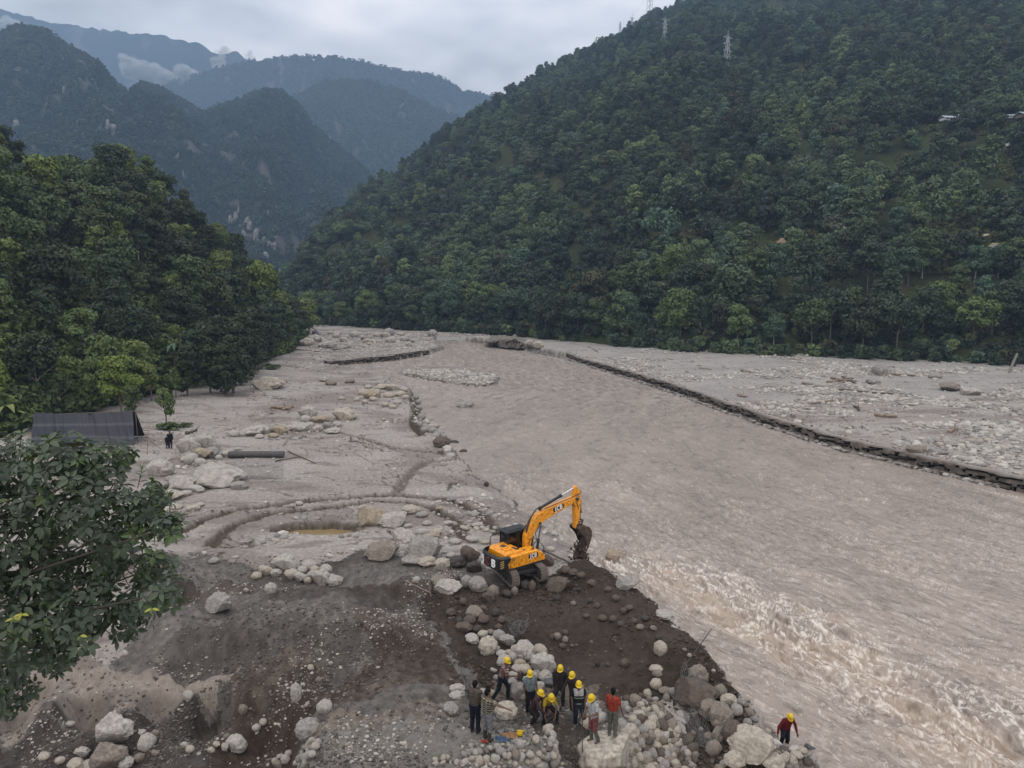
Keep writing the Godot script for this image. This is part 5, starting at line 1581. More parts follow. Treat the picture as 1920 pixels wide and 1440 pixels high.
	cabf.box(Vector3((x0 + x1) / 2 - 0.05, 1.2, z1), Vector3(1.7, 0.3, 0.05), 0.01)
	cabf.box(Vector3(x0, 1.3, (z0 + z1) / 2), Vector3(0.05, 0.5, 0.86), 0.01)
	cabf.box(Vector3(x1, 1.15, (z0 + z1) / 2), Vector3(0.05, 0.2, 0.86), 0.01)
	cabf.box(Vector3(0.2, 1.07, (z0 + z1) / 2), Vector3(1.7, 0.05, 0.86), 0.01)
	var cab := put("cab", cabf.mesh(), black, root)
	var roof := Shape.new()
	roof.box(Vector3(0.17, 2.76, (z0 + z1) / 2), Vector3(1.78, 0.15, 1.0), 0.06)
	roof.box(Vector3(0.1, 2.85, (z0 + z1) / 2), Vector3(1.1, 0.06, 0.7), 0.03)
	put("roof", roof.mesh(), black, cab)
	for e in [[Vector3(-0.12, 2.02, z1 + 0.01), Vector3(0.82, 1.28, 0.012)], [Vector3(0.72, 2.02, z1 + 0.01), Vector3(0.62, 1.28, 0.012)], [Vector3(-0.12, 2.02, z0 - 0.01), Vector3(0.82, 1.28, 0.012)], [Vector3(0.72, 2.02, z0 - 0.01), Vector3(0.62, 1.28, 0.012)], [Vector3(x0, 2.1, (z0 + z1) / 2), Vector3(0.012, 1.1, 0.78)], [Vector3(x1 - 0.10, 1.98, (z0 + z1) / 2), Vector3(0.012, 1.42, 0.78)]]:
		var w := Shape.new()
		w.box(e[0], e[1], 0.003)
		put("window", w.mesh(), glass, cab)
	var seat := Shape.new()
	seat.box(Vector3(0.05, 1.5, -0.76), Vector3(0.5, 0.14, 0.5), 0.05)
	seat.box(Vector3(-0.2, 1.85, -0.76), Vector3(0.14, 0.7, 0.5), 0.05)
	put("seat", seat.mesh(), rough(Color(0.03, 0.03, 0.035), 0.8), cab)
	var blind := Shape.new()
	blind.box(Vector3(-0.1, 2.36, -0.42), Vector3(0.7, 0.5, 0.03), 0.01)
	put("blind", blind.mesh(), rough(Color(0.035, 0.028, 0.09), 0.8), cab)
	# rails and mirrors
	var rail := Shape.new()
	rail.tube(PackedVector3Array([Vector3(-1.45, 1.8, -1.1), Vector3(-1.45, 2.35, -1.1), Vector3(-1.38, 2.5, -1.1), Vector3(-1.1, 2.58, -1.1), Vector3(-0.62, 2.62, -1.1)]), PackedFloat32Array([0.028]), 8)
	rail.tube(PackedVector3Array([Vector3(1.22, 1.1, 1.15), Vector3(1.22, 1.9, 1.15), Vector3(0.9, 2.3, 1.0), Vector3(0.86, 2.4, 0.6)]), PackedFloat32Array([0.024]), 8)
	rail.tube(PackedVector3Array([Vector3(0.5, 1.85, 1.0), Vector3(0.5, 2.3, 1.0), Vector3(0.95, 2.3, 1.0)]), PackedFloat32Array([0.02]), 8)
	put("handrail", rail.mesh(), black, root)
	var mir := Shape.new()
	mir.box(Vector3(1.15, 2.45, -1.36), Vector3(0.06, 0.34, 0.22), 0.02)
	mir.box(Vector3(0.95, 2.9, -0.4), Vector3(0.1, 0.14, 0.16), 0.02)
	put("mirror", mir.mesh(), black, root)
	# boom
	var P := Vector2(0.62, 1.42)
	var bz := 0.04
	var bl := [[0.0, -0.05, 0.17], [0.02, 0.45, 0.23], [0.12, 1.0, 0.28], [0.42, 1.55, 0.33], [0.92, 1.98, 0.37], [1.5, 2.22, 0.35], [2.4, 2.42, 0.30], [3.3, 2.60, 0.24], [4.15, 2.78, 0.18]]
	var boom := Shape.new()
	boom.xf = Transform3D(Basis(), Vector3(P.x, P.y, bz))
	boom.extrude(outline(bl), 0.42, 0.025)
	boom.rod(Vector3(0, 0, -0.28), Vector3(0, 0, 0.28), 0.15, 14)
	var bm := put("boom", boom.mesh(), paint, root)
	var pins := Shape.new()
	pins.xf = Transform3D(Basis(), Vector3(P.x, P.y, bz))
	pins.rod(Vector3(0.98, 1.72, -0.26), Vector3(0.98, 1.72, 0.26), 0.10, 14)
	pins.rod(Vector3(4.15, 2.78, -0.25), Vector3(4.15, 2.78, 0.25), 0.11, 14)
	for q in 5: pins.box(Vector3(0.25 + q * 0.02, 0.75 + q * 0.0, 0.215), Vector3(0.0, 0.0, 0.0) + Vector3(0.06, 0.05, 0.02), 0.01)
	put("pin", pins.mesh(), frame_mat, bm)
	var bp := Shape.new()
	bp.xf = Transform3D(Basis(Vector3(0, 0, 1), 0.205), Vector3(P.x + 2.55, P.y + 2.47, bz + 0.214))
	bp.box(Vector3.ZERO, Vector3(0.92, 0.32, 0.012), 0.004)
	put("name_plate", bp.mesh(), black, bm)
	lettering("JCB", 0.30, 0.016, white, bm, Transform3D(Basis(Vector3(0, 0, 1), 0.205), Vector3(P.x + 2.55, P.y + 2.47, bz + 0.228)))
	# arm
	var A := P + Vector2(4.15, 2.78)
	var arm := Shape.new()
	arm.xf = Transform3D(Basis(), Vector3(A.x, A.y, bz))
	arm.extrude(pts2([[-0.12, 0.86], [0.06, 0.88], [0.36, 0.46], [0.46, 0.18], [0.46, -0.4], [0.36, -1.2], [0.26, -2.0], [0.16, -2.14], [-0.02, -2.1], [-0.06, -1.6], [-0.16, -0.4], [-0.24, -0.05], [-0.2, 0.35]]), 0.34, 0.03)
	var am := put("arm", arm.mesh(), paint, root)
	var ap := Shape.new()
	ap.xf = Transform3D(Basis(), Vector3(A.x, A.y, bz))
	ap.box(Vector3(0.22, 0.12, 0.174), Vector3(0.16, 0.42, 0.012), 0.004)
	put("name_plate", ap.mesh(), black, am)
	lettering("JCB", 0.13, 0.014, white, am, Transform3D(Basis(Vector3(0, 0, 1), PI / 2 - 0.05), Vector3(A.x + 0.22, A.y + 0.12, bz + 0.186)))
	# rams
	var ram := Shape.new()
	for s: float in [-1.0, 1.0]:
		ram.rod(Vector3(1.22, 1.18, bz + s * 0.32), Vector3(1.40, 2.15, bz + s * 0.31), 0.085, 12)
	var h1 := put("hydraulic_cylinder", ram.mesh(), black, root)
	var rodm := Shape.new()
	for s: float in [-1.0, 1.0]:
		rodm.rod(Vector3(1.40, 2.15, bz + s * 0.31), Vector3(P.x + 0.98, P.y + 1.72, bz + s * 0.30), 0.05, 10)
	put("piston_rod", rodm.mesh(), rough(Color(0.12, 0.12, 0.12), 0.35, 0.6), h1)
	var ram2 := Shape.new()
	var ra := Vector3(P.x + 1.15, P.y + 2.68, bz)
	var rb := Vector3(A.x - 0.03, A.y + 0.78, bz)
	ram2.rod(ra, ra.lerp(rb, 0.60), 0.095, 14)
	ram2.rod(ra.lerp(rb, 0.55), ra.lerp(rb, 0.61), 0.115, 14)
	ram2.box(ra + Vector3(-0.02, -0.06, 0), Vector3(0.2, 0.2, 0.16), 0.03)
	var h2 := put("hydraulic_cylinder", ram2.mesh(), black, root)
	var rod2 := Shape.new()
	rod2.rod(ra.lerp(rb, 0.6), rb, 0.052, 12)
	put("piston_rod", rod2.mesh(), steel, h2)
	var ram3 := Shape.new()
	var rc := Vector3(A.x + 0.48, A.y + 0.36, bz)
	var rd := Vector3(A.x + 0.56, A.y - 1.62, bz)
	ram3.rod(rc, rc.lerp(rd, 0.74), 0.075, 12)
	ram3.rod(rc.lerp(rd, 0.68), rc.lerp(rd, 0.75), 0.095, 12)
	var h3 := put("hydraulic_cylinder", ram3.mesh(), black, root)
	var rod3 := Shape.new()
	rod3.rod(rc.lerp(rd, 0.74), rd, 0.042, 10)
	put("piston_rod", rod3.mesh(), steel, h3)
	var hose := Shape.new()
	for z: float in [-0.08, 0.06, 0.14]:
		hose.tube(PackedVector3Array([Vector3(P.x - 0.1, P.y + 0.9, bz + z), Vector3(P.x - 0.02, P.y + 1.55, bz + z), Vector3(P.x + 0.3, P.y + 2.1 + z, bz + z), Vector3(P.x + 0.75, P.y + 2.62 + z, bz + z), Vector3(P.x + 1.2, P.y + 2.78, bz + z)]), PackedFloat32Array([0.028]), 6)
	hose.tube(PackedVector3Array([Vector3(P.x + 1.4, P.y + 2.62, bz + 0.17), Vector3(P.x + 2.6, P.y + 2.80, bz + 0.17), Vector3(P.x + 3.7, P.y + 2.96, bz + 0.18), Vector3(A.x + 0.1, A.y + 0.32, bz + 0.2), Vector3(A.x + 0.24, A.y + 0.05, bz + 0.2), Vector3(A.x + 0.02, A.y - 0.25, bz + 0.2), Vector3(A.x + 0.2, A.y - 0.7, bz + 0.18)]), PackedFloat32Array([0.024]), 6)
	hose.tube(PackedVector3Array([Vector3(A.x - 0.22, A.y - 0.05, bz + 0.19), Vector3(A.x - 0.34, A.y - 0.3, bz + 0.2), Vector3(A.x - 0.1, A.y - 0.52, bz + 0.19)]), PackedFloat32Array([0.022]), 6)
	hose.tube(PackedVector3Array([Vector3(0.9, 1.75, 0.3), Vector3(1.25, 2.1, 0.36), Vector3(1.15, 2.6, 0.32), Vector3(P.x + 0.9, P.y + 1.6, bz + 0.26)]), PackedFloat32Array([0.024]), 6)
	hose.tube(PackedVector3Array([Vector3(0.75, 1.8, 0.3), Vector3(0.6, 2.0, 0.36), Vector3(0.75, 2.3, 0.3)]), PackedFloat32Array([0.02]), 6)
	put("hose", hose.mesh(), rubber, root)
	# bucket and its linkage
	var B := A + Vector2(0.10, -2.06)
	var link := Shape.new()
	link.xf = Transform3D(Basis(), Vector3(B.x, B.y, bz))
	for s: float in [-0.2, 0.2]:
		link.rod(Vector3(0.12, 0.36, s), Vector3(0.46, 0.46, s), 0.055, 8)
		link.rod(Vector3(0.46, 0.46, s), Vector3(0.36, 0.02, s), 0.055, 8)
	link.rod(Vector3(0.46, 0.46, -0.26), Vector3(0.46, 0.46, 0.26), 0.06, 10)
	put("linkage", link.mesh(), rusty, root)
	var outer := [[-0.12, 0.06], [0.16, 0.14], [0.5, 0.1], [0.86, -0.05], [1.06, -0.32], [1.10, -0.66], [1.0, -1.0], [0.82, -1.38]]
	var inner := [[0.76, -1.36], [0.93, -0.98], [1.02, -0.66], [0.98, -0.36], [0.81, -0.13], [0.48, 0.02], [0.16, 0.06], [-0.1, -0.02]]
	var bk := Shape.new()
	bk.xf = Transform3D(Basis(), Vector3(B.x, B.y, bz))
	bk.extrude(pts2(outer + inner), 1.0, 0.012)
	for s: float in [-0.5, 0.5]:
		bk.xf = Transform3D(Basis(), Vector3(B.x, B.y, bz + s))
		bk.extrude(pts2(outer + [[0.66, -1.22], [0.5, -0.8], [0.2, -0.4], [-0.1, -0.14]]), 0.04, 0.008)
	bk.xf = Transform3D(Basis(), Vector3(B.x, B.y, bz))
	for s: float in [-0.18, 0.18]:
		bk.box(Vector3(0.2, 0.14, s), Vector3(0.5, 0.22, 0.04), 0.01)
	var bucket := put("bucket", bk.mesh(), rusty, root)
	for q in 5:
		var t := Shape.new()
		t.xf = Transform3D(Basis(), Vector3(B.x, B.y, bz - 0.42 + q * 0.21))
		t.extrude(pts2([[0.74, -1.3], [0.9, -1.3], [0.74, -1.68], [0.70, -1.68]]), 0.09, 0.01)
		put("tooth", t.mesh(), frame_mat, bucket)
	var clod := Shape.new()
	var gg := RandomNumberGenerator.new()
	gg.seed = 3
	var fill := stone(900, 3, 0.5, 0, 0.1)
	var earth := put("soil_load", fill, soil, bucket)
	earth.transform = Transform3D(Basis.from_scale(Vector3(0.26, 0.34, 0.40)), Vector3(B.x + 0.62, B.y - 0.42, bz))
	# the soil that is dropping out of it
	var list: Array[Transform3D] = []
	var top := root.transform * Vector3(B.x + 0.5, B.y - 1.25, bz)
	var foot := ground_height(top.x, top.z)
	for k in 300:
		var f := pow(gg.randf(), 0.8)
		var y := lerpf(top.y, foot, f)
		var s := gg.randf_range(0.015, 0.065)
		list.append(Transform3D(Basis(Vector3(gg.randfn(), gg.randfn(), gg.randfn()).normalized(), gg.randf() * TAU).scaled(Vector3(s, s * 1.5, s)), Vector3(top.x + gg.randfn() * 0.19, y, top.z + gg.randfn() * 0.15)))
	var tint := PackedColorArray()
	for k in 300: tint.append(Color(0.075, 0.052, 0.043) * gg.randf_range(0.7, 1.3))
	tag(scatter("falling_soil", small[0], mats.pebble, list, tint), "dark soil dropping from the tilted bucket", "soil", "", "stuff")

# ---------------------------------------------------------------- people
# one smooth skin round a set of tapered bones [from, to, radius, radius, colour]
func skin(sh: Shape, bones: Array, cell: float, k: float, print_of := "") -> void:
	var lo := Vector3(1e9, 1e9, 1e9)
	var hi := -lo
	for b in bones:
		var m: float = maxf(b[2], b[3]) + k + cell * 2.5
		for q in 2:
			lo = lo.min(b[q] - Vector3.ONE * m)
			hi = hi.max(b[q] + Vector3.ONE * m)
	var nx := int((hi.x - lo.x) / cell) + 2
	var ny := int((hi.y - lo.y) / cell) + 2
	var nz := int((hi.z - lo.z) / cell) + 2
	var f := PackedFloat32Array()
	f.resize(nx * ny * nz)
	f.fill(10.0)
	var near := PackedFloat32Array()
	near.resize(nx * ny * nz)
	near.fill(10.0)
	var who := PackedByteArray()
	who.resize(nx * ny * nz)
	for bi in bones.size():
		var a: Vector3 = bones[bi][0]
		var b: Vector3 = bones[bi][1]
		var ra: float = bones[bi][2]
		var rb: float = bones[bi][3]
		var m := maxf(ra, rb) + k + cell * 1.6
		var l := (a.min(b) - Vector3.ONE * m - lo) / cell
		var h := (a.max(b) + Vector3.ONE * m - lo) / cell
		var ab := b - a
		var inv := 1.0 / maxf(ab.length_squared(), 1e-8)
		for z in range(maxi(int(l.z), 0), mini(int(h.z) + 1, nz)):
			for y in range(maxi(int(l.y), 0), mini(int(h.y) + 1, ny)):
				for x in range(maxi(int(l.x), 0), mini(int(h.x) + 1, nx)):
					var p := lo + Vector3(x, y, z) * cell
					var t := clampf((p - a).dot(ab) * inv, 0.0, 1.0)
					var d := p.distance_to(a + ab * t) - lerpf(ra, rb, t)
					var i := (z * ny + y) * nx + x
					if d < near[i]:
						near[i] = d
						who[i] = bi
					var e := f[i]
					var w := maxf(k - absf(e - d), 0.0) / k
					f[i] = minf(e, d) - w * w * k * 0.25
	var index := {}
	var sy := nx
	var sz := nx * ny
	var offs := PackedInt32Array([0, 1, sy, sy + 1, sz, sz + 1, sz + sy, sz + sy + 1])
	for z in nz - 1:
		for y in ny - 1:
			for x in nx - 1:
				var i := (z * ny + y) * nx + x
				if absf(f[i]) > cell * 2.2: continue
				var neg := 0
				for o in offs: if f[i + o] < 0.0: neg += 1
				if neg == 0 or neg == 8: continue
				var sum := Vector3.ZERO
				var n := 0
				for q in 8:
					for ax in 3:
						var bit := 1 << ax
						if q & bit: continue
						var v0 := f[i + offs[q]]
						var v1 := f[i + offs[q | bit]]
						if (v0 < 0.0) == (v1 < 0.0): continue
						var pt := Vector3(q & 1, (q >> 1) & 1, (q >> 2) & 1)
						pt[ax] += v0 / (v0 - v1)
						sum += pt
						n += 1
				var g := Vector3(f[i + 1] + f[i + 1 + sy] + f[i + 1 + sz] + f[i + 1 + sy + sz] - f[i] - f[i + sy] - f[i + sz] - f[i + sy + sz],
					f[i + sy] + f[i + sy + 1] + f[i + sy + sz] + f[i + sy + sz + 1] - f[i] - f[i + 1] - f[i + sz] - f[i + sz + 1],
					f[i + sz] + f[i + sz + 1] + f[i + sz + sy] + f[i + sz + sy + 1] - f[i] - f[i + 1] - f[i + sy] - f[i + sy + 1]).normalized()
				var pos := lo + (Vector3(x, y, z) + sum / n) * cell
				index[i] = sh.v.size()
				sh.v.append(pos)
				sh.n.append(g)
				sh.c.append(dye(print_of, pos, bones[who[i]][4]) if print_of != "" else bones[who[i]][4])
	var sides := [[1, sy, sz], [sy, sz, 1], [sz, 1, sy]]
	for i in index:
		for s in sides:
			var e: int = s[0]
			if (f[i] < 0.0) == (f[i + e] < 0.0): continue
			var i1: int = i - s[1]
			var i2: int = i - s[1] - s[2]
			var i3: int = i - s[2]
			if not (index.has(i1) and index.has(i2) and index.has(i3)): continue
			var q := [index[i], index[i1], index[i2], index[i3]]
			var nn: Vector3 = sh.n[q[0]] + sh.n[q[1]] + sh.n[q[2]] + sh.n[q[3]]
			var gg: Vector3 = (sh.v[q[2]] - sh.v[q[0]]).cross(sh.v[q[1]] - sh.v[q[0]])
			if gg.dot(nn) < 0.0: q = [q[0], q[3], q[2], q[1]]
			sh.i.append(q[0]); sh.i.append(q[1]); sh.i.append(q[2])
			sh.i.append(q[0]); sh.i.append(q[2]); sh.i.append(q[3])

# woven or printed pattern of a shirt
func dye(kind: String, p: Vector3, c: Color) -> Color:
	if kind == "stripes":
		return Color(0.40, 0.36, 0.32) if fmod(p.y * 15.0 + 40.0, 1.0) < 0.42 else Color(0.16, 0.022, 0.026)
	if kind == "plaid":
		var a := fmod(p.y * 13.0 + 40.0, 1.0) < 0.26
		var b := fmod((p.x + p.z * 0.6) * 13.0 + 40.0, 1.0) < 0.26
		return Color(0.46, 0.42, 0.30) if a or b else Color(0.055, 0.05, 0.045)
	if absf(p.x) > 0.17: return Color(0.02, 0.02, 0.022)
	if p.y > 1.24: return Color(0.55, 0.54, 0.52)
	if p.y > 1.15 and p.y < 1.19: return Color(0.30, 0.36, 0.27)
	if p.y < 0.955: return Color(0.5, 0.5, 0.48)
	return Color(0.02, 0.02, 0.022)

func hand_bones(wrist: Vector3, dir: Vector3, palm: Vector3, side: float, curl: float, col: Color) -> Array:
	dir = dir.normalized()
	palm = (palm - dir * palm.dot(dir)).normalized()
	var across := dir.cross(palm).normalized() * side
	var out := []
	for q in 4:
		var off := across * (q - 1.5) * 0.019
		var k0 := wrist + dir * 0.09 + off
		out.append([wrist + dir * 0.015 + off * 0.7, k0, 0.015, 0.012, col])
		var ln: float = [0.07, 0.08, 0.074, 0.058][q]
		var d1 := (dir + palm * curl * 0.7).normalized()
		var d2 := (dir + palm * curl * 2.2).normalized()
		out.append([k0, k0 + d1 * ln * 0.55, 0.0095, 0.009, col])
		out.append([k0 + d1 * ln * 0.55, k0 + d1 * ln * 0.55 + d2 * ln * 0.5, 0.009, 0.0075, col])
	var th := wrist + dir * 0.03 - across * 0.03
	var t1 := th + (dir * 0.6 - across * 0.7 + palm * 0.35).normalized() * 0.04
	out.append([wrist + dir * 0.02, th, 0.014, 0.013, col])
	out.append([th, t1, 0.013, 0.0105, col])
	out.append([t1, t1 + (dir + palm * 0.5 - across * 0.2).normalized() * 0.034, 0.0105, 0.008, col])
	return out

var hat_mesh: ArrayMesh
var cloth_mat: StandardMaterial3D
var flesh_mat: StandardMaterial3D
var hat_mat: StandardMaterial3D

func hard_hat() -> ArrayMesh:
	if hat_mesh: return hat_mesh
	var sh := Shape.new()
	sh.lathe(PackedVector2Array([Vector2(0.001, 0.152), Vector2(0.035, 0.149), Vector2(0.07, 0.136), Vector2(0.098, 0.108), Vector2(0.113, 0.066), Vector2(0.118, 0.02), Vector2(0.120, -0.004), Vector2(0.131, -0.012), Vector2(0.131, -0.017), Vector2(0.116, -0.008), Vector2(0.108, 0.06), Vector2(0.07, 0.115), Vector2(0.001, 0.132)]), 24)
	for k in sh.v.size():
		var p := sh.v[k]
		if p.y < 0.0 and Vector2(p.x, p.z).length() > 0.125 and p.z > 0.03: p.z += 0.04 * p.z / 0.131; p.y -= 0.008
		sh.v[k] = Vector3(p.x * 0.93, p.y, p.z * 1.08)
	sh.tube(PackedVector3Array([Vector3(0, 0.05, 0.122), Vector3(0, 0.11, 0.095), Vector3(0, 0.148, 0.045), Vector3(0, 0.155, 0), Vector3(0, 0.148, -0.045), Vector3(0, 0.11, -0.095), Vector3(0, 0.05, -0.122)]), PackedFloat32Array([0.006, 0.012, 0.014, 0.014, 0.014, 0.012, 0.006]), 8)
	hat_mesh = sh.mesh()
	return hat_mesh

# joints are in metres for a man of 1.68 m who faces +z; «pose» moves some of them
func person(label: String, where: Vector3, face: float, look: Dictionary, pose := {}) -> Node3D:
	if cloth_mat == null:
		cloth_mat = rough(Color(1, 1, 1), 0.92, 0.0, 0.25)
		cloth_mat.vertex_color_use_as_albedo = true
		cloth_mat.albedo_texture = noise_texture(0.02, 0.55, 1.0, 96, 256, 5)
		cloth_mat.heightmap_enabled = true
		cloth_mat.heightmap_texture = noise_texture(0.03, 0, 1, 95, 256, 3)
		cloth_mat.heightmap_scale = 2.0
		cloth_mat.uv1_triplanar = true
		cloth_mat.uv1_scale = Vector3(1.4, 1.4, 1.4)
		flesh_mat = rough(Color(1, 1, 1), 0.55)
		flesh_mat.vertex_color_use_as_albedo = true
		hat_mat = rough(Color(0.82, 0.56, 0.008), 0.42)
		hat_mat.albedo_texture = noise_texture(0.02, 0.7, 1.0, 97, 256, 4)
		hat_mat.uv1_triplanar = true
		hat_mat.uv1_scale = Vector3(3, 3, 3)
	var flesh: Color = look.get("skin", Color(0.115, 0.062, 0.040))
	var J := {"ankle_l": Vector3(0.10, 0.08, -0.02), "ankle_r": Vector3(-0.10, 0.08, -0.02), "knee_l": Vector3(0.10, 0.47, 0.02), "knee_r": Vector3(-0.10, 0.47, 0.02), "hip_l": Vector3(0.085, 0.88, 0), "hip_r": Vector3(-0.085, 0.88, 0),
		"waist": Vector3(0, 1.02, 0), "chest": Vector3(0, 1.24, 0), "neck": Vector3(0, 1.43, 0), "head": Vector3(0, 1.555, 0.025), "sh_l": Vector3(0.175, 1.375, 0), "sh_r": Vector3(-0.175, 1.375, 0),
		"el_l": Vector3(0.235, 1.10, -0.03), "el_r": Vector3(-0.235, 1.10, -0.03), "wr_l": Vector3(0.225, 0.86, 0.06), "wr_r": Vector3(-0.225, 0.86, 0.06)}
	var drop: float = pose.get("drop", 0.0)
	var lean: float = pose.get("lean", 0.0)
	var roll: float = pose.get("roll", 0.0)
	var turn := Basis(Vector3.RIGHT, lean) * Basis(Vector3(0, 0, 1), roll)
	var hips := Vector3(0, 0.93 - drop, pose.get("back", 0.0))
	for j in J:
		if j.begins_with("ankle"): continue
		if j.begins_with("knee"):
			J[j] += Vector3(0, -drop * 0.45, drop * 0.5)
			continue
		if j.begins_with("hip"):
			J[j] += Vector3(0, -drop, hips.z)
			continue
		J[j] = hips + turn * (J[j] - Vector3(0, 0.93, 0))
	for j in pose:
		if J.has(j): J[j] = pose[j]
	var nod: float = pose.get("nod", 0.0) + lean * 0.6
	var headb := Basis(Vector3.UP, pose.get("gaze", 0.0)) * Basis(Vector3.RIGHT, nod)
	if not pose.has("head"): J.head = J.neck + (turn * Vector3(0, 0.09, 0.0)) + headb * Vector3(0, 0.04, 0.025)
	var root := thing("person", where, face)
	root.scale = Vector3.ONE * look.get("size", 1.0) * (1.02 if look.get("group", "") == "" else 1.0)
	# the body
	var sh := Shape.new()
	var body := []
	for s in ["l", "r"]:
		var x := 1.0 if s == "l" else -1.0
		body.append([J["sh_" + s], J["el_" + s], 0.047, 0.038, flesh])
		body.append([J["el_" + s], J["wr_" + s], 0.038, 0.026, flesh])
		body.append([J["hip_" + s], J["knee_" + s], 0.078, 0.054, flesh])
		body.append([J["knee_" + s], J["ankle_" + s], 0.052, 0.036, flesh])
		body.append([J.chest + turn * Vector3(0.07 * x, 0.06, 0), J["hip_" + s], 0.098, 0.092, flesh])
		body.append([J["sh_" + s], J.neck + Vector3(0, -0.03, 0), 0.05, 0.048, flesh])
	body.append([J.neck + turn * Vector3(0, -0.05, 0), J.head, 0.054, 0.05, flesh])
	skin(sh, body, 0.024, 0.035)
	var hb := [[J.head + headb * Vector3(0, 0.035, -0.015), J.head + headb * Vector3(0, 0.04, 0.012), 0.082, 0.080, flesh], [J.head + headb * Vector3(0, -0.01, 0.03), J.head + headb * Vector3(0, -0.062, 0.055), 0.062, 0.036, flesh],
		[J.head + headb * Vector3(0, 0.018, 0.088), J.head + headb * Vector3(0, -0.012, 0.107), 0.010, 0.014, flesh], [J.head + headb * Vector3(0.078, 0.01, -0.005), J.head + headb * Vector3(0.082, 0.035, -0.012), 0.013, 0.014, flesh],
		[J.head + headb * Vector3(-0.078, 0.01, -0.005), J.head + headb * Vector3(-0.082, 0.035, -0.012), 0.013, 0.014, flesh], [J.head + headb * Vector3(-0.02, -0.045, 0.088), J.head + headb * Vector3(0.02, -0.045, 0.088), 0.009, 0.009, Color(0.13, 0.05, 0.04)],
		[J.head + headb * Vector3(-0.045, 0.048, 0.068), J.head + headb * Vector3(0.045, 0.048, 0.068), 0.014, 0.014, flesh]]
	skin(sh, hb, 0.011, 0.02)
	for s in ["l", "r"]:
		var x := 1.0 if s == "l" else -1.0
		var fore: Vector3 = J["wr_" + s] - J["el_" + s]
		var palm: Vector3 = pose.get("palm_" + s, Vector3(-x, 0, 0.3))
		skin(sh, hand_bones(J["wr_" + s], fore, palm, x, pose.get("grip_" + s, 0.35), flesh), 0.0075, 0.009)
	put("body", sh.mesh(), flesh_mat, root)
	var eyes := Shape.new()
	eyes.tint = Color(0.02, 0.015, 0.012)
	for x: float in [-0.032, 0.032]:
		var c: Vector3 = J.head + headb * Vector3(x, 0.028, 0.082)
		eyes.rod(c, c + headb * Vector3(0, 0, 0.012), 0.011, 8, 0.006)
	put("eyes", eyes.mesh(), flesh_mat, root)
	# shirt
	var shirt: Color = look.shirt
	var st := []
	var sleeve: float = look.get("sleeve", 0.55)
	for s in ["l", "r"]:
		var x := 1.0 if s == "l" else -1.0
		st.append([J.chest + turn * Vector3(0.078 * x, 0.07, 0.005), J.waist + turn * Vector3(0.072 * x, -0.06 - look.get("hem", 0.0), 0.0), 0.118, 0.112, shirt])
		st.append([J["sh_" + s], J.neck + turn * Vector3(0.02 * x, -0.05, 0), 0.068, 0.068, shirt])
		if sleeve <= 1.0: st.append([J["sh_" + s], J["sh_" + s].lerp(J["el_" + s], sleeve), 0.066, 0.068, look.get("arms", shirt)])
		else:
			st.append([J["sh_" + s], J["el_" + s], 0.066, 0.052, look.get("arms", shirt)])
			st.append([J["el_" + s], J["el_" + s].lerp(J["wr_" + s], 0.92), 0.052, 0.04, look.get("arms", shirt)])
	var ssh := Shape.new()
	skin(ssh, st, 0.02, 0.03, look.get("paint", ""))
	put("shirt", ssh.mesh(), cloth_mat, root)
	# trousers
	var tr: Color = look.trousers
	var leg := []
	var cuff: float = look.get("cuff", 0.95)
	for s in ["l", "r"]:
		leg.append([J["hip_" + s] + Vector3(0, 0.08, 0), J["hip_" + s], 0.108, 0.110, look.get("shorts", tr)])
		leg.append([J["hip_" + s], J["knee_" + s], 0.104, 0.078, look.get("shorts", tr)])
		leg.append([J["knee_" + s], J["knee_" + s].lerp(J["ankle_" + s], cuff), 0.076, 0.062, tr])
	var tsh := Shape.new()
	skin(tsh, leg, 0.022, 0.03)
	put("trousers", tsh.mesh(), cloth_mat, root)
	# shoes
	for s in ["l", "r"]:
		var x := 1.0 if s == "l" else -1.0
		var a: Vector3 = J["ankle_" + s]
		var toe := Basis(Vector3.UP, pose.get("toe_" + s, 0.15 * x))
		var col: Color = look.get("shoes", Color(0.10, 0.09, 0.08))
		var bsh := Shape.new()
		var bones := [[a + toe * Vector3(0, -0.045, -0.035), a + toe * Vector3(0, -0.05, 0.15), 0.042, 0.036, col], [a + Vector3(0, 0.04, 0), a + toe * Vector3(0, -0.03, 0.03), 0.048, 0.048, col]]
		if look.get("boots", false): bones.append([a + (J["knee_" + s] - a) * 0.55, a, 0.066, 0.056, col])
		skin(bsh, bones, 0.018, 0.025)
		put("boot" if look.get("boots", false) else "shoe", bsh.mesh(), cloth_mat, root)
	if look.get("hat", true):
		var hat := put("hard_hat", hard_hat(), hat_mat, root)
		hat.transform = Transform3D(headb * Basis.from_scale(Vector3(0.95, 0.97, 0.95)), J.head + headb * Vector3(0, 0.048, -0.004))
	else:
		var hsh := Shape.new()
		skin(hsh, [[J.head + headb * Vector3(0, 0.055, -0.03), J.head + headb * Vector3(0, 0.068, 0.012), 0.084, 0.082, Color(0.012, 0.010, 0.009)], [J.head + headb * Vector3(0, 0.02, -0.05), J.head + headb * Vector3(0, -0.03, -0.05), 0.066, 0.05, Color(0.012, 0.010, 0.009)]], 0.014, 0.02)
		put("hair", hsh.mesh(), cloth_mat, root)
	tag(root, label, "person", look.get("group", "workers on the river bank"))
	return root

const FLAT_TOP := 0.72     # height of the flat boulder that two men stand on
func stands(px: float, py: float, lift := 0.0) -> Vector3:
	return spot(px, py) + Vector3(0, lift, 0)

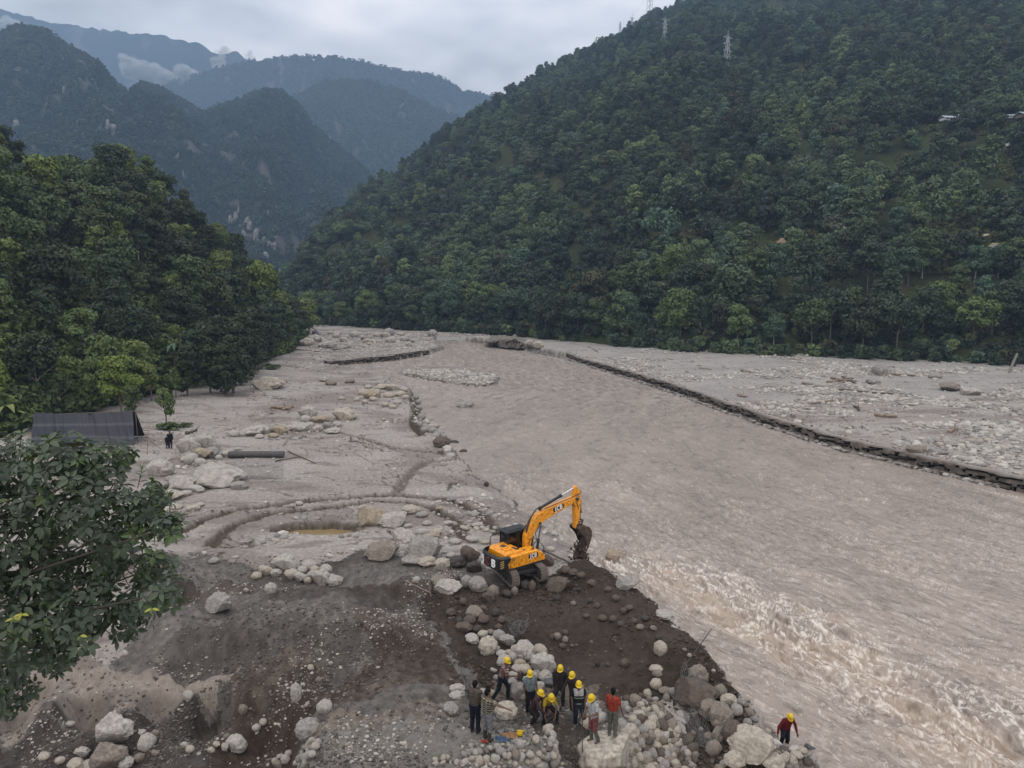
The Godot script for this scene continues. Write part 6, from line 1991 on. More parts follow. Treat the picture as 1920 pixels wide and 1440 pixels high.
func build_people() -> void:
	person("worker in a red and white striped jersey and yellow helmet shifting stones", stands(940, 1312), 1.35, {"shirt": Color(0.2, 0.03, 0.03), "paint": "stripes", "trousers": Color(0.02, 0.026, 0.036)},
		{"lean": 0.28, "ankle_r": Vector3(-0.12, 0.08, -0.30), "knee_r": Vector3(-0.12, 0.47, -0.08), "ankle_l": Vector3(0.1, 0.08, 0.22), "knee_l": Vector3(0.1, 0.5, 0.24), "el_l": Vector3(0.22, 1.12, 0.36), "el_r": Vector3(-0.22, 1.12, 0.36), "wr_l": Vector3(0.12, 1.10, 0.60), "wr_r": Vector3(-0.12, 1.10, 0.60), "nod": 0.15})
	person("worker in a pale teal T-shirt and yellow helmet standing among the stones", stands(994, 1338), 0.25, {"shirt": Color(0.23, 0.28, 0.29), "trousers": Color(0.03, 0.03, 0.035)}, {"nod": 0.3, "gaze": -0.4, "wr_l": Vector3(0.25, 0.86, 0.08)})
	person("worker in a dark long-sleeved shirt and yellow helmet stepping over a stone", stands(1050, 1328), -0.2, {"shirt": Color(0.045, 0.034, 0.034), "sleeve": 2.0, "trousers": Color(0.045, 0.05, 0.055), "shoes": Color(0.3, 0.3, 0.27), "boots": true, "hem": 0.1}, {"ankle_r": Vector3(-0.26, 0.12, 0.1), "knee_r": Vector3(-0.2, 0.5, 0.14), "nod": 0.3, "el_l": Vector3(0.3, 1.12, 0.0), "wr_l": Vector3(0.36, 0.90, 0.1)})
	person("worker in a dark shirt and yellow helmet half hidden behind the banded T-shirt", stands(1076, 1338), -0.6, {"shirt": Color(0.06, 0.045, 0.042), "sleeve": 2.0, "trousers": Color(0.05, 0.05, 0.05), "shoes": Color(0.32, 0.33, 0.28), "boots": true}, {"lean": 0.2, "nod": 0.2, "el_r": Vector3(-0.3, 1.1, 0.15), "wr_r": Vector3(-0.32, 0.9, 0.34)})
	person("worker in a black T-shirt with white and green bands and yellow helmet", stands(1084, 1364), 0.05, {"shirt": Color(0.02, 0.02, 0.022), "paint": "banded", "trousers": Color(0.035, 0.042, 0.055), "shoes": Color(0.28, 0.27, 0.25), "size": 1.03}, {"ankle_l": Vector3(0.24, 0.05, 0.12), "knee_l": Vector3(0.18, 0.47, 0.08), "ankle_r": Vector3(-0.1, 0.12, -0.05)})
	person("worker in a maroon shirt and yellow helmet stooping behind the platform's edge", stands(998, 1358), 1.2, {"shirt": Color(0.075, 0.04, 0.04), "sleeve": 2.0, "trousers": Color(0.05, 0.04, 0.04)}, {"drop": 0.28, "lean": 0.45, "el_l": Vector3(0.24, 0.82, 0.34), "el_r": Vector3(-0.24, 0.82, 0.34), "wr_l": Vector3(0.16, 0.62, 0.54), "wr_r": Vector3(-0.16, 0.62, 0.54)})
	person("worker in a yellow T-shirt and yellow helmet bending over a pale boulder", stands(1026, 1362), 0.35, {"shirt": Color(0.48, 0.33, 0.03), "trousers": Color(0.045, 0.043, 0.045), "size": 1.0}, {"lean": 0.7, "drop": 0.12, "back": -0.1, "ankle_l": Vector3(0.34, 0.2, 0.06), "knee_l": Vector3(0.28, 0.6, 0.22), "ankle_r": Vector3(-0.16, 0.08, 0.0), "knee_r": Vector3(-0.14, 0.45, 0.12), "el_l": Vector3(0.22, 0.86, 0.32), "el_r": Vector3(-0.26, 0.9, 0.3), "wr_l": Vector3(0.12, 0.64, 0.42), "wr_r": Vector3(-0.26, 0.66, 0.44), "nod": 0.1})
	var pw := at(1112, 1391, FLAT_TOP)
	person("worker in white T-shirt and pink shorts with yellow helmet leaning on a bar", pw, -0.95, {"shirt": Color(0.56, 0.55, 0.55), "trousers": Color(0.17, 0.165, 0.135), "shorts": Color(0.26, 0.095, 0.10), "shoes": Color(0.16, 0.12, 0.11), "hem": 0.1}, {"nod": 0.45, "lean": 0.06, "el_r": Vector3(-0.24, 1.14, 0.1), "wr_r": Vector3(-0.1, 1.04, 0.34), "el_l": Vector3(0.24, 1.12, 0.05), "wr_l": Vector3(0.05, 1.06, 0.32), "ankle_l": Vector3(0.12, 0.08, -0.12), "grip_r": 1.4, "grip_l": 1.2})
	person("bareheaded man in a brick-red shirt and grey trousers standing on the flat boulder", at(1148, 1380, FLAT_TOP), 2.6, {"shirt": Color(0.37, 0.065, 0.04), "trousers": Color(0.17, 0.165, 0.135), "shoes": Color(0.22, 0.20, 0.18), "hat": false}, {"gaze": 0.3, "el_r": Vector3(-0.27, 1.1, 0.02), "wr_r": Vector3(-0.30, 0.86, 0.1)})
	person("bareheaded man in a grey-brown T-shirt and dark trousers seen from behind", stands(891, 1372), 2.75, {"shirt": Color(0.125, 0.105, 0.085), "trousers": Color(0.018, 0.02, 0.032), "shoes": Color(0.045, 0.04, 0.035), "hat": false, "size": 1.05, "boots": true}, {"el_l": Vector3(0.26, 1.12, 0.06), "wr_l": Vector3(0.12, 1.02, 0.26), "el_r": Vector3(-0.26, 1.12, 0.06), "wr_r": Vector3(-0.12, 1.02, 0.26)})
	person("bareheaded man in a plaid shirt and rolled pale trousers pointing with his arm", stands(914, 1388), 2.35, {"shirt": Color(0.1, 0.09, 0.07), "paint": "plaid", "trousers": Color(0.25, 0.25, 0.27), "cuff": 0.35, "shoes": Color(0.075, 0.07, 0.055), "boots": true, "hat": false, "size": 1.05, "hem": 0.06}, {"el_r": Vector3(-0.40, 1.26, 0.14), "wr_r": Vector3(-0.62, 1.22, 0.24), "grip_r": 0.1, "palm_r": Vector3(0, -1, 0), "el_l": Vector3(0.25, 1.12, 0.08), "wr_l": Vector3(0.08, 1.04, 0.26)})
	person("worker in a dark red long-sleeved shirt and yellow helmet at the water's edge", stands(1470, 1406), 0.25, {"shirt": Color(0.19, 0.022, 0.024), "sleeve": 2.0, "trousers": Color(0.02, 0.023, 0.03), "shoes": Color(0.12, 0.115, 0.11), "size": 0.98}, {"lean": 0.3, "nod": 0.55, "gaze": -0.1, "drop": 0.04, "ankle_r": Vector3(-0.30, 0.34, 0.16), "knee_r": Vector3(-0.26, 0.72, 0.24), "el_r": Vector3(-0.36, 1.08, 0.12), "wr_r": Vector3(-0.46, 0.86, 0.2), "el_l": Vector3(0.32, 1.06, 0.12), "wr_l": Vector3(0.36, 0.78, 0.2), "grip_r": 1.2})
	person("far-off person in dark clothes walking on the silt past the boulders", stands(320, 841), 0.4, {"shirt": Color(0.02, 0.022, 0.035), "sleeve": 2.0, "trousers": Color(0.02, 0.022, 0.032), "hat": false, "group": "people on the silt"}, {"ankle_l": Vector3(0.1, 0.08, 0.15), "ankle_r": Vector3(-0.1, 0.08, -0.15)})
	person("shorter far-off person in dark clothes close behind the walking one", stands(315, 842), 0.5, {"shirt": Color(0.025, 0.025, 0.03), "sleeve": 2.0, "trousers": Color(0.03, 0.03, 0.04), "hat": false, "size": 0.8, "group": "people on the silt"}, {"ankle_l": Vector3(0.1, 0.08, -0.12), "ankle_r": Vector3(-0.1, 0.08, 0.12)})
	# the bars they hold
	var iron := rough(Color(0.05, 0.045, 0.042), 0.7)
	var hand := pw + Basis(Vector3.UP, -0.95) * Vector3(-0.08, 1.05, 0.42)
	var bar := Shape.new()
	bar.rod(Vector3(0, -1.30, 0.12), Vector3(0, 0.18, -0.02), 0.016, 8)
	var o := put("crowbar", bar.mesh(), iron)
	o.position = hand
	tag(o, "iron bar held upright by the man in white", "crowbar")
	var b2 := Shape.new()
	var q := stands(1470, 1406)
	b2.rod(q + Vector3(-0.42, 0.86, 0.2), q + Vector3(-1.5, 0.42, 0.0), 0.018, 8)
	tag(put("crowbar", b2.mesh(), iron), "iron bar in the hand of the man in dark red", "crowbar")

# ---------------------------------------------------------------- walls of stones, wire, wood, shelter
func wall_stone(parent: Node3D, p: Vector3, s: float, mat: String) -> void:
	var o := put("stone", small[rng.randi() % 4] if s < 0.09 else rounded[rng.randi() % 8], stone_mats[mat], parent)
	o.transform = Transform3D(Basis(Vector3(rng.randfn(), rng.randfn(), rng.randfn()).normalized(), rng.randf() * TAU) * Basis.from_scale(Vector3(s * rng.randf_range(0.95, 1.25), s * rng.randf_range(0.7, 0.9), s * rng.randf_range(0.85, 1.1))), p - parent.position)

func build_walls() -> void:
	rng.seed = 41
	var tones := ["cream", "pale", "dusty", "pale", "cream", "grey"]
	# the gabion that carries the gravel platform
	var a := at(815, 1428, 1.0)
	var b := at(1036, 1402, 1.0)
	var w := thing("gabion_wall", a)
	tag(w, "gabion wall of round stones holding up the gravel platform", "wall")
	var along := (b - a)
	along.y = 0
	var n := int(along.length() / 0.235)
	for r in 6:
		for k in n:
			var p := a + along * ((k + 0.5 * (r % 2) + rng.randf_range(-0.35, 0.35)) / n)
			p.y = 0.97 - r * 0.20 + rng.randf_range(-0.07, 0.07)
			p += Vector3(rng.randf_range(-0.04, 0.04), 0, 0.10 + r * 0.02 + rng.randf_range(-0.05, 0.05))
			wall_stone(w, p, rng.randf_range(0.085, 0.165), pick(tones))
	for k in 26:
		var f := rng.randf()
		var p := a + along * f + Vector3(0, 0, -rng.randf_range(0.05, 0.4) * (0.4 + f))
		p.y = 1.0 + rng.randf_range(-0.02, 0.06)
		wall_stone(w, p, rng.randf_range(0.07, 0.15), pick(tones))
	# its right-hand end
	var c := at(1022, 1362, 1.0)
	for r in 5:
		for k in 8:
			var p := b.lerp(Vector3(c.x, b.y, c.z), (k + 0.5) / 8.0) + Vector3(0.06 + r * 0.03, 0, 0)
			p += Vector3(rng.randf_range(-0.12, 0.12), 0, rng.randf_range(-0.12, 0.12))
			p.y = 0.93 - r * 0.2 + rng.randf_range(-0.07, 0.07)
			wall_stone(w, p, rng.randf_range(0.11, 0.17), pick(tones))
	# stones along the platform's other side
	var w2 := thing("stone_edging", spot(578, 1420))
	tag(w2, "pale stones edging the gravel platform's outer side", "wall")
	for k in 46:
		var f := rng.randf()
		var p := spot(lerpf(592, 556, f) + rng.randf_range(-12, 12), lerpf(1392, 1446, f))
		wall_stone(w2, p + Vector3(0, rng.randf_range(0.02, 0.16), 0), rng.randf_range(0.07, 0.15), pick(["pale", "grey", "pale", "cream"]))
	# the sloping pile beside the flat boulder
	var outline_px := PackedVector2Array([Vector2(1168, 1318), Vector2(1212, 1302), Vector2(1246, 1318), Vector2(1262, 1352), Vector2(1292, 1388), Vector2(1308, 1420), Vector2(1312, 1450), Vector2(1168, 1450), Vector2(1166, 1400), Vector2(1186, 1368)])
	var w3 := thing("gabion_wall", spot(1230, 1390))
	tag(w3, "sloping gabion packed with loose round stones beside the flat boulder", "wall")
	var y := 1306.0
	while y < 1456.0:
		var x := 1160.0 + rng.randf_range(0, 8)
		while x < 1316.0:
			if Geometry2D.is_point_in_polygon(Vector2(x, minf(y, 1449.0)), outline_px):
				var s := rng.randf_range(0.115, 0.215)
				wall_stone(w3, spot(x + rng.randf_range(-3, 3), y + rng.randf_range(-2, 2)) + Vector3(0, s * 0.45, 0), s, pick(["cream", "pale", "dusty", "grey", "dusty", "cream", "brown"]))
			x += rng.randf_range(11.0, 15.0)
		y += 9.5
	# the flat-topped boulder: a stone whose crown is cut level
	var slab := stone(431, 4, 0.24, 5, 0.035)
	var data := slab.surface_get_arrays(0)
	var pv: PackedVector3Array = data[Mesh.ARRAY_VERTEX]
	var pn: PackedVector3Array = data[Mesh.ARRAY_NORMAL]
	for k in pv.size():
		if pv[k].y > 0.42:
			pv[k].y = 0.42 + (pv[k].y - 0.42) * 0.06
			pn[k] = (pn[k] * 0.25 + Vector3.UP).normalized()
	data[Mesh.ARRAY_VERTEX] = pv
	data[Mesh.ARRAY_NORMAL] = pn
	var cut := ArrayMesh.new()
	cut.add_surface_from_arrays(Mesh.PRIMITIVE_TRIANGLES, data)
	var fb := put("boulder", cut, stone_mats.cream)
	var fc := at(1136, 1392, FLAT_TOP)
	fb.transform = Transform3D(Basis(Vector3.UP, 0.3) * Basis.from_scale(Vector3(0.92, 0.95, 0.80)), Vector3(fc.x, FLAT_TOP - 0.43 * 0.95, fc.z))
	tag(fb, "great flat-topped boulder under the two standing men", "boulder")
	boulder(1105, 1405, 20, 14, "dusty", "brown stone beside the great flat-topped boulder")
	boulder(1104, 1374, 28, 22, "cream", "pale boulder behind the man in white")
	boulder(1122, 1356, 26, 20, "pale", "pale boulder between the man in white and the man in brick-red")
	boulder(1165, 1375, 24, 24, "grey", "mottled grey boulder right of the man in brick-red")
	boulder(1180, 1392, 34, 24, "cream", "cream boulder at the flat boulder's right shoulder")

# wires woven between four corners, lying over the ground
func wire_net(called: String, label: String, q: Array, nu: int, nv: int, r: float, mat: Material, lift: float, ripple: float, category := "wire mesh") -> Node:
	var sh := Shape.new()
	var f := func(u: float, v: float) -> Vector3:
		var p: Vector3 = q[0].lerp(q[1], u).lerp(q[3].lerp(q[2], u), v)
		p += Vector3(noise_b.get_noise_2d(u * 9.0, v * 9.0), 0, noise_b.get_noise_2d(u * 9.0 + 40.0, v * 9.0)) * ripple
		var h := ground_height(p.x, p.z) + lift + ripple * (0.5 + noise_b.get_noise_2d(p.x * 6.0, p.z * 6.0))
		p.y = maxf(p.y, h) if lift < 0.4 else h
		return p
	for s in 2:
		var n: int = nu if s == 0 else nv
		for k in n + 1:
			var line := PackedVector3Array()
			for t in 15:
				var e := t / 14.0
				var zig := 0.25 / n * (1 if t % 2 == 0 else -1)
				line.append(f.call(clampf(k / float(n) + zig, 0, 1), e) if s == 0 else f.call(e, clampf(k / float(n) + zig, 0, 1)))
			sh.tube(line, PackedFloat32Array([r]), 4, false)
	return tag(put(called, sh.mesh(), mat), label, category)

func log_between(label: String, a: Vector3, b: Vector3, r: float, mat: Material, called := "log", category := "log", group := "") -> void:
	var sh := Shape.new()
	var d := b - a
	var p := PackedVector3Array()
	var rr := PackedFloat32Array()
	for k in 7:
		var t := k / 6.0
		p.append(d * t + Vector3(rng.randfn(), rng.randfn() * 0.5, rng.randfn()) * r * 0.5 * (1.0 if called == "log" else 0.15))
		rr.append(r * lerpf(1.1, 0.7, t))
	sh.tube(p, rr, 8)
	if called == "log" and r > 0.06:
		for k in 2:
			var o := p[2 + k * 2]
			sh.rod(o, o + Vector3(rng.randfn(), absf(rng.randfn()), rng.randfn()).normalized() * r * 5.0, r * 0.35, 5, r * 0.12)
	var o2 := put(called, sh.mesh(), mat)
	o2.position = a
	tag(o2, label, category, group)

func build_site() -> void:
	rng.seed = 43
	var wire := rough(Color(0.16, 0.155, 0.15), 0.6, 0.4)
	var rust := rough(Color(0.10, 0.075, 0.06), 0.8, 0.2)
	var basket := wire_net("wire_basket", "open rusty wire gabion basket in the hole before the workers", [spot(1016, 1352), spot(1092, 1350), spot(1102, 1440), spot(1040, 1446)], 22, 20, 0.006, rust, 0.10, 0.14)
	var rim := Shape.new()
	var ring := PackedVector3Array()
	for k in 13:
		var t := k / 12.0
		var p := spot(lerpf(1018, 1092, t), 1366 - sin(t * PI) * 20.0)
		ring.append(p + Vector3(0, 0.12 + 0.1 * sin(t * PI), 0))
	rim.tube(ring, PackedFloat32Array([0.02]), 6)
	put("rim", rim.mesh(), wire, basket)
	wire_net("wire_net", "grey wire net draped over the boulders of the bank pile", [spot(1282, 1262), spot(1318, 1296), spot(1352, 1390), spot(1256, 1320)], 18, 18, 0.006, wire, 0.32, 0.1)
	wire_net("wire_net", "torn wire net lying on the dark soil below the boulders", [spot(1262, 1310), spot(1330, 1368), spot(1345, 1420), spot(1300, 1392)], 16, 16, 0.006, wire, 0.05, 0.06)
	wire_net("wire_net", "tangled wire net on the heap above the stone chute", [spot(955, 1172), spot(990, 1176), spot(985, 1200), spot(960, 1198)], 12, 12, 0.006, wire, 0.12, 0.3)
	wire_net("wire_net", "crumpled wire net left of the striped worker", [spot(862, 1262), spot(884, 1266), spot(888, 1316), spot(872, 1318)], 12, 12, 0.005, wire, 0.1, 0.2)
	wire_net("wire_net", "flat wire mesh unrolled over the wet silt", [spot(425, 866), spot(532, 862), spot(530, 905), spot(425, 906)], 34, 26, 0.005, rough(Color(0.17, 0.165, 0.16), 0.7), 0.02, 0.02)
	# roll of mesh
	var a := spot(430, 858)
	var b := spot(532, 858)
	var core := Shape.new()
	core.rod(Vector3.ZERO, b - a, 0.26, 20)
	var roll := put("mesh_roll", core.mesh(), rough(Color(0.07, 0.07, 0.075), 0.8))
	roll.position = a + Vector3(0, 0.30, 0)
	var coil := Shape.new()
	for k in 44:
		var p := (b - a) * (k / 43.0)
		var circle := PackedVector3Array()
		for q in 15: circle.append(p + Vector3(0, cos(TAU * q / 14.0), sin(TAU * q / 14.0)) * 0.29)
		coil.tube(circle, PackedFloat32Array([0.026]), 4, false)
	put("wire_coil", coil.mesh(), wire, roll)
	tag(roll, "long grey roll of wire mesh lying on the silt", "wire roll")
	# poles and sticks
	var wood := rough(Color(0.22, 0.165, 0.12), 0.9)
	var wet := rough(Color(0.085, 0.062, 0.047), 0.85)
	var iron := rough(Color(0.06, 0.045, 0.04), 0.7)
	log_between("dark thin rod standing aslant on the heap over the river", spot(1286, 1246), spot(1286, 1246) + Vector3(1.05, 1.35, -0.3), 0.022, iron, "rod", "rod")
	log_between("dark straight pole lying on the bank right of the digger", spot(1018, 1034) + Vector3(0, 0.1, 0), spot(1066, 1058) + Vector3(0, 0.12, 0), 0.06, wet, "pole", "pole")
	log_between("black bar leaning on the platform's stone wall", spot(1022, 1384) + Vector3(0, 0.1, 0.1), spot(1036, 1436) + Vector3(0, 0.2, 0.1), 0.02, iron, "rod", "rod")
	log_between("pale pole lying on the cut bank left of the digger", spot(760, 1092) + Vector3(0, 0.08, 0), spot(806, 1114) + Vector3(0, 0.08, 0), 0.03, wood, "pole", "pole")
	log_between("short pale stick standing at the end of the pole", spot(808, 1118), spot(806, 1118) + Vector3(-0.05, 0.7, 0), 0.025, wood, "stick", "stick")
	log_between("thin twig standing behind the big grey boulder", spot(826, 1048), spot(826, 1048) + Vector3(0.12, 0.75, 0), 0.015, wood, "stick", "stick")
	log_between("dark pole beside the mesh roll pointing at the river", spot(540, 848) + Vector3(0, 0.1, 0), spot(592, 870) + Vector3(0, 0.06, 0), 0.05, wet, "pole", "pole")
	log_between("bent branch above the mesh roll", spot(532, 836) + Vector3(0, 0.1, 0), spot(551, 812) + Vector3(0, 0.3, 0), 0.05, wood)
	log_between("brown branch lying right of the unrolled mesh", spot(515, 866) + Vector3(0, 0.06, 0), spot(562, 858) + Vector3(0, 0.1, 0), 0.06, wet)
	log_between("thin pole planted by the tarpaulin's corner", spot(276, 852), spot(276, 852) + Vector3(0.25, 2.3, 0), 0.03, wood, "pole", "pole")
	log_between("thin pole lying between tarpaulin and boulders", spot(282, 826) + Vector3(0, 0.05, 0), spot(302, 842) + Vector3(0, 0.05, 0), 0.03, wood, "pole", "pole")
	var n := 0
	for e in [[1310, 691, 1334, 694], [1390, 697, 1408, 700], [1565, 716, 1600, 711], [1558, 710, 1606, 717], [1572, 720, 1596, 712], [1580, 708, 1602, 720], [1550, 718, 1580, 714], [1668, 703, 1716, 706], [1570, 732, 1680, 742], [1384, 742, 1400, 746], [1415, 757, 1434, 763], [1604, 764, 1612, 772], [1640, 780, 1680, 784], [1780, 812, 1792, 806], [1842, 800, 1862, 806], [1520, 758, 1580, 752], [520, 655, 600, 660], [620, 658, 660, 652], [510, 765, 548, 770], [530, 770, 552, 764], [350, 815, 372, 808]]:
		n += 1
		log_between("weathered driftwood log stranded on the far gravel bank" if e[0] > 1000 else "weathered branch stranded on the silt flats", spot(e[0], e[1]) + Vector3(0, 0.15, 0), spot(e[2], e[3]) + Vector3(0, 0.2, 0), rng.randf_range(0.09, 0.2), wood if n % 3 else wet, "log", "log", "driftwood on the far bank" if e[0] > 1000 else "branches on the silt")
	log_between("pale broken trunk standing at the far forest edge", spot(1892, 699), spot(1892, 699) + Vector3(1.1, 3.4, 0), 0.24, rough(Color(0.20, 0.185, 0.165), 0.9), "stump", "stump")
	# things left on the platform
	var hp := spot(975, 1379)
	var hat := put("hard_hat", hard_hat(), hat_mat)
	hat.transform = Transform3D(Basis(Vector3(1, 0, 0.3).normalized(), PI - 0.5), hp + Vector3(0, 0.15, 0))
	tag(hat, "yellow hard hat lying upturned on the gravel platform", "helmet")
	for e in [[956, 1381, 0.20, Color(0.44, 0.24, 0.12), "tan cloth lying beside the upturned helmet", "cloth"], [945, 1388, 0.22, Color(0.10, 0.15, 0.24), "blue cloth dropped on the gravel platform", "cloth"], [909, 1391, 0.09, Color(0.42, 0.07, 0.05), "small red packet at the pointing man's feet", "packet"], [1002, 1384, 0.08, Color(0.40, 0.16, 0.15), "faded pink scrap near the platform's corner", "scrap"]]:
		var p := spot(e[0], e[1])
		var rows := 12
		var v := PackedVector3Array(); v.resize(rows * rows)
		var c := PackedColorArray(); c.resize(rows * rows); c.fill(e[3])
		var keep := PackedByteArray(); keep.resize(rows * rows); keep.fill(1)
		for y in rows:
			for x in rows:
				var q := Vector2(x / 11.0 - 0.5, y / 11.0 - 0.5) * 2.0
				var edge := maxf(0.0, 1.0 - q.length_squared() * 0.55)
				v[y * rows + x] = Vector3(q.x * e[2] * 1.3, 0.005 + edge * e[2] * (0.28 + 0.35 * noise_b.get_noise_2d(q.x * 9.0 + e[0], q.y * 9.0)), q.y * e[2] * 0.8)
		var o := put(e[5], sheet(rows, rows, v, c, keep), cloth_mat)
		o.position = p + Vector3(0, 0.02, 0)
		tag(o, e[4], e[5])

func build_shelter() -> void:
	var a := spot(58, 842)
	var b := spot(252, 834)
	a.y = 0.0
	b.y = 0.0
	var side := (b - a).normalized()
	var back := Vector3(side.z, 0, -side.x)
	if back.z > 0: back = -back
	var root := thing("tarpaulin_shelter", a)
	tag(root, "dark blue-grey tarpaulin stretched as a shelter beside the trees", "shelter")
	var nu := 90
	var nv := 26
	var v := PackedVector3Array(); v.resize(nu * nv)
	var c := PackedColorArray(); c.resize(nu * nv)
	var keep := PackedByteArray(); keep.resize(nu * nv); keep.fill(1)
	var length := a.distance_to(b)
	for y in nv:
		var f := y / float(nv - 1)
		for x in nu:
			var u := x / float(nu - 1)
			var sag := 0.22 * sin(PI * u) * f
			var fold := noise_b.get_noise_2d(u * 34.0 + f * 2.2, f * 0.8) * 0.26 + noise_b.get_noise_2d(u * 90.0 + f * 2.0, 7.0) * 0.07
			var p := side * (u * length * (1.0 - 0.035 * f) + 0.1 * f) + back * (f * 1.1 + fold) + Vector3(0, lerpf(0.15 + 0.25 * sin(PI * u * 1.4), 3.25, f) - sag + 0.12 * (1.0 - u), 0)
			v[y * nu + x] = p
			var col := Color(0.034, 0.037, 0.048)
			if u > 0.42 and u < 1.0: col = Color(0.040, 0.043, 0.054)
			if absf(f - 0.22) < 0.022 or absf(f - 0.62) < 0.022: col = Color(0.072, 0.075, 0.086)
			c[y * nu + x] = col
	var m := rough(Color(1, 1, 1), 0.48, 0.0, 0.4)
	m.vertex_color_use_as_albedo = true
	put("tarpaulin", sheet(nv, nu, v, c, keep), m, root)
	var rear := PackedVector3Array(); rear.resize(40)
	var rc := PackedColorArray(); rc.resize(40); rc.fill(Color(0.02, 0.021, 0.026))
	var rk := PackedByteArray(); rk.resize(40); rk.fill(1)
	for y in 2:
		for x in 20:
			rear[y * 20 + x] = side * (x / 19.0 * length) + back * lerpf(3.6, 1.12, y) + Vector3(0, lerpf(0.1, 3.18, y) - 0.2 * sin(PI * x / 19.0) * y, 0)
	put("rear_sheet", sheet(2, 20, rear, rc, rk), m, root)
	for x: float in [0.0, 0.5, 1.0]:
		var sh := Shape.new()
		sh.rod(side * x * length + back * 1.13 + Vector3(0, -0.2, 0), side * x * length + back * 1.13 + Vector3(0, 3.1 - 0.2 * sin(PI * x), 0), 0.05, 8)
		put("post", sh.mesh(), mats.bark, root)
	var ridge := Shape.new()
	ridge.rod(back * 1.13 + Vector3(0, 3.12, 0), side * length + back * 1.13 + Vector3(0, 3.12, 0), 0.04, 8)
	put("ridge_pole", ridge.mesh(), mats.bark, root)

# ---------------------------------------------------------------- the leafy tree close to the camera
func leaf_shape(fold: float, bend: float) -> ArrayMesh:
	var sh := Shape.new()
	var n := 6
	var half := [0.02, 0.30, 0.40, 0.37, 0.22, 0.0]
	var rows := []
	for k in n:
		var t := k / float(n - 1)
		var w: float = half[k] * 0.62
		var mid := Vector3(0, -bend * t * t, t)
		rows.append([mid + Vector3(-w, w * fold, 0), mid, mid + Vector3(w, w * fold, 0)])
	for k in n - 1:
		for s in 2:
			var A: Vector3 = rows[k][s]
			var B: Vector3 = rows[k][s + 1]
			var C: Vector3 = rows[k + 1][s + 1]
			var D: Vector3 = rows[k + 1][s]
			sh.face(A, B, C, D, Vector3.UP)
	return sh.mesh()

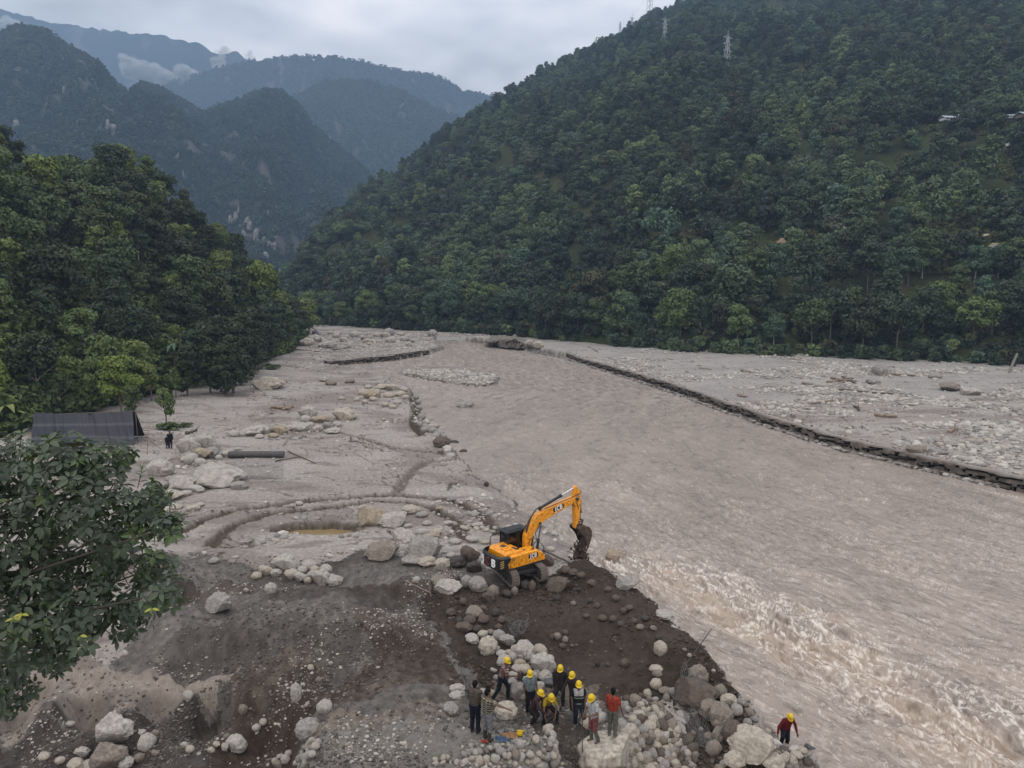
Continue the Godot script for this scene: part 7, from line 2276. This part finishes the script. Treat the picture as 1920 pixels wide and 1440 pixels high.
func build_leafy_tree() -> void:
	var g := RandomNumberGenerator.new()
	g.seed = 61
	var shapes: Array[ArrayMesh] = [leaf_shape(0.35, 0.18), leaf_shape(0.2, 0.35), leaf_shape(0.5, 0.08)]
	var foot := Vector3(-11.0, 0.0, -11.6)
	foot.y = ground_height(foot.x, foot.z)
	var root := thing("broad_leaved_tree", foot)
	tag(root, "dark broad-leaved tree rising close to the camera over the gravel track", "tree")
	var lobes := [[30, 890, 85], [110, 868, 68], [185, 872, 52], [60, 970, 100], [180, 960, 88], [268, 962, 58], [316, 988, 28], [100, 1070, 110], [215, 1050, 88], [292, 1062, 44], [306, 1112, 36], [60, 1170, 92], [165, 1150, 78], [245, 1150, 50], [40, 1258, 66], [112, 1215, 48], [20, 1312, 30], [-70, 900, 110], [-70, 1090, 130], [-90, 1270, 90], [290, 925, 26], [225, 850, 22]]
	var tones: Array[StandardMaterial3D] = []
	for c: Color in [Color(0.032, 0.044, 0.029), Color(0.042, 0.056, 0.036), Color(0.058, 0.078, 0.046), Color(0.027, 0.036, 0.026), Color(0.070, 0.105, 0.038)]:
		var m := rough(c, 0.5, 0.0, 0.45)
		m.backlight_enabled = true
		m.backlight = Color(0.22, 0.30, 0.08)
		tones.append(m)
	var yellow := rough(Color(0.25, 0.25, 0.03), 0.55)
	var all: Array = []
	var eye := Vector3(0, EYE, 0)
	var sticks := Shape.new()
	var hub := Vector3(-10.6, 9.6, -11.6)
	for l in lobes:
		var depth := g.randf_range(10.3, 12.2)
		var d := ray(l[0], l[1])
		var centre := eye + d / absf(d.z) * depth
		var r: float = l[2] * depth / F
		var start := hub + Vector3(g.randfn() * 0.1, g.randf_range(-1.2, 1.0), g.randfn() * 0.1)
		sticks.tube(PackedVector3Array([start - foot, start.lerp(centre, 0.5) + Vector3(0, 0.15, 0) - foot, centre - foot]), PackedFloat32Array([0.045, 0.025, 0.010]), 6)
		var n := int(8.0 + l[2] * l[2] * 0.0098)
		for k in n:
			var q := Vector3(g.randfn(), g.randfn() + 0.25, g.randfn() + 0.35).normalized()
			var p := centre + q * r * pow(g.randf(), 0.45)
			var axis := (q + Vector3(0, 0.75, 0.1) + Vector3(g.randfn(), g.randfn(), g.randfn()) * 0.3).normalized()
			if g.randf() < 0.5: sticks.rod(p.lerp(centre, 0.5) - foot, p - foot, 0.012, 4, 0.006)
			var s := axis.cross(Vector3(g.randfn(), g.randfn(), g.randfn())).normalized()
			var e := axis.cross(s)
			var count := g.randi_range(5, 7)
			var tone := g.randi() % 4
			if g.randf() < 0.05: tone = 4
			for f in count:
				var ang := TAU * f / count + g.randf() * 0.5
				var out := (s * cos(ang) + e * sin(ang)).normalized()
				var dir := (out + axis * g.randf_range(-0.1, 0.5) + Vector3(0, -0.18, 0)).normalized()
				var up := (axis - dir * axis.dot(dir)).normalized()
				var ln := g.randf_range(0.10, 0.20)
				all.append([Transform3D(Basis(dir.cross(up) * -ln, up * ln, dir * ln), p + dir * 0.03 - foot), g.randi() % 3, tone])
	# sprigs that stand up above the crown
	for e in [[258, 915, 268, 872], [278, 945, 285, 912], [300, 960, 318, 925], [318, 985, 342, 966], [215, 870, 222, 846]]:
		var d0 := ray(e[0], e[1])
		var d1 := ray(e[2], e[3])
		var p0 := eye + d0 / absf(d0.z) * 11.0
		var p1 := eye + d1 / absf(d1.z) * 11.0
		sticks.rod(p0 - foot, p1 - foot, 0.008, 5, 0.004)
		for k in 11:
			var t := 0.25 + 0.75 * k / 10.0
			var out := Vector3(cos(k * 2.4), 0.15 + 0.6 * t, sin(k * 2.4)).normalized()
			var up := (Vector3.UP - out * out.y).normalized()
			var ln := lerpf(0.18, 0.10, t)
			all.append([Transform3D(Basis(out.cross(up) * -ln * 0.8, up * ln, out * ln), p0.lerp(p1, t) - foot), 0, 4 if t > 0.55 else 2])
	for e in [[25, 1160], [285, 1142], [150, 1192], [40, 1152]]:
		var d := ray(e[0], e[1])
		var p := eye + d / absf(d.z) * 9.9
		for k in (4 if e[0] != 150 else 2):
			var out := Vector3(cos(k * 1.26), -0.1, sin(k * 1.26)).normalized()
			var up := (Vector3(0, 1, 0.5) - out * out.dot(Vector3(0, 1, 0.5))).normalized()
			all.append([Transform3D(Basis(out.cross(up) * -0.10, up * 0.10, out * 0.11), p - foot), 0, 5 if k % 2 == 0 or e[0] == 40 else 4])
	tones.append(yellow)
	all.sort_custom(func(x, y): return (x[0].origin + foot).distance_squared_to(eye) < (y[0].origin + foot).distance_squared_to(eye))
	var rest := {}
	for k in all.size():
		if k < 290:
			var o := put("leaf", shapes[all[k][1]], tones[all[k][2]], root)
			o.transform = all[k][0]
		else:
			var key: int = all[k][1] * 10 + all[k][2]
			if not rest.has(key): rest[key] = []
			rest[key].append(all[k][0])
	for key: int in rest:
		var l: Array[Transform3D] = []
		l.assign(rest[key])
		tag(scatter("foliage", shapes[key / 10], tones[key % 10], l, PackedColorArray(), root), "", "", "", "stuff")
	put("branches", sticks.mesh(), rough(Color(0.06, 0.05, 0.04), 0.9), root)
	var tk := Shape.new()
	tk.tube(PackedVector3Array([Vector3(0, -0.5, 0), Vector3(0.05, 3, 0), Vector3(0.1, 6, 0.05), hub - foot, hub - foot + Vector3(0, 2.2, 0.1)]), PackedFloat32Array([0.2, 0.16, 0.13, 0.09, 0.04]), 10)
	put("trunk", tk.mesh(), rough(Color(0.08, 0.068, 0.055), 0.9), root)
	print("leaves ", all.size())

# ---------------------------------------------------------------- plants with great leaves
func frond_plant(called: String, label: String, where: Vector3, stem: float, leaves: int, length: float, mat: Material, bark: Material, sd: int, wide := 0.16) -> void:
	var g := RandomNumberGenerator.new()
	g.seed = sd
	var root := thing(called, where)
	tag(root, label, "plant")
	var st := Shape.new()
	st.tube(PackedVector3Array([Vector3(0, -0.3, 0), Vector3(0.05, stem * 0.6, 0), Vector3(0, stem, 0)]), PackedFloat32Array([0.14, 0.11, 0.07]), 8)
	put("stem", st.mesh(), bark, root)
	for k in leaves:
		var a := TAU * k / leaves + g.randf() * 0.6
		var out := Vector3(cos(a), 0, sin(a))
		var rise := g.randf_range(0.3, 1.3)
		var sh := Shape.new()
		var prev: Array = []
		for q in 8:
			var t := q / 7.0
			var p := Vector3(0, stem, 0) + out * length * t * 0.85 + Vector3(0, rise * length * t * (1.0 - 0.75 * t) - 0.25 * length * t * t, 0)
			var w := length * wide * sin(PI * (0.08 + 0.9 * t))
			var s := out.cross(Vector3.UP) * w
			var row := [p - s + Vector3(0, w * 0.25, 0), p, p + s + Vector3(0, w * 0.25, 0)]
			if q > 0:
				for e in 2: sh.face(prev[e], prev[e + 1], row[e + 1], row[e], Vector3.UP)
			prev = row
		put("leaf", sh.mesh(), mat, root)

func build_far_details() -> void:
	rng.seed = 47
	var banana := leaf_material(Color(0.17, 0.22, 0.11))
	banana.vertex_color_use_as_albedo = false
	frond_plant("banana_plant", "pale banana plant on the wooded near slope", on_slope(hill_left, 118, 560) + Vector3(0, 2.5, 0), 3.5, 11, 3.2, banana, mats.bark, 5)
	frond_plant("banana_plant", "banana plant with drooping leaves left of the tarpaulin", spot(12, 812), 2.2, 9, 2.6, leafy[3], mats.bark, 6)
	frond_plant("large_leaved_plant", "slim tree with a star of large grey-green leaves at the wood's edge", spot(330, 728), 5.8, 12, 2.3, leafy[7], mats.bark, 7, 0.12)
	for e in [[510, 692, 1.7, "flat green bush on the silt beside the cream boulder"], [312, 806, 1.3, "leafy cut branches heaped round a sapling"], [345, 800, 0.8, "small tuft right of the cut branches"]]:
		var o := thing("bush", spot(e[0], e[1]))
		put("foliage", crown(400 + int(e[2] * 10), 8, 40, 0.34, 1.2, 0.0, 0.9, 0.2), leafy[1], o)
		var st := Shape.new()
		for k in 6: st.rod(Vector3(0, -0.05, 0), Vector3(cos(k * 1.1) * 0.9, 0.5, sin(k * 1.1) * 0.9), 0.025, 5, 0.01)
		put("stems", st.mesh(), mats.bark, o)
		o.scale = Vector3(e[2], e[2] * 0.6, e[2])
		tag(o, e[3], "bush")
	# pylons
	var zinc := rough(Color(0.42, 0.44, 0.46), 0.6, 0.3)
	var tops: Array[Vector3] = []
	for e in [[1346, 150, 76, "tall lattice pylon standing in the forest of the far slope"], [1233, 88, 48, "smaller lattice pylon near the far ridge"], [1174, 78, 42, "lattice pylon just below the skyline"], [1205, 26, 62, "great lattice pylon on the skyline cut by the picture's top"], [1153, 52, 26, "tiny lattice pylon on the skyline"]]:
		var p := on_slope(hill_right, e[0], e[1])
		var hgt: float = e[2] * absf(p.z) / F * 1.04
		var o := thing("pylon", p, 0.5)
		var half := hgt * 0.10
		var legs := Shape.new()
		var brace := Shape.new()
		var arms := Shape.new()
		var bar := 0.17
		var corner := func(k: int, t: float) -> Vector3:
			var w := lerpf(half, half * 0.16, pow(t, 0.75))
			return Vector3([-1, 1, 1, -1][k] * w, t * hgt - 2.0, [-1, -1, 1, 1][k] * w)
		for k in 4:
			for s in 6:
				legs.rod(corner.call(k, s / 6.0), corner.call(k, (s + 1) / 6.0), bar, 5)
				brace.rod(corner.call(k, s / 6.0), corner.call((k + 1) % 4, (s + 1) / 6.0), bar * 0.55, 4)
				brace.rod(corner.call((k + 1) % 4, s / 6.0), corner.call(k, (s + 1) / 6.0), bar * 0.55, 4)
		for t: float in [0.62, 0.76, 0.9]:
			var w := hgt * 0.13
			arms.rod(Vector3(-w, t * hgt, 0), Vector3(w, t * hgt, 0), bar * 0.9, 5)
			arms.rod(Vector3(-w, t * hgt, 0), Vector3(0, t * hgt + w * 0.4, 0), bar * 0.6, 4)
			arms.rod(Vector3(w, t * hgt, 0), Vector3(0, t * hgt + w * 0.4, 0), bar * 0.6, 4)
		arms.rod(Vector3(0, hgt - 3.0, 0), Vector3(0, hgt + hgt * 0.05, 0), bar * 0.8, 5)
		put("legs", legs.mesh(), zinc, o)
		put("bracing", brace.mesh(), zinc, o)
		put("cross_arms", arms.mesh(), zinc, o)
		tag(o, e[3], "pylon")
		tops.append(p + Vector3(0, hgt * 0.76, 0))
	for e in [[3, 4, 0], [3, 4, 1], [1, 2, 0]]:
		var sh := Shape.new()
		var line := PackedVector3Array()
		for k in 12:
			var t := k / 11.0
			line.append(tops[e[0]].lerp(tops[e[1]], t) + Vector3(0, -6.0 * sin(PI * t) + e[2] * 4.0, 0) - tops[e[0]])
		sh.tube(line, PackedFloat32Array([0.06]), 4, false)
		var o := put("power_line", sh.mesh(), zinc)
		o.position = tops[e[0]]
		tag(o, (["upper", "lower"][1 - e[2]] + " power line strung between the skyline pylons") if e[0] == 3 else "power line between the two smaller hillside pylons", "cable")
	# houses
	var tin := rough(Color(0.33, 0.37, 0.42), 0.5, 0.3)
	var rusty := rough(Color(0.16, 0.11, 0.085), 0.8)
	var board := rough(Color(0.62, 0.62, 0.62), 0.8)
	var dark := rough(Color(0.035, 0.03, 0.028), 0.9)
	for e in [[1872, 290, 27, 13, 0, "white boarded hut with a dark roof on the far slope"], [1752, 240, 26, 8, 1, "house with pale blue tin roof among the far trees"], [1778, 238, 20, 10, 1, "small gabled house beside the pale blue tin roof"], [1796, 240, 18, 7, 2, "low brown shed at the end of the far houses"], [1892, 236, 30, 10, 2, "long grey-roofed house at the far slope's right"], [1868, 236, 18, 7, 1, "blue tin shed left of the long grey-roofed house"]]:
		var p := on_slope(hill_right, e[0], e[1])
		var k := absf(p.z) / F
		var w: float = e[2] * k
		var h: float = e[3] * k
		var o := thing("house", p + Vector3(0, 2.4, 0), rng.randf_range(-0.25, 0.25))
		var wm: Material = [board, board, rusty][e[4]]
		var rm: Material = [dark, tin, tin if e[2] > 20 else rusty][e[4]]
		var wall := Shape.new()
		wall.box(Vector3(0, h * 0.3, 0), Vector3(w * 0.86, h * 0.6, w * 0.6), 0.05)
		put("wall", wall.mesh(), wm, o)
		for s: float in [-1.0, 1.0]:
			var r := Shape.new()
			r.xf = Transform3D(Basis(Vector3.RIGHT, s * 0.45), Vector3(0, h * 0.76, s * w * 0.19))
			r.box(Vector3.ZERO, Vector3(w, 0.12, w * 0.46), 0.03)
			put("roof", r.mesh(), rm, o)
		for x: float in [-0.25, 0.22]:
			var win := Shape.new()
			win.box(Vector3(x * w, h * 0.32, w * 0.301), Vector3(w * 0.11, h * 0.26, 0.06), 0.01)
			put("window", win.mesh(), dark, o)
		var door := Shape.new()
		door.box(Vector3(0, h * 0.24, w * 0.301), Vector3(w * 0.11, h * 0.44, 0.08), 0.01)
		put("door", door.mesh(), dark, o)
		for x: float in [-0.4, 0.4]:
			var post := Shape.new()
			post.rod(Vector3(x * w, -3.0, w * 0.26), Vector3(x * w, 0.1, w * 0.26), 0.14, 6)
			put("post", post.mesh(), dark, o)
		tag(o, e[5], "house", "houses on the far slope")
	# washed-out end of a road at the foot of the far slope
	var ra := spot(908, 652)
	var rb := spot(1004, 655)
	var n := 40
	var rows := 7
	var v := PackedVector3Array(); v.resize(n * rows)
	var c := PackedColorArray(); c.resize(n * rows)
	var keep := PackedByteArray(); keep.resize(n * rows); keep.fill(1)
	for x in n:
		var t := x / float(n - 1)
		for y in rows:
			var p := ra.lerp(rb, t)
			var back: float = [0.0, 0.2, 0.4, 0.6, 0.8, 1.4, 14.0][y]
			var up: float = [-0.9, 0.0, 0.4, 0.9, 1.3, 1.5, 1.6][y] * sin(PI * t) * (0.8 + 0.5 * noise_b.get_noise_2d(t * 14.0, 3.0))
			p += Vector3(0, 0, -back + 2.4 * noise_b.get_noise_2d(t * 16.0, y * 0.5))
			p.y = up + 0.5 * noise_b.get_noise_2d(t * 30.0, y * 2.0)
			v[y * n + x] = p
			c[y * n + x] = Color(0.105, 0.083, 0.066).lerp(Color(0.06, 0.048, 0.04), clampf(0.5 + 1.5 * noise_c.get_noise_2d(t * 20.0, y), 0, 1)) if y < 5 else Color(0.13, 0.115, 0.095)
	var rm2 := rough(Color(1, 1, 1), 0.95)
	rm2.vertex_color_use_as_albedo = true
	tag(put("road", sheet(rows, n, v, c, keep), rm2), "broken end of a washed-out road above the river", "", "", "structure")
	# bare earth scars on the far slope
	for e in [[1462, 468, 11, 17], [1196, 480, 5, 16], [1224, 462, 6, 9], [1860, 470, 14, 9], [1835, 450, 10, 5], [1800, 476, 8, 3], [1878, 488, 12, 6], [1750, 422, 10, 4]]:
		var p := on_slope(hill_right, e[0], e[1])
		var k := absf(p.z) / F
		var o := put("bare_earth", great[int(e[0]) % 6], rough(Color(0.26, 0.18, 0.125) if e[0] < 1500 else Color(0.33, 0.29, 0.225), 0.95))
		o.transform = Transform3D(Basis(Vector3.RIGHT, -0.5) * Basis.from_scale(Vector3(e[2] * k, e[3] * k, 2.0)), p + Vector3(0, 0.5, 0))
		tag(o, "", "", "", "structure")

func build_sky() -> void:
	# an even overcast, brighter overhead, with soft cloud banks
	var w := 1536
	var h := 768
	var im := Image.create(w, h, false, Image.FORMAT_RGBF)
	var n := FastNoiseLite.new()
	n.seed = 3; n.frequency = 1.0; n.fractal_octaves = 5; n.fractal_gain = 0.5
	for y in h:
		var el := (0.5 - (y + 0.5) / h) * PI
		var se := sin(el)
		for x in w:
			var az := ((x + 0.5) / w - 0.5) * TAU
			var L := 0.0
			var col := Color(0.30, 0.28, 0.27)
			if el > -0.03:
				var d := Vector3(sin(az) * cos(el), se, -cos(az) * cos(el))
				var q := d / (0.16 + maxf(se, 0.0))
				var c1 := n.get_noise_3d(q.x * 0.30, q.z * 0.30, 2.0)
				var c2 := n.get_noise_3d(d.x * 2.2 + 4.0, d.y * 7.0, d.z * 2.2) + 0.3 * n.get_noise_3d(d.x * 7.0, d.y * 20.0, d.z * 7.0)
				L = 0.96 * (1.0 + 1.0 * maxf(se, 0.0)) * (1.0 + 0.14 * c1 + 0.72 * c2)
				var warm := clampf(0.5 + 1.4 * c2 - 1.4 * se, 0.0, 1.0)
				col = Color(1.0, 0.985, 1.0).lerp(Color(1.09, 1.0, 0.93), warm) * L
			im.set_pixel(x, y, col)
	var pano := PanoramaSkyMaterial.new()
	pano.panorama = ImageTexture.create_from_image(im)
	var sky := Sky.new()
	sky.sky_material = pano
	var e := Environment.new()
	e.background_mode = Environment.BG_SKY
	e.sky = sky
	e.tonemap_mode = Environment.TONE_MAPPER_LINEAR
	e.tonemap_exposure = 1.03
	e.fog_enabled = true
	e.fog_density = 0.00029
	e.fog_light_color = Color(0.70, 0.84, 1.0)
	e.volumetric_fog_enabled = true
	e.volumetric_fog_density = 0.0
	e.sdfgi_enabled = true
	e.ssao_enabled = true
	e.ssil_enabled = true
	var we := WorldEnvironment.new()
	we.name = "world_environment"
	we.environment = e
	add_child(we)

func _ready() -> void:
	rng.seed = 1
	var cam := Camera3D.new()
	cam.name = "camera"
	add_child(cam)
	cam.position = Vector3(0, EYE, 0)
	cam.rotation = Vector3(-pitch, 0, 0)
	cam.fov = rad_to_deg(2.0 * atan(720.0 / F))
	cam.near = 0.5
	cam.far = 20000.0
	cam.current = true
	build_sky()
	var sun := DirectionalLight3D.new()
	sun.name = "sun"
	add_child(sun)
	sun.light_energy = 0.22
	sun.light_color = Color(1.0, 0.96, 0.90)
	sun.light_angular_distance = 30.0
	sun.shadow_enabled = true
	sun.look_at_from_position(Vector3.ZERO, Vector3(0.35, -1.0, -0.25))
	var t0 := Time.get_ticks_msec()
	prepare_land()
	prepare_stones()
	print("land ", Time.get_ticks_msec() - t0)
	build_ground()
	print("ground ", Time.get_ticks_msec() - t0)
	build_river()
	print("river ", Time.get_ticks_msec() - t0)
	build_slopes()
	build_forest()
	print("forest ", Time.get_ticks_msec() - t0)
	build_near_trees()
	build_mountains()
	print("mountains ", Time.get_ticks_msec() - t0)
	build_gravel()
	build_banks()
	print("gravel ", Time.get_ticks_msec() - t0)
	build_boulders()
	build_walls()
	build_digger()
	print("digger ", Time.get_ticks_msec() - t0)
	build_people()
	print("people ", Time.get_ticks_msec() - t0)
	build_site()
	build_shelter()
	build_leafy_tree()
	build_far_details()
	print("done ", Time.get_ticks_msec() - t0)
